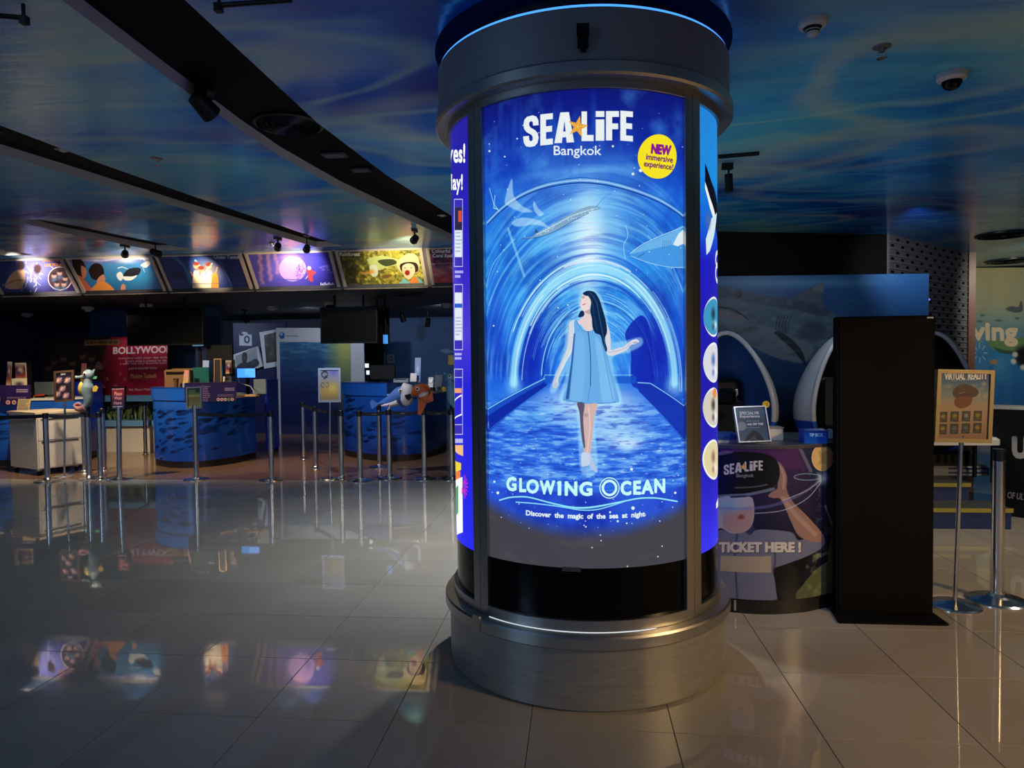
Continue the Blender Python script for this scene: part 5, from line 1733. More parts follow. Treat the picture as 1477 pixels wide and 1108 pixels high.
# right counter
RZ = 1.236
stand_leaflet(598, 516, 606.5, 550, 10.75, I_blue, 'tall pale blue leaflet stand on the right counter above the fish figures', z=RZ)
stand_leaflet(591.5, 538.5, 600.5, 550, 10.66, I_white, 'small square pinkish card on the right counter edge above the clownfish', nm='table_card', cat='card')
p = fy(580, 549, 10.72)
t = thing('label_printer', 'low pale printer on the right counter beside the black monitor', 'printer', (p.x, p.y, RZ))
MB().rbox((0, 0, .03), (.24, .18, .06), .012).build('case', pbr('printer_grey', (150, 160, 172), 0.4), t)
MB().box((0, -.085, .05), (.18, .02, .012)).build('paper_slot', BLACK, t)
for (x0, y0, x1, y1, lb) in ((526.5, 524.5, 532, 530.5, 'upper small lit white display left of the black monitor'), (528.5, 534.5, 533, 540.5, 'lower small lit white display left of the black monitor')):
    o, e, d = quad(x0, y0, x1, y1, 11.15 if y0 < 530 else 11.03)
    t = thing('customer_display', lb, 'display', (d.x, d.y, d.z))
    w, h = (e - o).length, (o - d).length
    MB().rbox((w / 2, .012, h / 2), (w * 1.15, .02, h * 1.15), .004).build('case', BLACK, t)
    MB().box((w / 2, 0, h / 2), (w, .006, h)).build('screen', glow_mat('white_lcd', (214, 226, 236), 0.9), t)
    MB().cyl((w / 2, .02, 0), (w / 2, .02, RZ - d.z), .01, n=8).build('stem', BLACK, t)
p = fy(622, 566, 11.6)
t = thing('card_terminal', 'white card terminal in a black holder at the right of the right counter', 'card reader', (p.x, p.y, 1.061))
MB().rbox((0, 0, .03), (.12, .14, .06), .01).build('holder', BLACK, t)
MB().box((0, -.02, .14), (.085, .03, .18), mat=Matrix.Rotation(-.25, 3, 'X')).build('terminal', WPLAST, t)
MB().box((0, -.045, .17), (.06, .006, .06), mat=Matrix.Rotation(-.25, 3, 'X')).build('screen', GLOSSK, t)
p = fy(632.5, 556, 12.0)
t = thing('document_tray', 'pale upright document tray behind the card terminal', 'tray', (p.x, p.y, 1.061))
MB().box((0, .03, .13), (.13, .012, .26)).build('back_panel', pbr('tray_grey', (110, 122, 138), 0.4), t)
MB().box((0, -.03, .07), (.13, .012, .14)).build('front_panel', pbr('tray_grey', (110, 122, 138), 0.4), t)
MB().box((0, 0, .006), (.13, .07, .012)).build('base', pbr('tray_grey', (110, 122, 138), 0.4), t)
# ------------------------------------------------------------------ queue posts, belts, sign stands
M_BELT = pbr('belt_dark_blue', (20, 24, 42), 0.6, 0, 0.1, 20)
def post(x, y, label, h=0.925, r=0.034, base=0.165, belt_to=None, group='chrome queue posts before the counters', swing=0.0, top=True, zb=None):
    t = thing('queue_post', label, 'queue post', (x, y, 0), 0, group)
    MB().lathe([(0.0001, 0), (base, 0), (base, .006), (base * .9, .014), (base * .45, .028), (r * 1.6, .036), (r * 1.15, .05), (r * 1.15, .06), (0.0001, .06)], n=36).build('base', CHROME, t)
    MB().cyl((0, 0, .05), (0, 0, h - .07), r, n=24).build('pole', CHROME, t)
    if top:
        MB().lathe([(r, h - .075), (r * 1.06, h - .07), (r * 1.06, h - .006), (r * .95, h), (0.0001, h)], n=24).build('belt_head', pbr('post_head', (70, 70, 72), 0.25, 0.9), t)
    if belt_to:
        zc = (zb if zb else h - .04)
        a = Vector((0, 0, zc)); b = Vector((belt_to[0] - x, belt_to[1] - y, zc))
        d = (b - a); L = d.length; u = d.normalized(); nrm = Vector((-u.y, u.x, 0)) * .0012
        m = MB()
        vs, fs = [], []
        n = 12
        for i in range(n + 1):
            k = i / n
            s = a + u * (r + .004) + u * (L - 2 * r - .008) * k + Vector((0, 0, -.016 * 4 * k * (1 - k)))
            for off in (-1, 1):
                for dz in (-.024, .024): vs.append(s + nrm * off + Vector((0, 0, dz)))
        for i in range(n):
            q = i * 4; w = q + 4
            fs += [(q, w, w + 1, q + 1), (q + 2, q + 3, w + 3, w + 2), (q, q + 2, w + 2, w), (q + 1, w + 1, w + 3, q + 3)]
        m.add(vs, fs)
        bo = m.build('belt', M_BELT, t)
        k2 = MB()
        for i in range(int(L / .3)):
            s = a + u * (.2 + .3 * i) - nrm * 1.6 + Vector((0, 0, -.016 * 4 * ((.2 + .3 * i) / L) * (1 - (.2 + .3 * i) / L)))
            if .2 + .3 * i < L - .15:
                f = -1 if nrm.y > 0 else 1
                k2.add([s - u * .035 + Vector((0, 0, -.006)) , s + u * .035 + Vector((0, 0, -.006)), s + u * .035 + Vector((0, 0, .006)), s - u * .035 + Vector((0, 0, .006))], [(0, 1, 2, 3)])
        if k2.v: k2.build('belt_print', pbr('belt_print', (110, 112, 120), 0.6), bo, kind='stuff')
    return t
PX = dict(a=(-7.144, 8.686), c=(-7.112, 9.356), d=(-6.697, 8.894), e=(-6.493, 8.844), f=(-7.003, 9.611), g=(-6.227, 8.85), h=(-7.53, 11.42), i=(-5.142, 8.875), j=(-4.071, 8.847),
          k=(-4.417, 10.788), l=(-3.831, 9.795), n=(-3.138, 8.922), o=(-2.853, 8.823), p=(-2.934, 10.007), q=(-2.521, 9.045), r=(-2.035, 9.002), s=(-1.668, 9.01))
post(*PX['a'], 'queue post before the white drawer cabinet, leftmost of the row', belt_to=(-8.6, 8.75))
post(*PX['c'], 'thin-looking queue post right behind the blue seahorse figure on the left', base=.06)
post(*PX['d'], 'queue post carrying the pale seahorse figure, left half of the row', belt_to=PX['a'], base=.14)
post(*PX['e'], 'queue post just right of the pale seahorse, left of the red sign', belt_to=PX['d'], base=.06)
post(*PX['f'], 'queue post farther back right of the pale seahorse, by the bright blue block', belt_to=PX['h'], base=.06)
post(*PX['h'], 'farthest queue post at the planter wall, left of the middle counter', base=.06)
post(*PX['j'], 'queue post at the right end of the middle counter', belt_to=PX['i'])
post(*PX['k'], 'rear queue post of the curved lane, in front of the big sea photo', belt_to=PX['l'], base=.06)
post(*PX['l'], 'middle queue post of the curved lane, left of the tall silver-framed sign', belt_to=PX['n'], base=.06)
post(*PX['n'], 'queue post directly right of the tall silver-framed sign', base=.038)
post(*PX['o'], 'queue post at the left end of the right counter', belt_to=PX['q'])
post(*PX['p'], 'queue post behind the row, close to the front of the right counter')
post(*PX['q'], 'queue post below the blue whale figure', belt_to=PX['r'])
post(*PX['r'], 'queue post carrying the orange clownfish figure', belt_to=PX['s'])
post(*PX['s'], 'queue post carrying the blue seahorse with a yellow belly, beside the column')
post(2.625, 4.60, 'large chrome queue post near the virtual reality sign, right edge', h=0.962, r=0.036, base=0.175, group=None)

# sign stands: round base, pole, framed sheet
def sign_stand(x, y, corners, img, label, frame_mat, fw_=.02, r=.014, base=.15, name='sign_stand', depth=.015, rough=.35, pole_top=None):
    o, e, d = corners
    t = thing(name, label, 'sign', (x, y, 0))
    O_ = Vector((x, y, 0))
    ex, ey = e - o, d - o
    mid = d + ex / 2
    MB().lathe([(0.0001, 0), (base, 0), (base, .006), (base * .92, .014), (base * .4, .026), (r * 1.8, .034), (0.0001, .04)], n=36).build('base', CHROME, t)
    MB().tube([(0, 0, .03), mid - O_ + Vector((0, .012, 0.03))], r, 16).build('pole', CHROME, t)
    m = MB(); sheet(m, o - O_, ex, ey, depth)
    m.build('printed_sheet', print_mat('print_' + img.name, img, rough), t)
    n = ex.cross(-ey).normalized()
    Rm = Matrix((ex.normalized(), -n, -ey.normalized())).transposed()
    for c_, s_ in ((ex / 2, (ex.length + fw_, depth + .012, fw_)), (ex / 2 + ey, (ex.length + fw_, depth + .012, fw_)), (ey / 2, (fw_, depth + .012, ey.length - fw_)), (ey / 2 + ex, (fw_, depth + .012, ey.length - fw_))):
        MB().box(o - O_ + c_ - n * (depth / 2 - .003), s_, mat=Rm).build('frame_bar', frame_mat, t)
    return t
M_BRONZE = pbr('bronze_frame', (120, 88, 66), 0.35, 0.7)
M_SILVER = pbr('silver_frame', (190, 190, 196), 0.25, 0.7)
# framed menu of souvenirs
c_ = (fy(79.5, 537, 9.09), fy(105, 535, 9.13), fy(80, 579, 9.09))
a = Art(160, 256, flat_map(c_[0], c_[1] - c_[0], c_[2] - c_[0], 160, 256))
a.grad([(0, (26, 20, 30)), (1, (30, 22, 34))])
a.poly([(88, 539.5), (95, 539.5), (95, 542), (88, 542)], (190, 186, 190))
for x, y in ((86, 549), (98.5, 550), (92.5, 561.5), (86, 569), (98.5, 572)):
    a.blob(x, y, 4.6, 4.2, (150, 120, 140), .9, hard=.5)
    a.blob(x - 1.2, y, 1.5, 3, (226, 160, 120), .9, hard=.4)
    a.line([(x - 4, y + 3), (x + 4, y - 3)], 5, (200, 190, 206), .8)
sign_stand(-7.236, 9.112, c_, a.image('menu_souvenirs'), 'bronze-framed dark picture menu on a pole stand at the left counter', M_BRONZE, .03)
# red and navy waiting sign
c_ = (fy(160.5, 558.5, 8.85), fy(180.5, 558, 8.85), fy(160.5, 590.5, 8.85))
a = Art(128, 200, flat_map(c_[0], c_[1] - c_[0], c_[2] - c_[0], 128, 200))
a.grad([(0, (120, 40, 56)), (.25, (110, 34, 50)), (.6, (60, 34, 62)), (1, (34, 38, 76))])
a.rules((162, 560, 179, 563), 1, (230, 190, 190), .7, ragged=.05)
for s_, y0, y1 in (('Please', 565.5, 571), ('Wait', 572.5, 577), ('Here', 579.5, 584)):
    a.text(s_, (165.5, y0, 176.5, y1), (232, 150, 140) if s_ == 'Please' else (206, 150, 160), .8)
a.rules((164, 586, 178, 588.5), 1, (190, 190, 210), .6, ragged=.1)
sign_stand(PX['g'][0], PX['g'][1], c_, a.image('sign_wait'), 'small red and navy sign reading Please Wait Here on a chrome post', BLACK, .012, r=.034, base=.165)
# green picture sign before the middle counter
c_ = (fy(269.5, 559.5, 8.875), fy(290, 558.5, 8.875), fy(270, 589, 8.875))
a = Art(128, 180, flat_map(c_[0], c_[1] - c_[0], c_[2] - c_[0], 128, 180))
a.grad([(0, (70, 90, 80)), (.3, (96, 116, 84)), (.42, (160, 160, 100)), (.5, (120, 118, 80)), (1, (140, 136, 96))])
a.poly([(282, 561), (288, 561), (288, 567), (282, 567)], (40, 70, 60))
a.rules((272, 572, 287, 586), 6, (90, 86, 66), .4)
sign_stand(PX['i'][0], PX['i'][1], c_, a.image('sign_green'), 'small silver-framed green picture sign on a chrome post before the middle counter', M_SILVER, .02, r=.034, base=.165)
# tall silver sign
c_ = (fy(460.5, 532.5, 8.97), fy(490, 532, 8.97), fy(461, 579, 8.97))
a = Art(160, 240, flat_map(c_[0], c_[1] - c_[0], c_[2] - c_[0], 160, 240))
a.grad([(0, (120, 124, 160)), (.3, (140, 140, 150)), (.5, (150, 140, 100)), (.75, (170, 140, 70)), (1, (120, 110, 84))])
a.blob(481, 538, 6, 5, (90, 96, 180), .8)
a.blob(480, 560, 9, 8, (206, 176, 90), .8)
t_ = np.linspace(.3, 2 * PI - .3, 30)
a.line([(468.5 + 4.4 * math.cos(k), 540.5 + 4 * math.sin(k)) for k in t_], 9, (50, 44, 60))
a.poly([(464, 535), (470, 533), (472, 537)], (50, 44, 60))
a.poly([(466, 548), (473, 545), (470, 541)], (50, 44, 60))
a.line([(466 + 2.4 * math.cos(k), 555.5 + 3.5 * math.sin(k)) for k in np.linspace(1, 2 * PI - .6, 20)], 4, (60, 54, 60))
a.line([(472.5 - 1.9 * math.cos(k), 555.5 + 3.5 * math.sin(k)) for k in np.linspace(.4, 2 * PI - .9, 20)], 4, (60, 54, 60))
sign_stand(-3.318, 8.972, c_, a.image('sign_tall'), 'tall silver-framed sign with a dark round arrow on a thin pole', M_SILVER, .028, r=.012, base=.145)

# ------------------------------------------------------------------ sea animal figures on the posts
def blobmesh(path, radii, n=16, flat=1.0):
    """closed round body along a path; flat squeezes it front to back"""
    m = MB().tube(path, radii, n)
    return m
M_EYEW = pbr('eye_white', (226, 220, 206), 0.3)
M_EYEK = pbr('eye_black', (10, 10, 12), 0.15)
def eye(parent, x, y, z, r, d=1):
    m = MB(); m.slathe([(0.0001, -r), (r * .7, -r * .7), (r, 0), (r * .7, r * .7), (0.0001, r)], (x, y, z), 12, 1, .5)
    e = m.build('eye', M_EYEW, parent)
    k = MB(); k.slathe([(0.0001, -r * .5), (r * .38, -r * .35), (r * .5, 0), (r * .38, r * .35), (0.0001, r * .5)], (x, y - r * .45, z), 10, 1, .4)
    k.build('pupil', M_EYEK, e)
def fin(parent, outline, o, ux, uy, th, mat, name='fin'):
    return MB().prism(outline, Vector(o) + Vector((0, th / 2, 0)), ux, uy, th).build(name, mat, parent)
UX, UZ = Vector((1, 0, 0)), Vector((0, 0, 1))
def spline3(pts, n=5):
    return smooth_path(pts, n)
def rad(vals, n=5):
    o = []
    for a, b in zip(vals[:-1], vals[1:]):
        o += [a + (b - a) * k / n for k in range(n)]
    return o + [vals[-1]]

def seahorse(x, y, zb, s, mirror, c_body, c_belly, label, extra=True):
    t = thing('seahorse_figure', label, 'figure', (x, y, zb))
    t.scale = (s * mirror, s, s)
    mb = pbr('seahorse_' + label[:5], c_body, 0.5, 0, 0.1, 14)
    my = pbr('seahorse_belly_' + label[:5], c_belly, 0.5, 0, 0.1, 14)
    # trunk and curled tail as one body
    tail = [(.02, 0, .34), (.03, 0, .25), (.02, 0, .15), (-.03, 0, .07), (-.10, 0, .035), (-.17, 0, .05), (-.19, 0, .10), (-.14, 0, .125), (-.11, 0, .10)]
    body = [(.05, 0, .60), (.035, 0, .52), (.03, 0, .44)] + tail
    rr = [.055, .075, .105, .10, .085, .07, .055, .045, .036, .03, .024, .016]
    MB().tube(spline3(body), rad(rr), 16).build('body', mb, t)
    MB().slathe([(0.0001, -.10), (.06, -.08), (.095, -.03), (.10, .02), (.075, .075), (.03, .10), (0.0001, .105)], (.05, 0, .66), 18, 1.0, .8).build('head', mb, t)
    MB().tube([(.02, 0, .65), (-.09, 0, .625), (-.17, 0, .62), (-.20, 0, .622)], [.05, .03, .024, .03], 12).build('snout', mb, t)
    MB().slathe([(0.0001, -.13), (.05, -.10), (.07, -.02), (.055, .06), (.02, .11), (0.0001, .12)], (-.085, -.02, .42), 14, .9, .85).build('belly', my, t)
    fin(t, [(0, 0), (.09, .05), (.13, 0), (.10, -.07), (.02, -.06)], (.10, 0, .42), UX, UZ, .02, my, 'back_fin')
    fin(t, [(0, 0), (.04, .06), (.09, .07), (.06, .0)], (.10, 0, .70), UX, UZ, .02, mb, 'crest')
    eye(t, .035, -.075, .68, .042)
    MB().tube(spline3([(-.03, -.02, .07), (-.10, -.02, .035), (-.18, -.02, .045), (-.215, -.02, .10), (-.15, -.02, .135), (-.11, -.02, .105)]), rad([.062, .056, .046, .04, .03, .018]), 12).build('tail_curl', pbr('seahorse_tail_' + label[:5], (170, 116, 120) if mirror > 0 else c_body, .5), t)
    MB().cyl((.02, .0, -.02), (.02, 0, .10), .03, n=12).build('mount', BLACK, t)
    return t
seahorse(PX['d'][0] + .0, PX['d'][1], .94, .74, 1, (120, 144, 150), (196, 166, 70), 'pale grey-blue seahorse figure with a yellow belly on a queue post, left')
seahorse(PX['s'][0] + .02, PX['s'][1], .94, .62, -1, (104, 158, 198), (216, 176, 56), 'light blue seahorse figure with an orange-yellow belly beside the column')
# whale
t = thing('whale_figure', 'blue and white smiling whale figure mounted over the queue posts', 'figure', (PX['q'][0], PX['q'][1], .926))
wp = lambda px, py, dy=0: fy(px, py, PX['q'][1] + dy + .17) - Vector((PX['q'][0], PX['q'][1], .926))
M_WB = pbr('whale_blue', (70, 110, 180), 0.45, 0, .08, 10)
M_WW = pbr('whale_white', (214, 206, 204), 0.45, 0, .05, 10)
MB().tube([wp(545, 583), wp(554, 581), wp(566, 577), wp(577, 570), wp(586, 566), wp(592, 567)], [.012, .045, .09, .115, .10, .05], 18).build('body', M_WB, t)
MB().tube([wp(550, 585.5, -.06), wp(562, 584, -.06), wp(574, 580, -.06)], [.01, .03, .05], 12).build('belly', M_WW, t)
MB().tube([wp(581, 557, -.05), wp(587, 560, -.06), wp(588, 570, -.07), wp(586, 579, -.06), wp(583, 583, -.05)], [.05, .085, .095, .085, .04], 18).build('face', M_WW, t)
MB().prism([(0, 0), (.08, .02), (.10, -.03), (.06, -.075), (.02, -.05)], wp(583.5, 570, -.162), UX, UZ, .006).build('mouth', M_EYEK, t)
q = wp(577.5, 563.5, -.12); eye(t, q.x, q.y, q.z, .028)
fin(t, [(0, 0), (-.10, .06), (-.13, .02), (-.10, -.07)], wp(547, 583), UX, UZ, .02, M_WB, 'tail_fin')
fin(t, [(0, 0), (.10, -.06), (.14, -.12), (.05, -.09)], wp(572, 578), UX, UZ, .02, M_WB, 'side_fin')
MB().cyl((0, 0, 0), wp(563, 579), .018, n=10).build('mount', CHROME, t)
# clownfish
t = thing('clownfish_figure', 'orange clownfish figure with a white band on a queue post', 'figure', (PX['r'][0], PX['r'][1], .926))
wp = lambda px, py, dy=0: fy(px, py, PX['r'][1] + dy - .05) - Vector((PX['r'][0], PX['r'][1], .926))
M_OR = pbr('clown_orange', (206, 96, 40), 0.45, 0, .08, 12)
MB().tube([wp(595, 570), wp(598, 567), wp(602, 564.5), wp(607, 564), wp(611, 567), wp(613, 572), wp(613, 578)], [.02, .055, .09, .105, .095, .08, .06], 18).build('body', M_OR, t)
MB().tube([wp(606, 571.5, -.088), wp(609, 569.5, -.105), wp(613, 568, -.09), wp(616.5, 567, -.05)], [.022, .026, .026, .02], 10).build('white_band', M_WW, t)
fin(t, [(-.07, 0), (-.02, .06), (.05, .05), (.10, -.02), (.03, -.02)], wp(611, 560), UX, UZ, .025, M_OR, 'back_fin')
fin(t, [(-.05, .05), (.06, .06), (.07, -.02), (.03, -.10), (-.02, -.20), (-.06, -.19), (-.055, -.09)], wp(609, 577), UX, UZ, .03, M_OR, 'tail_fin')
fin(t, [(0, 0), (.06, .03), (.12, .10), (.13, -.03), (.05, -.06)], wp(611, 575, -.05), UX, UZ, .02, M_OR, 'side_fin')
q = wp(602, 561, -.105); eye(t, q.x, q.y, q.z, .03)
MB().tube([wp(595, 573, -.03), wp(598, 575, -.06), wp(601, 574.5, -.07)], .010, 8).build('mouth', M_EYEK, t)
MB().cyl((0, 0, 0), wp(611, 585), .018, n=10).build('mount', CHROME, t)
# ------------------------------------------------------------------ hanging screens and the far side of the counter hall
M_TV = pbr('tv_screen_off', (14, 13, 11), .35, 0, .1, 4, spec=.06)
def hanging_tv(px0, py0, px1, py1, Y, label):
    o, e, d = quad(px0, py0, px1, py1, Y)
    w, h = (e - o).length, (o - d).length
    t = thing('hanging_tv', label, 'tv', ((o.x + e.x) / 2, Y, HS))
    zc = (o.z + d.z) / 2 - HS
    MB().rbox((0, 0, zc), (w, .06, h), .01).build('housing', BLACK, t)
    MB().box((0, -.032, zc), (w - .05, .004, h - .05)).build('screen', M_TV, t)
    for sx in (-.25, .25):
        MB().cyl((w * sx, .0, 0), (w * sx, 0, zc), .018, n=10).build('hanger', BLACK, t)
    return t
tv1 = hanging_tv(183, 445, 294, 499, 10.75, 'large black TV hanging over the middle counter')
hanging_tv(462, 443.5, 545, 496, 10.9, 'large black TV hanging in front of the big sea photo, left of the right counter')
hanging_tv(538, 444, 561, 496, 11.6, 'narrow black TV hanging behind the right one, partly covered')
o, e, d = quad(552.5, 483, 559, 496, 11.3)
t = thing('price_display', 'small glowing blue display hanging at the end of the right TV', 'display', (o.x, 11.3, HS))
MB().box(((e - o).length / 2, .01, (o.z + d.z) / 2 - HS), ((e - o).length, .02, (o.z - d.z))).build('screen', glow_mat('display_blue', (60, 130, 210), .9), t)
MB().cyl(((e - o).length / 2, .03, 0), ((e - o).length / 2, .03, d.z - HS), .012, n=8).build('hanger', BLACK, t)

# detectors and cameras on the low ceiling
M_DET = pbr('detector_white', (196, 196, 190), 0.45)
def low_detector(px, py, label, dome=False):
    p = fz(px, py, HS)
    t = thing('ceiling_camera' if dome else 'smoke_detector', label, 'camera' if dome else 'detector', (p.x, p.y, HS))
    s = 1.5
    MB().lathe([(.07 * s, 0), (.07 * s, -.03 * s), (.062 * s, -.036 * s), (0.0001, -.036 * s)], n=24).build('base', M_DET, t)
    if dome: MB().slathe([(.05 * s, -.036 * s), (.046 * s, -.06 * s), (.026 * s, -.078 * s), (0.0001, -.084 * s)], n=18).build('dome', GLOSSK, t)
    else: MB().lathe([(.04 * s, -.036 * s), (.034 * s, -.056 * s), (0.0001, -.056 * s)], n=18).build('sensor', M_DET, t)
for px, py, lb, dm in ((39, 452, 'white smoke detector on the low ceiling, leftmost', False), (127, 443, 'white smoke detector on the low ceiling left of the left TV', False),
                       (211, 439, 'white dome camera on the low ceiling above the left TV', True), (266, 444, 'pale detector at the right edge of the left TV', False),
                       (393, 442, 'white smoke detector on the low ceiling between the two TVs', False), (476, 436, 'white dome camera on the low ceiling above the right TV', True),
                       (644, 438, 'white smoke detector on the low ceiling beside the column', False)):
    low_detector(px, py, lb, dm)
def low_spot(px, py, dz, label, aim=(0, .3, -1)):
    p = fz(px, py, HS)
    t = thing('ceiling_spotlight', label, 'spotlight', (p.x, p.y, HS))
    MB().box((0, 0, -.012), (.06, .16, .024)).build('mounting_box', M_SPOT, t)
    MB().cyl((0, 0, -.02), (0, 0, -dz), .012, n=8).build('stem', M_SPOT, t)
    d = Vector(aim).normalized()
    MB().cyl(Vector((0, 0, -dz)) - d * .08, Vector((0, 0, -dz)) + d * .10, .05, .06, 16).build('lamp_head', M_SPOT, t)
for px, py, dz, lb in ((132, 455, .18, 'black spotlight on the low ceiling above the Bollywood poster'), (308, 445, .20, 'black spotlight on the low ceiling right of the left TV'),
                       (353, 447, .16, 'black spotlight on the low ceiling above the camera emblem'), (580, 446, .16, 'black spotlight on the low ceiling right of the right TV'),
                       (617, 450, .22, 'tilted black spotlight on the low ceiling before the blue mural')):
    low_spot(px, py, dz, lb, (random.uniform(-.5, .5), .5, -1))
p = fz(150, 434, HS); diffuser(p.x, p.y, HS, .25, 'dark round diffuser in the low ceiling left of the left TV', rings=4)
p = fz(588, 423.5, HS); diffuser(p.x, p.y, HS, .28, 'dark round diffuser in the low ceiling near the column', rings=4)

# ---- Bollywood poster on the partition above the planter
PY = 11.75
o, e, d = quad(61, 486, 241.5, 571, PY)
def paint_bolly():
    a = Art(560, 264, flat_map(o, e - o, d - o, 560, 264))
    a.grad([(0, (40, 10, 16)), (.45, (52, 14, 22)), (.62, (170, 26, 60)), (1, (196, 30, 70))], 1)
    n = fbm(a.h, a.w, 6, 12, 4)
    a.tint(np.clip((n - .5) * 3, 0, 1), (150, 30, 60), .35)
    a.poly([(61, 484), (160, 484), (128, 575), (61, 575)], (22, 12, 14), .85, 6)
    for x, y in ((78, 522), (92, 517), (106, 524), (120, 514), (133, 518), (70, 530), (140, 530), (126, 532)):
        a.blob(x, y, 5, 6, (120, 80, 66), .8, hard=.5)
        a.blob(x, y - 3.5, 5, 3.4, (20, 14, 14), .9, hard=.5)
        a.blob(x, y + 14, 8, 10, random.choice([(90, 56, 46), (70, 40, 44), (120, 90, 80), (50, 40, 50)]), .8)
    a.blobp([(138, 530), (142, 523), (146, 526), (150, 533), (144, 535)], (120, 110, 114), .7)
    a.poly([(122, 492), (173, 492), (173, 500), (122, 500)], (120, 92, 50))
    a.rules((124, 494, 171, 498.5), 1, (60, 40, 30), .7, ragged=.05)
    a.text('EXPERIENCE', (189, 498.6, 223, 501.4), (190, 130, 130), .0)
    a.text('BOLLYWOOD', (164, 503.5, 250, 513), (250, 236, 238), 1.7)
    for s_, x0, x1, y in (('Included with your day ticket', 172, 246, 520), ('Don\'t miss a chance to take', 182, 244, 524), ('a selfie with your favourite superstar', 174, 250, 528)):
        a.text(s_, (x0, y - 1.8, x1, y + 1.6), (240, 206, 210), .45)
    a.text('JUST 5 MINUTES\' WALK', (186.5, 533.4, 228, 536.8), (246, 220, 220), .6)
    a.text('Madame Tussauds', (189, 542.4, 227, 548.6), (240, 180, 110), .6, shear=.25)
    a.text('BANGKOK', (200, 549.6, 214, 551), (190, 120, 70), .1)
    a.text('4th Floor Main Entrance', (187, 563.6, 240, 566.8), (240, 210, 206), .5)
    for x, y in ((155, 549), (181, 549), (176, 541), (168, 560), (150, 560)):
        for k in range(4):
            an = k * PI / 2 + .4
            a.blob(x + 2 * math.cos(an), y + 2 * math.sin(an), 1.3, 1.3, random.choice([(206, 150, 60), (226, 170, 180), (196, 60, 80)]), .9)
    return a.image('bollywood')
board_thing('bollywood_poster', 'large dark red BOLLYWOOD poster standing above the planter wall', 'poster', (o, e, d), .05, paint_bolly(), rough=.45)
zb = d.z
# partition that carries the poster: pale low wall with a planting opening under a blue ledge
part = thing('planter_wall', 'low pale planter wall with blue ledges and leafy plants below the BOLLYWOOD poster', 'planter', ((o.x + e.x) / 2, PY, 0))
w = e.x - o.x + .3
M_PALE = pbr('pale_wall', (206, 202, 190), 0.5, 0, .06, 3)
M_LEDGE = pbr('ledge_blue', (104, 158, 206), 0.4, 0, .06, 4)
z2 = fy(200, 606, PY).z; z3 = fy(200, 614, PY).z; z1 = fy(200, 579, PY).z
MB().box((0, .25, (z3) / 2), (w, .6, z3)).build('low_wall', M_PALE, part)
MB().box((0, .22, (z2 + z3) / 2), (w + .04, .66, z2 - z3)).build('lower_ledge', M_LEDGE, part)
MB().box((0, .25, (z1 + zb) / 2), (w + .02, .62, zb - z1 - .004)).build('upper_ledge', M_LEDGE, part)
MB().box((0, .56, (z1 + z2) / 2), (w, .02, z1 - z2)).build('back_panel', pbr('planter_back', (30, 44, 40), 0.6), part)
for k in range(5):
    MB().box((-w / 2 + .03 + (w - .06) * k / 4, .2, (z1 + z2) / 2), (.05, .08, z1 - z2)).build('upright', M_LEDGE, part)
lf = MB()
for k in range(420):
    x = random.uniform(-w / 2 + .05, w / 2 - .05); y = random.uniform(.0, .45)
    b = Vector((x, y, z2)); hgt = random.uniform(.08, z1 - z2 - .02)
    an = random.uniform(0, 2 * PI); tip = b + Vector((.10 * math.cos(an), .06 * math.sin(an), hgt))
    sd = Vector((-math.sin(an), math.cos(an), 0)) * random.uniform(.014, .03)
    m_ = (b * .35 + tip * .65) + Vector((0, 0, .02))
    lf.add([b - sd * .3, b + sd * .3, m_ + sd, tip, m_ - sd], [(0, 1, 2, 4), (4, 2, 3)])
lf.build('foliage', pbr('planter_leaf', (96, 120, 70), 0.5, 0, .5, 9), part, kind='stuff')
MB().box((-7.9, 12.4, HS / 2), (2.6, .08, HS)).build('wall_partition', M_NAVY, kind='structure')
# grey upright panel right of the poster
o, e, d = quad(240, 499, 261.5, 546, 12.5)
board_thing('grey_notice_panel', 'plain grey upright panel right of the BOLLYWOOD poster', 'panel', (o, e, Vector((o.x, 12.5, 0))), .04, None, pbr('panel_grey', (120, 122, 128), 0.5), parts='panel')

# ---- photo corner
QY = 14.9
o, e, d = quad(336, 466, 412, 627, QY)
d = Vector((o.x, QY, 0.0))
def paint_navy():
    a = Art(160, 340, flat_map(o, e - o, d - o, 160, 340))
    a.grad([(0, (22, 26, 74)), (1, (26, 30, 84))])
    a.poly([(344.5, 482), (348, 482), (349.5, 478.5), (356, 478.5), (357.5, 482), (363, 482), (363, 498.5), (344.5, 498.5)], (196, 200, 214))
    a.poly([(344.5, 482.5), (351, 481), (351, 483.6), (346.5, 484.6)], (28, 32, 84))
    t_ = np.linspace(0, 2 * PI, 30)
    a.line([(355.7 + 3.1 * math.cos(k), 489.4 + 4.5 * math.sin(k)) for k in t_], 4.5, (28, 32, 84))
    return a.image('navy_panel')
board_thing('photo_wall_panel', 'dark navy panel with a white camera emblem at the photo corner', 'panel', (o, e, d), .06, paint_navy(), rough=.5)
def snapshot(c, label, paint, nm, Y, dp=.03):
    o, e, d = (fy(x, y, Y) for x, y in c)
    img = None
    a = Art(160, 160, flat_map(o, e - o, d - o, 160, 160)); paint(a)
    return board_thing('snapshot_board', label, 'photo', (o, e, d), dp, a.image(nm), rough=.45)
def p1(a):
    a.grad([(0, (206, 208, 214)), (1, (206, 208, 214))])
    a.poly([(339.5, 514), (371.5, 503), (375, 527), (344, 536)], (150, 154, 160))
    a.blobp([(350, 513), (353, 509.5), (357, 512), (358, 519), (355, 525), (351, 522)], (40, 36, 40))
    a.blob(354, 518, 2, 3.4, (110, 84, 76), .9)
    a.blobp([(342, 530), (352, 523), (360, 524), (372, 520), (375, 530), (345, 537)], (50, 56, 70))
    a.blob(367, 524, 4, 3, (60, 90, 96), .8)
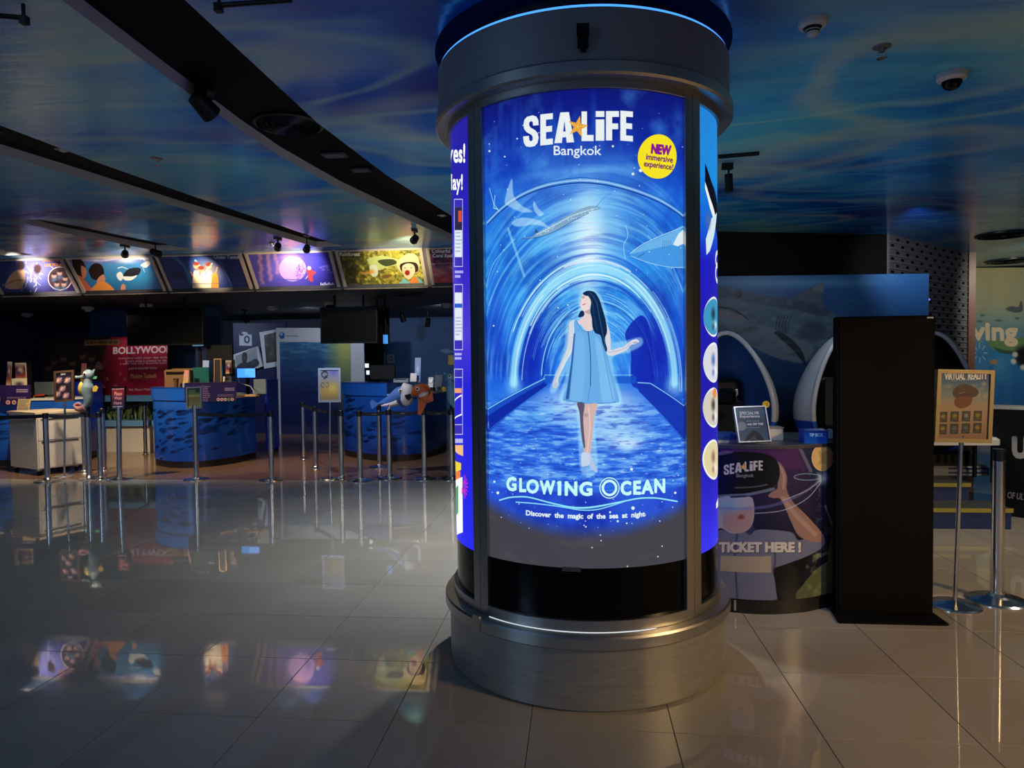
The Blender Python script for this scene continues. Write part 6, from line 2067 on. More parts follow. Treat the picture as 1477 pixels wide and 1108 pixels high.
snapshot(((335.5, 512), (371.5, 499.5), (342.5, 541)), 'tilted white-edged snapshot board of a person, below the camera emblem', p1, 'snap_1', QY - .066, .064)
def p2(a):
    n = fbm(160, 160, 8, 8, 4)
    a.grad([(0, (206, 208, 214)), (1, (206, 208, 214))])
    a.poly([(381, 484), (399, 480), (404, 522), (386, 524)], (54, 50, 50))
    a.tint(np.clip((n - .5) * 3, 0, 1) * (a.a.max(2) < 100), (120, 110, 100), .6)
snapshot(((374, 479.5), (404, 474), (381, 532)), 'white-edged snapshot board of foliage, half behind the big sea photo', p2, 'snap_2', QY - .031)
o, e, d = quad(398, 473, 524.5, 626, QY - .2)
d = Vector((d.x, QY - .2, 0.0)); d = Vector((o.x, QY - .2, 0))
def paint_big():
    a = Art(400, 480, flat_map(o, e - o, d - o, 400, 480))
    a.grad([(0, (176, 172, 176)), (1, (176, 172, 176))])
    n = fbm(480, 400, 60, 9, 4)
    a.poly([(403, 493), (505, 492.5), (505, 640), (403, 640)], (40, 88, 124))
    m = np.zeros((480, 400)); q = a.P([(403, 493), (505, 640)])
    x0, y0 = q[0].astype(int); x1, y1 = q[1].astype(int)
    m[y0:min(y1, 480), x0:x1] = 1
    yv = np.clip((np.arange(480) - y0) / 300, 0, 1)[:, None]
    xv = np.clip((np.arange(400) - x0) / max(1, x1 - x0), 0, 1)[None]
    a.tint(m * np.clip(yv * 1.3, 0, 1), (14, 26, 76), .95)
    a.tint(m * np.clip((n - .45) * 3, 0, 1) * np.clip(1 - yv * 1.4, 0, 1), (110, 150, 170), .6)
    a.tint(m * np.clip((.47 - n) * 3, 0, 1) * np.clip(1 - yv, 0, 1), (18, 60, 100), .6)
    a.tint(m * np.clip((xv - .62) * 4, 0, 1) * np.clip(1.1 - yv, 0, 1), (170, 160, 56), .85)
    a.disc(406.5, 484, 4.0, (30, 70, 130), 1, ry=5)
    a.disc(405.8, 482, 1.8, (150, 190, 220), .9, ry=2)
    a.rules((413, 483.2, 430, 485.6), 1, (90, 90, 96), .6, ragged=.05)
    return a.image('big_photo')
board_thing('sea_photo_frame', 'huge white-edged snapshot of blue sea with a yellow side, standing behind the queue', 'photo', (o, e, d), .05, paint_big(), rough=.45)

# ---- blue mural at the right of the counter hall, with faint fish, and small cards on it
def paint_mural():
    a = Art(420, 256)
    a.grad([(0, (34, 74, 122)), (1, (24, 56, 100))])
    n = fbm(256, 420, 10, 4, 4)
    a.tint(np.clip((n - .45) * 2, 0, 1), (60, 110, 150), .5)
    for x, y, s_ in ((300, 150, 22), (120, 80, 14), (200, 190, 16), (350, 60, 10)):
        fish(a, x, y, s_, .15, (120, 150, 166), .7)
    return a.image('blue_mural')
m = MB(); sheet(m, (-4.6, 16.53, HS - .02), (5.1, 0, 0), (0, 0, -HS + .04), .02)
m.build('wall_mural', print_mat('print_mural', paint_mural(), .5), kind='structure')
for (x0, y0, x1, y1, c_, nm, lb) in ((543.5, 508, 555.5, 526, (50, 100, 130), 'notice_board', 'small teal notice board on the mural behind the right counter'),
                                     (558, 511, 569, 523.5, (110, 116, 126), 'notice_board', 'small grey camera card beside the teal notice board'),
                                     (646.5, 512.5, 656, 526.5, (176, 156, 40), 'notice_board', 'small yellow notice on the mural beside the column')):
    o, e, d = quad(x0, y0, x1, y1, 16.48)
    t = board_thing(nm, lb, 'notice', (o, e, d), .02, None, pbr('notice_%d' % x0, c_, .5), parts='sheet')
    if x0 == 558:
        mm = MB().lathe([(.055, 0), (.055, .006), (.035, .006), (.035, 0)], n=20)
        rg = mm.build('emblem_ring', pbr('emblem_navy', (28, 34, 60), .5), t)
        rg.rotation_euler = (PI / 2, 0, 0); rg.location = ((e - o).x / 2, 0, (o - d).z / 2)
MB().box((-4.72, 16.2, HS / 2), (.10, .5, HS)).build('trim_6', M_KWALL, kind='structure')
# ------------------------------------------------------------------ virtual reality stand, right of the column
# header and walls
SHY = 8.95
a_, b_ = fz(1030, 334, HC), fz(1280, 338, HC)
u = (b_ - a_); u.z = 0; L = u.length; u.normalize()
hb = fy(1160, 394, a_.y + .3).z
rz = math.atan2(u.y, u.x)
cen = (a_ + b_) / 2
MB().box((cen.x - u.x * .25 + .0, cen.y - u.y * .25 + .06, (HC + hb - .3) / 2), (L + .5, .12, HC - hb + .3), rz).build('wall_header', M_KWALL, kind='structure')
MB().box((cen.x - u.x * .25, cen.y - u.y * .25 + .25, 1.3), (L + .5, .06, 2.6), rz).build('wall_rear', M_KWALL, kind='structure')
# shark mural board
c0 = fy(1005, 399, SHY - .16); c1 = fy(1340, 392, SHY + .10)
c1.z = c0.z
ex = c1 - c0; ey = Vector((0, 0, -(c0.z - .62)))
def paint_shark():
    a = Art(760, 420, flat_map(c0, ex, ey, 760, 420))
    a.grad([(0, (36, 82, 134)), (.2, (24, 66, 114)), (.55, (16, 52, 96)), (1, (8, 20, 44))])
    n = fbm(420, 760, 8, 6, 4)
    a.tint(np.clip((n - .48) * 2.4, 0, 1), (60, 116, 156), .5)
    a.blob(1150, 408, 120, 8, (110, 166, 196), .5)
    a.blob(1060, 650, 80, 80, (10, 22, 46), .7); a.blob(1180, 640, 60, 70, (8, 18, 40), .7)
    K = lambda pts: [(1010 + x / 3.461, 320 + y / 3.461) for x, y in pts]
    n2 = fbm(420, 760, 50, 30, 3)
    body = a.curve(K([(-150, 410), (-60, 350), (60, 322), (180, 338), (245, 356), (330, 370), (450, 385), (560, 405), (650, 450), (760, 520), (840, 610), (760, 600), (660, 570), (600, 640), (520, 700), (420, 690), (320, 655), (210, 595), (110, 548), (0, 520), (-120, 470)]))
    a.poly(body, (70, 88, 104))
    a.poly(a.curve(K([(-150, 470), (0, 470), (120, 478), (235, 490), (330, 520), (420, 560), (560, 620), (520, 700), (420, 690), (320, 655), (210, 595), (110, 548), (0, 520), (-120, 480)])), (112, 122, 130), .75, 5)
    a.poly(a.curve(K([(-150, 350), (60, 322), (180, 338), (245, 356), (330, 370), (450, 385), (560, 405), (650, 450), (600, 470), (480, 440), (350, 420), (240, 400), (100, 380), (-100, 400)])), (40, 52, 70), .75, 4)
    a.poly(a.curve(K([(470, 385), (520, 350), (560, 322), (612, 305), (616, 330), (606, 380), (620, 425), (560, 402)])), (70, 80, 92))
    a.poly(a.curve(K([(560, 330), (612, 306), (614, 350), (590, 350)])), (104, 112, 118), .8, 2)
    a.poly(a.curve(K([(370, 555), (400, 550), (460, 590), (510, 650), (528, 720), (480, 660), (420, 600)])), (26, 34, 48), .95)
    a.line(K([(60, 426), (110, 428), (160, 436), (205, 462), (238, 486)]), 5, (16, 20, 30), .95, smooth=True)
    a.poly(K([(60, 440), (150, 446), (210, 470), (236, 490), (150, 482), (60, 470)]), (120, 100, 110), .8, 2)
    a.blob(*K([(195, 364)])[0], 3.4, 3.6, (10, 12, 20), 1, hard=.8)
    a.blob(*K([(192, 361)])[0], 1, 1, (150, 160, 170), .9)
    for k in range(5):
        a.line(K([(390 + k * 16, 470), (378 + k * 15, 520), (388 + k * 14, 560)]), 4, (40, 50, 62), .8, smooth=True)
    mb_ = a.cover([a.P(body)])
    if mb_:
        a.mix(mb_[0], mb_[1] * np.clip((n2[mb_[0]] - .5) * 4, 0, 1), (150, 158, 164), .22)
        a.mix(mb_[0], mb_[1] * np.clip((.48 - n[mb_[0]]) * 5, 0, 1), (24, 32, 44), .5)
    for k in range(30):
        a.line(K([(430 + k * 9, 470 + k * 5), (445 + k * 9, 585 + k * 2)]), 2, (140, 150, 156), .28)
    return a.image('shark_mural')
t = thing('shark_mural_board', 'wide mural board of a grey shark on blue water behind the egg chairs', 'poster', (c0.x, c0.y, .62))
m = MB(); sheet(m, Vector((0, 0, c0.z - .62)), ex, ey, .05)
m.build('printed_face', print_mat('print_shark', paint_shark(), .45), t)
MB().box(ex / 2 + Vector((0, .06, -.30)), (ex.length * .98, .05, .62), math.atan2(ex.y, ex.x)).build('support', M_KWALL, t)
MB().box(ex + Vector((.005, .02, fy(1341, 432, c1.y).z - .62)), (.02, .03, .02)).build('indicator_light', glow_mat('indicator_blue', (50, 60, 255), 8), t)
# perforated grey panel wall
p0, p1 = fz(1279, 338, HC), fz(1394, 365, HC)
u = p1 - p0; u.z = 0; Lp = u.length; u.normalize(); rz = math.atan2(u.y, u.x)
pan = MB().box((0, 0, HC / 2), (Lp, .06, HC))
w_ = pan.build('wall_perforated', pbr('perforated_grey', (104, 104, 108), .5, .3, .1, 5), kind='structure')
w_.location = ((p0.x + p1.x) / 2, (p0.y + p1.y) / 2, 0); w_.rotation_euler = (0, 0, rz)
ri, ho = MB(), MB()
for k in range(34):
    z = .2 + k * .0865
    ri.box((0, -.036, z), (Lp, .014, .012))
    for i in range(9):
        x = -Lp / 2 + .10 + (i + (.5 if k % 2 else 0)) * Lp / 9
        if x < Lp / 2 - .06: ho.box((x, -.031, z + .043), (.085, .006, .034))
ri.build('ridge', pbr('perforated_ridge', (126, 126, 130), .45, .3), w_, kind='stuff')
ho.build('slot', BLACKM, w_, kind='stuff')
MB().box((p1.x + .05, p1.y - .02, HC / 2), (.10, .12, HC)).build('trim_7', pbr('brown_trim', (96, 66, 52), .4), kind='structure')
# far mural with lettering
MYY = 13.4
o = fy(1388, 386, MYY); e = fy(1620, 386, MYY); d = Vector((o.x, MYY, 0))
def paint_living():
    a = Art(560, 420, flat_map(o, e - o, d - o, 560, 420))
    a.grad([(0, (166, 160, 116)), (.22, (150, 150, 118)), (.36, (96, 130, 140)), (.5, (40, 112, 168)), (1, (20, 70, 130))])
    n = fbm(420, 560, 7, 8, 4)
    a.tint(np.clip((n - .5) * 2.4, 0, 1), (130, 170, 170), .4)
    K = lambda pts: [(1240 + x / 4.616, 320 + y / 4.616) for x, y in pts]
    a.poly(a.curve(K([(965, 575), (1000, 556), (1050, 556), (1068, 515), (1080, 556), (1070, 588), (1020, 596)])), (76, 84, 88))
    a.poly(a.curve(K([(838, 800), (900, 778), (980, 770), (1100, 762), (1200, 770), (1180, 830), (1060, 860), (960, 868), (890, 850)])), (96, 128, 78), .95)
    a.poly(a.curve(K([(880, 830), (960, 850), (1060, 850), (1000, 872), (920, 866)])), (40, 70, 60), .8)
    for x, y, r in ((790, 660, 20), (915, 652, 22), (810, 620, 16), (1040, 634, 16)):
        a.blob(*K([(x, y)])[0], r / 4.6, 1.6, (60, 96, 90), .9, hard=.5)
    a.poly(a.curve(K([(848, 930), (880, 910), (904, 926), (880, 946)])), (150, 120, 80))
    a.blob(*K([(1080, 890)])[0], 12, 14, (16, 16, 20), 1, hard=.6)
    for x, y in ((1020, 876), (1008, 922), (1070, 960)): a.blob(*K([(x, y)])[0], 4, 4, (206, 200, 190), .9, hard=.5)
    for k in range(8):
        an = k * PI / 4
        a.line(K([(784 + 26 * math.cos(an), 870 + 30 * math.sin(an)), (784 + 52 * math.cos(an), 870 + 66 * math.sin(an))]), 3, (150, 180, 200), .8)
    f = lambda x, y: (1240 + x / 4.616, 320 + y / 4.616)
    a.text('ving', f(738, 676) + f(1036, 816), (206, 190, 158), 3.2)
    return a.image('reef_mural')
board_thing('reef_mural', 'large reef mural with the word ving, sandy top and blue water, far right', 'poster', (o, e, d), .06, paint_living(), rough=.5)
MB().box((9.55, 6.0, HC / 2), (.1, 19.0, HC)).build('wall_right', M_KWALL, kind='structure')
MB().box((8.2, 14.05, HC / 2), (4.4, .1, HC)).build('wall_far', pbr('olive_wall', (110, 106, 80), .6), kind='structure')

# ---- stepped platform and what is on it
M_STEPB = pbr('step_blue', (18, 42, 98), .4, 0, .1, 4)
M_STEPY = pbr('step_edge_yellow', (150, 140, 60), .45)
M_TREAD = pbr('tread_plate', (90, 92, 90), .4, .5, .3, 60)
s0 = fz(1345, 764); 
plat = thing('stepped_platform', 'blue two-step platform with yellow edges under the egg chairs', 'platform', (2.6, 6.5, 0))
z1 = fy(1380, 733, 6.5).z; z2 = fy(1380, 698, 6.8).z
def step(x0, x1, y0, y1, za, zb):
    MB().box(((x0 + x1) / 2, (y0 + y1) / 2, (za + zb) / 2 - .012), (x1 - x0, y1 - y0, zb - za - .024)).build('riser', M_STEPB, plat)
    MB().rbox(((x0 + x1) / 2, (y0 + y1) / 2, zb - .012), (x1 - x0 + .02, y1 - y0 + .02, .024), .006).build('tread', M_TREAD, plat)
    MB().box(((x0 + x1) / 2, y0 - .004, zb - .018), (x1 - x0 + .02, .02, .036)).build('yellow_edge', M_STEPY, plat)
step(-1.9, 1.22, 0, .35, 0, z1)
step(-1.9, 1.05, .35, 2.1, 0, z2)
ztp = z2 + .002
p = fy(1380, 693, 7.27)
t = thing('console_box', 'white low console box with blue stripes on the platform', 'box', (p.x - .25, 7.35, z2))
h = fy(1380, 672, 7.27).z - z2
MB().rbox((.1, 0, h / 2), (.94, .16, h), .03).build('case', pbr('console_white', (150, 152, 158), .4), t)
for z_ in (.3, .72):
    MB().box((.35, -.082, h * z_), (.36, .006, h * .17)).build('stripe', M_STEPB, t)
t = thing('black_cable_tray', 'black ribbed tray lying on the white console box', 'tray', (p.x - .3, 7.35, z2 + h))
h2 = fy(1380, 652, 7.27).z - z2 - h
MB().rbox((.1, 0, h2 / 2), (.80, .14, h2), .02).build('case', BLACK, t)
for k in range(12):
    MB().box((-.27 + .067 * k, -.072, h2 * .5), (.03, .008, h2 * .5)).build('rib', GLOSSK, t)
p = fy(1395, 644, 6.9)
tz = p.z
t = thing('white_side_table', 'white table seen behind the virtual reality sign', 'table', (3.15, 7.04, z2))
MB().rbox((0.115, 0, fy(1395, 637, 6.85).z - z2), (1.33, .40, .07), .03).build('tabletop', WHITE, t)
for sx in (-.5, .73):
    for sy in (-.15, .15):
        MB().cyl((sx, sy, 0), (sx, sy, fy(1395, 637, 6.85).z - z2 - .03), .02, n=10).build('leg', BLACK, t)

# egg-shaped motion chairs
M_EGG = pbr('egg_white', (206, 206, 210), .22, 0, .04, 4, coat=.5)
M_EGGB = pbr('egg_blue', (30, 84, 190), .22, 0, .06, 4, coat=.5)
M_SEAT = pbr('egg_inside', (22, 26, 36), .4, 0, .15, 6)
def egg(px, Y, label, tilt=0.0, w=.62, inner=M_SEAT, smiley=False):
    top = fy(px, 479, Y)
    zt = top.z; z0 = .42
    t = thing('egg_chair', label, 'chair', (top.x, Y, z2))
    H2 = zt - z0
    n, mseg = 40, 18
    def prof(k):  # egg outline, k 0 at bottom .. 1 at top: half width
        return w * (max(0, math.sin(PI * k)) ** .46) * (1.10 - .46 * k)
    def pt(k, a, s=1.0, yo=0.0):
        r = prof(k) * s
        return Vector((r * math.sin(a), yo + r * .85 * -math.cos(a) * 1.0, z0 - z2 + H2 * (0.5 + (k - .5) * s)))
    shell = MB(); ks = [.5 - .4995 * math.cos(PI * i / 26) for i in range(27)]
    # open at the front: the shell spans from 52 degrees either side of the viewer
    a0 = math.radians(54)
    def wall(s, flip, zlo=None, zhi=None):
        vs, fs = [], []
        for k in ks:
            for i in range(n + 1):
                a = a0 + (2 * PI - 2 * a0) * i / n
                vs.append(pt(k, a, s))
        for j in range(26):
            if zlo is not None and ks[j] < zlo: continue
            if zhi is not None and ks[j] >= zhi: continue
            for i in range(n):
                q = (j * (n + 1) + i, j * (n + 1) + i + 1, (j + 1) * (n + 1) + i + 1, (j + 1) * (n + 1) + i)
                fs.append(q if flip else q[::-1])
        return vs, fs
    vs, fs = wall(1.0, True, .30); shell.add(vs, fs, True)
    shell.trim().build('shell', M_EGG, t)
    lo = MB(); vs, fs = wall(1.0, True, None, .30); lo.add(vs, fs, True)
    lo.trim().build('lower_shell', M_EGGB, t)
    ins = MB(); vs, fs = wall(.94, False); ins.add(vs, fs, True)
    ins.build('lining', inner, t)
    rim = []
    for k in ks: rim.append((pt(k, a0, .985)))
    for k in reversed(ks[:-1]): rim.append((pt(k, 2 * PI - a0, .985)))
    i30 = [i for i, k in enumerate(ks) if k >= .27][0]
    MB().tube(rim[i30:len(rim) - i30], .026, 10).build('rim', M_EGG, t)
    MB().tube(rim[:i30 + 1], .03, 10).build('lower_rim', M_EGGB, t)
    MB().tube(rim[len(rim) - i30 - 1:], .03, 10).build('lower_rim', M_EGGB, t)
    MB().rbox((0, -.05, z0 - z2 + H2 * .22), (.5, .5, .14), .06).build('seat', pbr('egg_seat', (16, 18, 24), .5), t)
    MB().rbox((0, .24, z0 - z2 + H2 * .45), (.44, .12, .55), .06).build('backrest', pbr('egg_seat', (16, 18, 24), .5), t)
    MB().lathe([(.30, 0), (.30, .03), (.16, .06), (.12, max(.1, z0 - z2 + .06))], n=28).build('pedestal', BLACK, t)
    if smiley:
        o_ = fy(1105, 583, Y - .5) - t.location
        a = Art(64, 64); a.grad([(0, (226, 190, 30)), (1, (226, 190, 30))])
        a.disc(22, 24, 5, (60, 50, 10)); a.disc(42, 24, 5, (60, 50, 10))
        a.line([(16, 38), (24, 46), (40, 46), (48, 38)], 4, (60, 50, 10), smooth=True)
        m = MB(); vs = [Vector((0, 0, 0))] + [Vector((.045 * math.cos(k * PI / 10), 0, .045 * math.sin(k * PI / 10))) for k in range(20)]
        m.add(vs, [(0, 1 + k, 1 + (k + 1) % 20) for k in range(20)], False, [[(.5, .5), (.5 + .5 * math.cos(k * PI / 10), .5 + .5 * math.sin(k * PI / 10)), (.5 + .5 * math.cos((k + 1) * PI / 10), .5 + .5 * math.sin((k + 1) * PI / 10))] for k in range(20)])
        s_ = m.build('sticker', print_mat('print_sticker', a.image('sticker'), .4), t, 'round yellow smiling sticker')
        s_.location = o_
    return t
egg(1046, 7.75, 'white egg-shaped motion chair with a blue inside, half behind the column', inner=pbr('egg_inside_blue', (44, 84, 150), .3, 0, .1, 4, coat=.4), smiley=False)
egg(1222, 7.85, 'white egg-shaped motion chair with a blue lower shell, half behind the black totem')
egg(1346, 8.38, 'egg-shaped motion chair behind the totem and the virtual reality sign', w=.50)

# ---- ticket counter with a curved printed front
tc_plan = [(.50, 4.62), (.64, 4.42), (.86, 4.30), (1.10, 4.255), (1.34, 4.30), (1.50, 4.385), (1.60, 4.44), (1.67, 4.48)]
path = [Vector((p[0], p[1])) for p in smooth_path([(x, y, 0) for x, y in tc_plan])]
Lc = Vector((1.08, 4.6))
tck = thing('virtual_reality_counter', 'curved counter with a printed front of a child wearing a headset, TICKET HERE !', 'counter', (Lc.x, Lc.y, 0))
zt = fy(1110, 643, 4.27).z; zb = fy(1110, 865, 4.27).z
Ls = [0.0]
for a_, b_ in zip(path[:-1], path[1:]): Ls.append(Ls[-1] + (b_ - a_).length)
TW, TH = 520, 420
def tc_map(p):
    d = rays(p)
    out = np.zeros((len(p), 2))
    best = np.full(len(p), 1e9)
    for i in range(len(path) - 1):
        a_, b_ = path[i], path[i + 1]
        ex_, ey_ = b_.x - a_.x, b_.y - a_.y
        # ray (dx,dy)*t = a + s*e
        det = d[:, 0] * (-ey_) - d[:, 1] * (-ex_)
        det = np.where(np.abs(det) < 1e-9, 1e-9, det)
        tt = (a_.x * (-ey_) - a_.y * (-ex_)) / det
        s_ = (d[:, 0] * a_.y - d[:, 1] * a_.x) / det
        miss = np.maximum(np.maximum(-s_, s_ - 1), 0)
        pick = (miss < best - 1e-6) & (tt > 0)
        best = np.where(pick, miss, best)
        Lseg = Ls[i + 1] - Ls[i]
        out[:, 0] = np.where(pick, (Ls[i] + s_ * Lseg) / Ls[-1] * TW, out[:, 0])
        z = EYE + d[:, 2] * tt
        out[:, 1] = np.where(pick, (zt - z) / (zt - zb) * TH, out[:, 1])
    return out
def paint_ticket():
    a = Art(TW, TH, tc_map)
    a.grad([(0, (60, 34, 84)), (.25, (44, 34, 76)), (.5, (26, 28, 60)), (1, (14, 16, 26))])
    K = lambda pts: [(1020 + x / 3.46, 580 + y / 3.46) for x, y in pts]
    C = lambda pts: a.curve(K(pts))
    n = fbm(TH, TW, 30, 34, 4)
    a.poly(K([(60, 212), (450, 212), (520, 340), (400, 330), (60, 300)]), (84, 40, 100), .7, 8)
    a.poly(K([(440, 214), (640, 212), (640, 420), (530, 420)]), (30, 46, 84), .8, 8)
    a.tint(np.clip((n - .54) * 4, 0, 1) * (np.arange(TW)[None] > TW * .8), (120, 150, 190), .5)
    a.poly(K([(446, 214), (464, 214), (528, 350), (510, 352)]), (150, 130, 160), .6)
    # planet at the lower right
    a.poly(C([(440, 985), (480, 910), (540, 840), (610, 790), (660, 780), (660, 990)]), (84, 92, 66))
    a.tint(np.clip((n - .5) * 4, 0, 1) * (np.arange(TH)[:, None] > TH * .72) * (np.arange(TW)[None] > TW * .74), (130, 136, 100), .7)
    a.poly(C([(600, 960), (604, 760), (620, 690), (640, 640), (650, 700), (640, 970)]), (104, 124, 80), .9)
    a.line(K([(590, 520), (612, 580), (634, 650)]), 6, (200, 206, 214), .6)
    # neck, shirt, raised arm
    a.poly(C([(20, 700), (60, 640), (150, 650), (200, 640), (235, 640), (290, 636), (420, 650), (460, 690), (560, 650), (588, 690), (570, 730), (500, 770), (420, 800), (340, 830), (330, 860), (350, 985), (20, 1000)]), (96, 104, 140))
    m_ = a.cover([a.P(C([(20, 700), (60, 640), (150, 650), (200, 640), (235, 640), (290, 636), (420, 650), (460, 690), (560, 650), (588, 690), (570, 730), (500, 770), (420, 800), (340, 830), (330, 860), (350, 985), (20, 1000)]))])
    if m_:
        yy_, xx_ = np.mgrid[m_[0][0], m_[0][1]]
        ck = ((xx_ % 5 < 2) ^ (yy_ % 5 < 2))
        a.mix(m_[0], m_[1] * ck, (136, 142, 172), .5)
    a.poly(K([(330, 830), (420, 800), (520, 760), (450, 900), (440, 985), (350, 985)]), (12, 12, 18), .95)
    a.line(K([(150, 660), (140, 760), (150, 980)]), 5, (60, 66, 110), .8, smooth=True)
    a.line(K([(330, 700), (340, 780), (330, 850)]), 5, (60, 66, 110), .7, smooth=True)
    a.poly(K([(190, 650), (222, 600), (240, 640), (215, 665)]), (50, 56, 96))
    SKN, SKH = (150, 118, 116), (186, 156, 152)
    a.poly(C([(340, 300), (370, 310), (398, 370), (398, 440), (430, 500), (500, 570), (570, 650), (580, 690), (540, 700), (460, 670), (420, 600), (370, 490), (330, 480), (305, 470), (320, 450), (350, 430), (350, 380)]), SKN)
    a.line(K([(380, 480), (440, 560), (540, 660)]), 12, SKH, .6, smooth=True, soft=3)
    a.line(K([(352, 310), (382, 360), (380, 430)]), 6, SKH, .7, smooth=True, soft=2)
    a.poly(C([(10, 480), (80, 470), (170, 475), (225, 480), (235, 560), (220, 620), (180, 650), (120, 655), (70, 630), (20, 640)]), (170, 176, 196))
    a.poly(C([(90, 530), (160, 540), (225, 520), (222, 610), (180, 648), (120, 650), (80, 610)]), (176, 140, 136), .7, 4)
    a.blob(*K([(170, 575)])[0], 5, 4, (140, 70, 76), .9, hard=.3)
    a.blob(*K([(175, 592)])[0], 5, 2.4, (206, 140, 136), .8)
    a.blob(*K([(100, 520)])[0], 22, 12, (120, 190, 214), .6)
    # headset
    a.poly(C([(20, 262), (100, 250), (220, 250), (300, 262), (345, 290), (362, 340), (352, 400), (300, 440), (240, 452), (120, 460), (20, 468)]), (16, 18, 22))
    a.poly(C([(20, 256), (100, 244), (130, 252), (60, 266)]), (130, 130, 150), .7)
    a.line(K([(140, 428), (230, 424), (300, 412)]), 4, (130, 140, 150), .6, smooth=True)
    a.line(K([(60, 470), (130, 466), (200, 462), (330, 434)]), 8, (150, 180, 200), .6, smooth=True)
    a.line(K([(120, 474), (190, 470)]), 5, (30, 30, 60), .8)
    f = lambda x, y: (1020 + (82 + (x - 265) * .302) / 3.46, 580 + (312 + (y - 150) * .29 - (x - 265) * .022) / 3.46)
    sea_life(a, f, col=(206, 206, 206))
    a.text('Bangkok', K([(146, 358)])[0] + K([(232, 380)])[0], (150, 150, 150), .3)
    # light trails
    a.line(K([(60, 530), (240, 530), (380, 500), (500, 440), (580, 375)]), 8, (120, 130, 206), .5, smooth=True, soft=3)
    a.line(K([(240, 556), (380, 540), (500, 480), (575, 390)]), 3, (190, 200, 240), .7, smooth=True)
    a.line(K([(380, 490), (500, 440), (575, 380)]), 2, (214, 220, 246), .7, smooth=True)
    t_ = np.linspace(0, 2 * PI, 40)
    a.line([K([(500 + 66 * math.cos(k), 374 + 16 * math.sin(k))])[0] for k in t_], 3, (140, 180, 214), .7)
    a.blob(*K([(578, 382)])[0], 9, 9, (206, 226, 240), .9)
    a.poly(K([(545, 345), (580, 380), (560, 390)]), (150, 190, 220), .5)
    for k in range(40):
        a.disc(*K([(random.uniform(240, 640), random.uniform(330, 560))])[0], .5, (200, 214, 240), .6)
    # words and patch
    for dx, dy, cl in ((.8, .8, (40, 40, 56)), (0, 0, (206, 206, 210))):
        a.text('TICKET HERE !', (K([(62, 702)])[0][0] + dx, K([(62, 702)])[0][1] + dy, K([(466, 746)])[0][0] + dx, K([(466, 748)])[0][1] + dy), cl, 2.0)
    a.poly(K([(66, 766), (320, 768), (320, 851), (66, 842)]), (166, 158, 150))
    # medal printed at the corner
    for r_, cl in ((55, (226, 200, 150)), (50, (206, 170, 112)), (44, (220, 186, 128))):
        a.blob(*K([(575, 278)])[0], r_ / 3.46, r_ * 1.22 / 3.46, cl, 1, hard=1.0)
    a.line([K([(575 + 47 * math.cos(k), 278 + 58 * math.sin(k))])[0] for k in t_], 2, (226, 186, 126), .9)
    a.poly(C([(556, 250), (566, 244), (576, 256), (586, 244), (596, 250), (590, 290), (600, 310), (576, 306), (552, 312), (562, 288)]), (190, 150, 96), .9)
    return a.image('ticket_front')
pl = [p - Lc for p in path]
strip(pl, zb, zt).build('printed_front', print_mat('print_ticket', paint_ticket(), .3), tck)
pz = offset(pl, .04)
strip(pz, 0.0, zb).build('plinth', M_PLINTH, tck)
poly = [(p.x, p.y) for p in offset(pl, .012)] + [(.56, .42), (-.62, .55)]
def slab2(z0, z1, pts):
    m = MB(); n = len(pts); pv = [Vector((x, y, 0)) for x, y in pts]
    up = [tuple(q) if (pv[q[1]] - pv[q[0]]).cross(pv[q[2]] - pv[q[0]]).z > 0 else tuple(q)[::-1] for q in tessellate_polygon([pv])]
    m.add([(x, y, z1) for x, y in pts], up); m.add([(x, y, z0) for x, y in pts], [q[::-1] for q in up])
    m.add([(x, y, z0) for x, y in pts] + [(x, y, z1) for x, y in pts], [(i, (i + 1) % n, n + (i + 1) % n, n + i) for i in range(n)])
    return m
slab2(0.0, zt - .02, poly).build('carcass', M_PLINTH, tck)
slab2(zt - .02, zt, [(p.x, p.y) for p in offset(pl, -.004)] + [(.56, .42), (-.62, .55)]).build('worktop', pbr('vr_worktop', (60, 62, 70), .35), tck)
MB().cyl((pl[14].x, pl[14].y - .004, zb - .07), (pl[14].x, pl[14].y - .004, zb - .005), .008, n=8).build('front_bolt', CHROME, tck)
# edge strip round the print
strip([p + Vector((0, -.001)) for p in pl], zt - .012, zt + .001).build('edge_strip', pbr('edge_grey', (120, 110, 130), .4), tck)

# things on that counter
c_ = (fy(1058.5, 588, 4.42), fy(1103, 586.5, 4.45), fy(1066, 640, 4.34))
c_ = (c_[0], c_[1], Vector((c_[2].x, c_[2].y, zt + .012)))
a = Art(200, 240, flat_map(c_[0], c_[1] - c_[0], c_[2] - c_[0], 200, 240))
a.grad([(0, (64, 92, 124)), (.4, (40, 60, 92)), (1, (60, 84, 116))])
a.text('SPECIALVR', (1067, 594, 1095, 598.4), (196, 206, 220), .8)
a.text('Experience', (1067.5, 599, 1096, 603.6), (206, 212, 224), .8)
a.disc(1070, 615, 6.6, (130, 140, 156), .9)
a.text('only 200 THB', (1078, 610.5, 1101, 614.4), (214, 218, 226), .7)
a.rules((1077, 606.5, 1100, 609), 1, (150, 164, 186), .5); a.rules((1077, 616, 1100, 618), 1, (150, 164, 186), .5)
a.blobp([(1076, 640), (1080, 627), (1088, 621), (1097, 627), (1103, 640)], (16, 20, 30))
a.blob(1088, 632, 5, 4, (50, 60, 80), .9)
a.line([(1080, 636), (1088, 632), (1098, 638)], 3, (120, 150, 180), .7)
board_thing('tabletop_sign', 'blue-grey tabletop sign reading SPECIALVR Experience on the counter', 'sign', c_, .012, a.image('vr_sign'), frame=(.008, M_SILVER), rough=.25)
p = fy(1108, 640, 4.62)
t = thing('white_paper_box', 'small white box behind the tabletop sign', 'box', (p.x, p.y, zt))
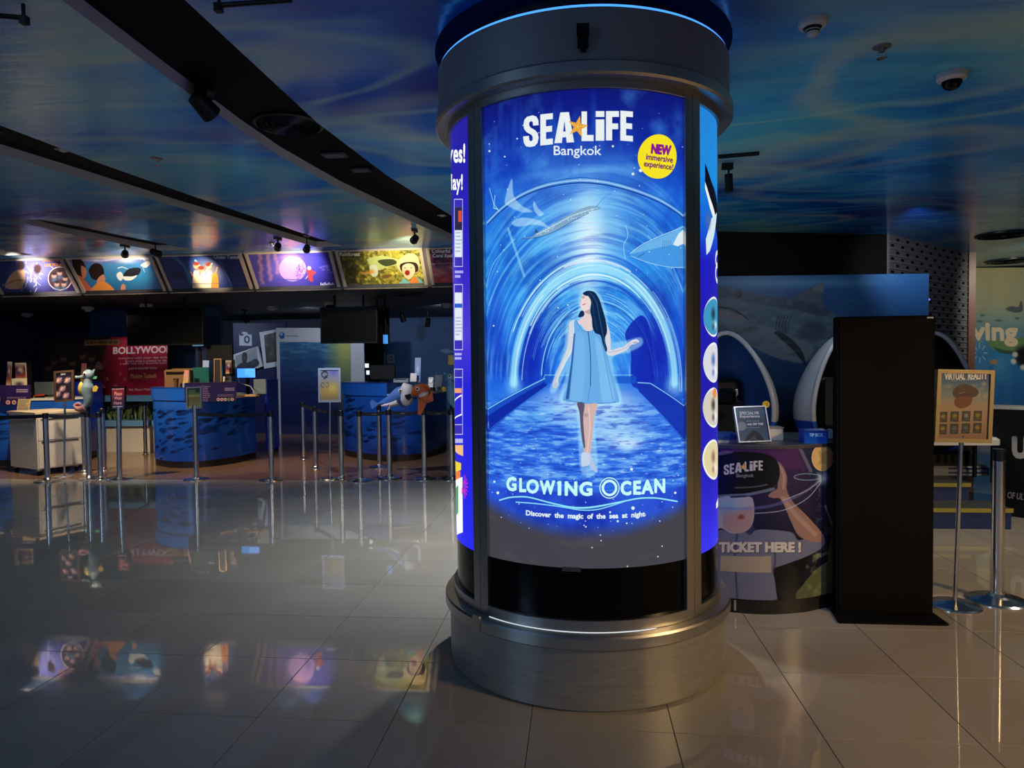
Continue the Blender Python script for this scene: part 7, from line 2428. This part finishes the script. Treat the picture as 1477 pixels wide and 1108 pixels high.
MB().rbox((0, 0, .038), (.16, .12, .076), .008).build('carton', WHITE, t)
MB().box((0, -.0, .078), (.165, .125, .006)).build('lid', pbr('lid_grey', (150, 150, 152), .4), t)
p = fy(1046, 600, 4.70)
t = thing('headset_case', 'black virtual reality headset equipment beside the column', 'electronics', (p.x, p.y, zt))
MB().rbox((0.03, .06, .12), (.20, .16, .24), .02).build('case', BLACK, t)
MB().rbox((-.01, 0, .285), (.15, .10, .09), .03).build('visor', GLOSSK, t)
MB().tube([(.05, .02, .26), (.075, 0, .29), (.07, -.02, .32)], .008, 8).build('strap', WPLAST, t)
p = fy(1045, 634, 4.50)
t = thing('blue_folder', 'blue folder and white papers lying on the counter beside the column', 'folder', (p.x, p.y, zt))
MB().box((0, 0, .01), (.14, .16, .02)).build('papers', WHITE, t)
MB().rbox((0, 0, .038), (.15, .17, .036), .01).build('cover', pbr('folder_blue', (34, 74, 150), .3), t)
p = fy(1173, 640, 4.44)
o_ = fy(1157, 621, 4.44)
h = o_.z - zt; w = (fy(1190, 640, 4.44) - fy(1157, 640, 4.44)).length
t = thing('tip_box', 'blue see-through tip box with lettering on the counter', 'box', (p.x, p.y, zt))
M_TIP = pbr('tip_acrylic', (24, 74, 190), .08, 0, .1, 6)
for c_, s_ in (((0, .05, h / 2), (w, .005, h)), ((-w / 2, 0, h / 2), (.005, .105, h)), ((w / 2, 0, h / 2), (.005, .105, h)), ((0, 0, .003), (w, .10, .006))):
    MB().box(c_, s_).build('side_panel', M_TIP, t)
a = Art(160, 92); a.grad([(0, (22, 66, 176)), (1, (30, 96, 214))])
a.text('TIP BOX', (34, 16, 126, 40), (150, 200, 250), 1.2)
m = MB(); sheet(m, (-w / 2, -.052, h), (w, 0, 0), (0, 0, -h), .005)
m.build('front_panel', print_mat('print_tip', a.image('tip_front'), .1), t)
MB().box((0, 0, h + .003), (w + .01, .115, .006)).build('lid', M_TIP, t)
p = fy(1196, 636, 4.62)
t = thing('cleaning_cloth', 'crumpled white cloth at the right end of the counter', 'cloth', (p.x, p.y, zt))
cl = MB(); vs = []
for i in range(9):
    for j in range(9):
        x, y = (i / 8 - .5) * .13, (j / 8 - .5) * .12
        r_ = 1 - min(1, math.hypot(x / .066, y / .062))
        vs.append((x, y, .004 + .06 * max(0, r_) ** .7 + random.uniform(0, .012)))
cl.add(vs, [(i * 9 + j, (i + 1) * 9 + j, (i + 1) * 9 + j + 1, i * 9 + j + 1) for i in range(8) for j in range(8)], True)
cl.build('cloth', pbr('cloth_white', (196, 194, 190), .8), t)

# smiling yellow sticker on a small clip behind the sign
o_ = fy(1105, 583.5, 4.46)
a = Art(64, 64); a.grad([(0, (226, 190, 30)), (1, (226, 190, 30))])
a.disc(40, 24, 5, (60, 50, 10)); a.line([(30, 36), (38, 44), (50, 40)], 4, (60, 50, 10), smooth=True)
t = thing('yellow_badge', 'small round yellow badge at the top corner of the tabletop sign', 'badge', o_)
m = MB(); vs = [Vector((0, 0, 0))] + [Vector((.022 * math.cos(k * PI / 10), 0, .022 * math.sin(k * PI / 10))) for k in range(20)]
m.add(vs, [(0, 1 + k, 1 + (k + 1) % 20) for k in range(20)], False, [[(.5, .5), (.5 + .5 * math.cos(k * PI / 10), .5 + .5 * math.sin(k * PI / 10)), (.5 + .5 * math.cos((k + 1) * PI / 10), .5 + .5 * math.sin((k + 1) * PI / 10))] for k in range(20)])
m.add([v + Vector((0, .006, 0)) for v in vs[1:]] + vs[1:], [(k, (k + 1) % 20, 20 + (k + 1) % 20, 20 + k) for k in range(20)] + [tuple(range(19, -1, -1))], False, [[(.5, .9)] * 4] * 20 + [[(.5, .9)] * 20])
m.build('face', print_mat('print_sticker', a.image('sticker'), .4), t)

# ---- black totem seen from behind
tz = 1.786
t = thing('black_totem', 'tall plain black display totem on a flat foot plate', 'totem', (1.816, 4.33, 0))
wT = .566
MB().rbox((0, 0, (tz + .012) / 2 + .004), (wT, .05, tz - .012), .008).build('panel', BLACKM, t)
MB().box((0, -.027, tz / 2 + .01), (wT - .045, .006, tz - .05)).build('back_cover', pbr('totem_cover', (6, 6, 7), .7, spec=.1), t)
ft = MB().prism([(-.315, -.185), (.28, -.185), (.295, -.175), (.295, .035), (-.285, .035), (-.315, -.165)], (0.0, 0, 0.0), (1, 0, 0), (0, 1, 0), .010)
ft.build('foot_plate', BLACKM, t)
MB().box((.25, -.028, tz - .012), (.035, .004, .012)).build('tag', pbr('tag_white', (190, 186, 176), .5), t, 'small white tag at the top corner')

# ---- virtual reality sign
c_ = (fy(1354.5, 535.5, 4.47), fy(1431, 537, 4.50), fy(1350, 635, 4.45))
a = Art(300, 380, flat_map(c_[0], c_[1] - c_[0], c_[2] - c_[0], 300, 380))
a.grad([(0, (34, 66, 116)), (.12, (40, 84, 134)), (.3, (110, 132, 146)), (.5, (160, 138, 116)), (1, (130, 100, 84))])
V = lambda x, y: (1330 + x / 3.96, 500 + y / 3.96)
VV = lambda pts: [V(*p) for p in pts]
for k in range(14):
    a.blob(*V(random.uniform(110, 370), random.uniform(220, 300)), random.uniform(3, 8), random.uniform(2, 5), (206, 170, 140), .4)
a.text('VIRTUAL  REALITY', V(131, 153) + V(372, 190), (226, 226, 230), 1.4, warp=lambda p: p + np.stack([0 * p[:, 0], (p[:, 0] - 1363) * .02], 1))
a.rules(V(168, 194) + V(320, 199), 1, (180, 190, 206), .6, ragged=.05)
a.blobp(VV([(196, 300), (190, 330), (205, 350), (230, 358), (262, 350), (285, 330), (290, 296), (240, 280)]), (110, 64, 44))
a.blobp(VV([(178, 270), (190, 240), (230, 220), (270, 224), (316, 250), (326, 276), (300, 296), (240, 290), (200, 298)]), (66, 40, 34))
a.line(VV([(216, 272), (246, 264)]), 3, (170, 150, 140), .8)
for r_ in range(2):
    for k in range(4):
        x0, y0 = 104 + k * 66, 374 + r_ * 70
        a.poly(VV([(x0, y0), (x0 + 48, y0 + 1), (x0 + 46, y0 + 60), (x0 - 2, y0 + 58)]), (50, 50, 54))
        a.blob(*V(x0 + 24, y0 + 26), 4.2, 4.2, random.choice([(150, 160, 160), (120, 110, 100), (176, 150, 60), (100, 120, 130)]), .8)
        a.line(VV([(x0 + 6, y0 + 50), (x0 + 40, y0 + 46)]), 2, (170, 160, 150), .6)
M_WOODF = pbr('frame_wood_gold', (136, 120, 88), .4, .3, .15, 20)
vr = sign_stand(2.313, 4.487, c_, a.image('vr_board'), 'VIRTUAL REALITY sign in a gold-brown frame on a chrome stand', M_WOODF, .024, r=.013, base=.15, depth=.02, rough=.3)

# ---- dark booth front with letters at the right edge
BYY = 6.9
o, e = fy(1431, 589, BYY + .25), fy(1640, 620, BYY - .5)
e.z = o.z
d = Vector((o.x, o.y, 0.0))
def paint_booth():
    a = Art(420, 300, flat_map(o, e - o, d - o, 420, 300))
    a.grad([(0, (12, 14, 22)), (1, (10, 11, 16))])
    f = lambda x, y: (1330 + x / 3.96, 500 + y / 3.96)
    a.text('U', f(521, 521) + f(600, 632), (206, 206, 206), 5)
    a.text('OF ULT', f(488, 836) + f(600, 872), (150, 150, 156), .8, rot=.12)
    return a.image('booth_front')
t = board_thing('dark_booth_front', 'dark booth front with a big white letter U at the right edge', 'booth', (o, e, d), .5, paint_booth(), rough=.4)
ex = e - o
MB().box(ex / 2 + Vector((0, .25, o.z + .006)), (ex.length + .02, .53, .012), math.atan2(ex.y, ex.x)).build('top_edge', WHITE, t)

# ---- ceiling fittings over this side
M_DOME = pbr('camera_white', (196, 192, 184), .4)
p = fz(1172, 30, HC)
t = thing('smoke_detector', 'large white smoke detector on the ceiling right of the column', 'detector', (p.x, p.y, HC))
MB().lathe([(.066, 0), (.066, -.018), (.060, -.028), (.046, -.034), (.0001, -.034)], n=32).build('base', M_DOME, t)
MB().lathe([(.042, -.034), (.036, -.040), (.036, -.044), (.0001, -.044)], n=28).build('vent_ring', BLACK, t)
MB().lathe([(.034, -.044), (.034, -.05), (.0001, -.05)], n=28).build('mid_ring', M_DOME, t)
MB().lathe([(.032, -.05), (.032, -.056), (.0001, -.056)], n=28).build('vent_ring', BLACK, t)
MB().slathe([(.030, -.056), (.028, -.066), (.016, -.074), (.0001, -.076)], n=24).build('cap', M_DOME, t)
p = fz(1272, 67, HC); sprinkler(p.x, p.y, HC, 'ceiling sprinkler between the smoke detector and the dome camera')
p = fz(1373, 106, HC)
t = thing('dome_camera', 'white dome camera with a black bubble on the ceiling, right side', 'camera', (p.x, p.y, HC))
MB().lathe([(.078, 0), (.078, -.03), (.072, -.036), (.06, -.04), (.055, -.046), (.0001, -.046)], n=36).build('housing', M_DOME, t)
MB().slathe([(.053, -.044), (.05, -.062), (.036, -.082), (.016, -.092), (.0001, -.094)], n=28).build('bubble', GLOSSK, t)
p = fz(1070, 222, HC)
t = thing('ceiling_track_light', 'short black ceiling track with one hanging spotlight right of the column', 'spotlight', (1.32, 5.55, HC))
a0, a1 = fz(1036, 224, HC), fz(1095, 219, HC)
b = Vector((1.32, 5.55, HC))
MB().box((a0 + a1) / 2 - b + Vector((0, 0, -.012)), ((a1 - a0).length, .035, .024), math.atan2((a1 - a0).y, (a1 - a0).x)).build('track', M_SPOT, t)
q = fz(1049, 232, HC) - b
MB().box(q + Vector((0, 0, -.045)), (.09, .04, .05)).build('adapter', M_SPOT, t)
MB().cyl(q + Vector((0.01, 0, -.06)), q + Vector((.01, 0, -.12)), .008, n=8).build('stem', M_SPOT, t)
MB().cyl(q + Vector((.01, 0, -.11)), q + Vector((.015, 0, -.25)), .033, n=20).build('lamp_head', M_SPOT, t)
p = fz(1448, 338.5, HC); diffuser(p.x, p.y, HC - .002, .33, 'dark round ceiling diffuser at the right edge, nearer of two', rings=4)
p = fz(1456, 376, HC); diffuser(p.x, p.y, HC - .002, .36, 'dark round ceiling diffuser at the right edge, farther of two', rings=4)
# repeats share a group phrase
for pre, g in (('egg_chair', 'egg chairs on the stepped platform'), ('track_spotlight', 'spotlights over the picture boards'), ('ceiling_spotlight', 'spotlights on the low ceiling'),
               ('hanging_tv', 'TVs hanging over the counters'), ('ticket_counter', 'blue ticket counters'), ('snapshot_board', 'snapshot boards at the photo corner'),
               ('counter_banner', 'purple banners on the counters'), ('brochure_rack', 'brochure racks on the counters'), ('leaflet_stand', 'leaflets standing on the counters'),
               ('customer_display', 'small lit displays on the right counter'), ('counter_end_block', 'bright blue counter end blocks'), ('notice_board', 'notices on the blue mural'),
               ('seahorse_figure', 'seahorse figures on the queue posts'), ('sprinkler', 'ceiling sprinklers'), ('air_diffuser', 'round ceiling diffusers'),
               ('recessed_downlight', 'recessed downlights in the slots'), ('access_panel', 'small fittings in the slots'), ('hanging_rail', 'thin rails under the ceiling'),
               ('monitor', 'monitors on the counters'), ('smoke_detector', 'smoke detectors on the ceilings'), ('ceiling_camera', 'dome cameras on the low ceiling'), ('sign_stand', 'sign stands')):
    for o in bpy.data.objects:
        if o.name.split('.')[0] == pre and o.parent is None and 'group' not in o: o['group'] = g
bpy.data.objects.remove(FONT_OB)
bpy.context.view_layer.update()
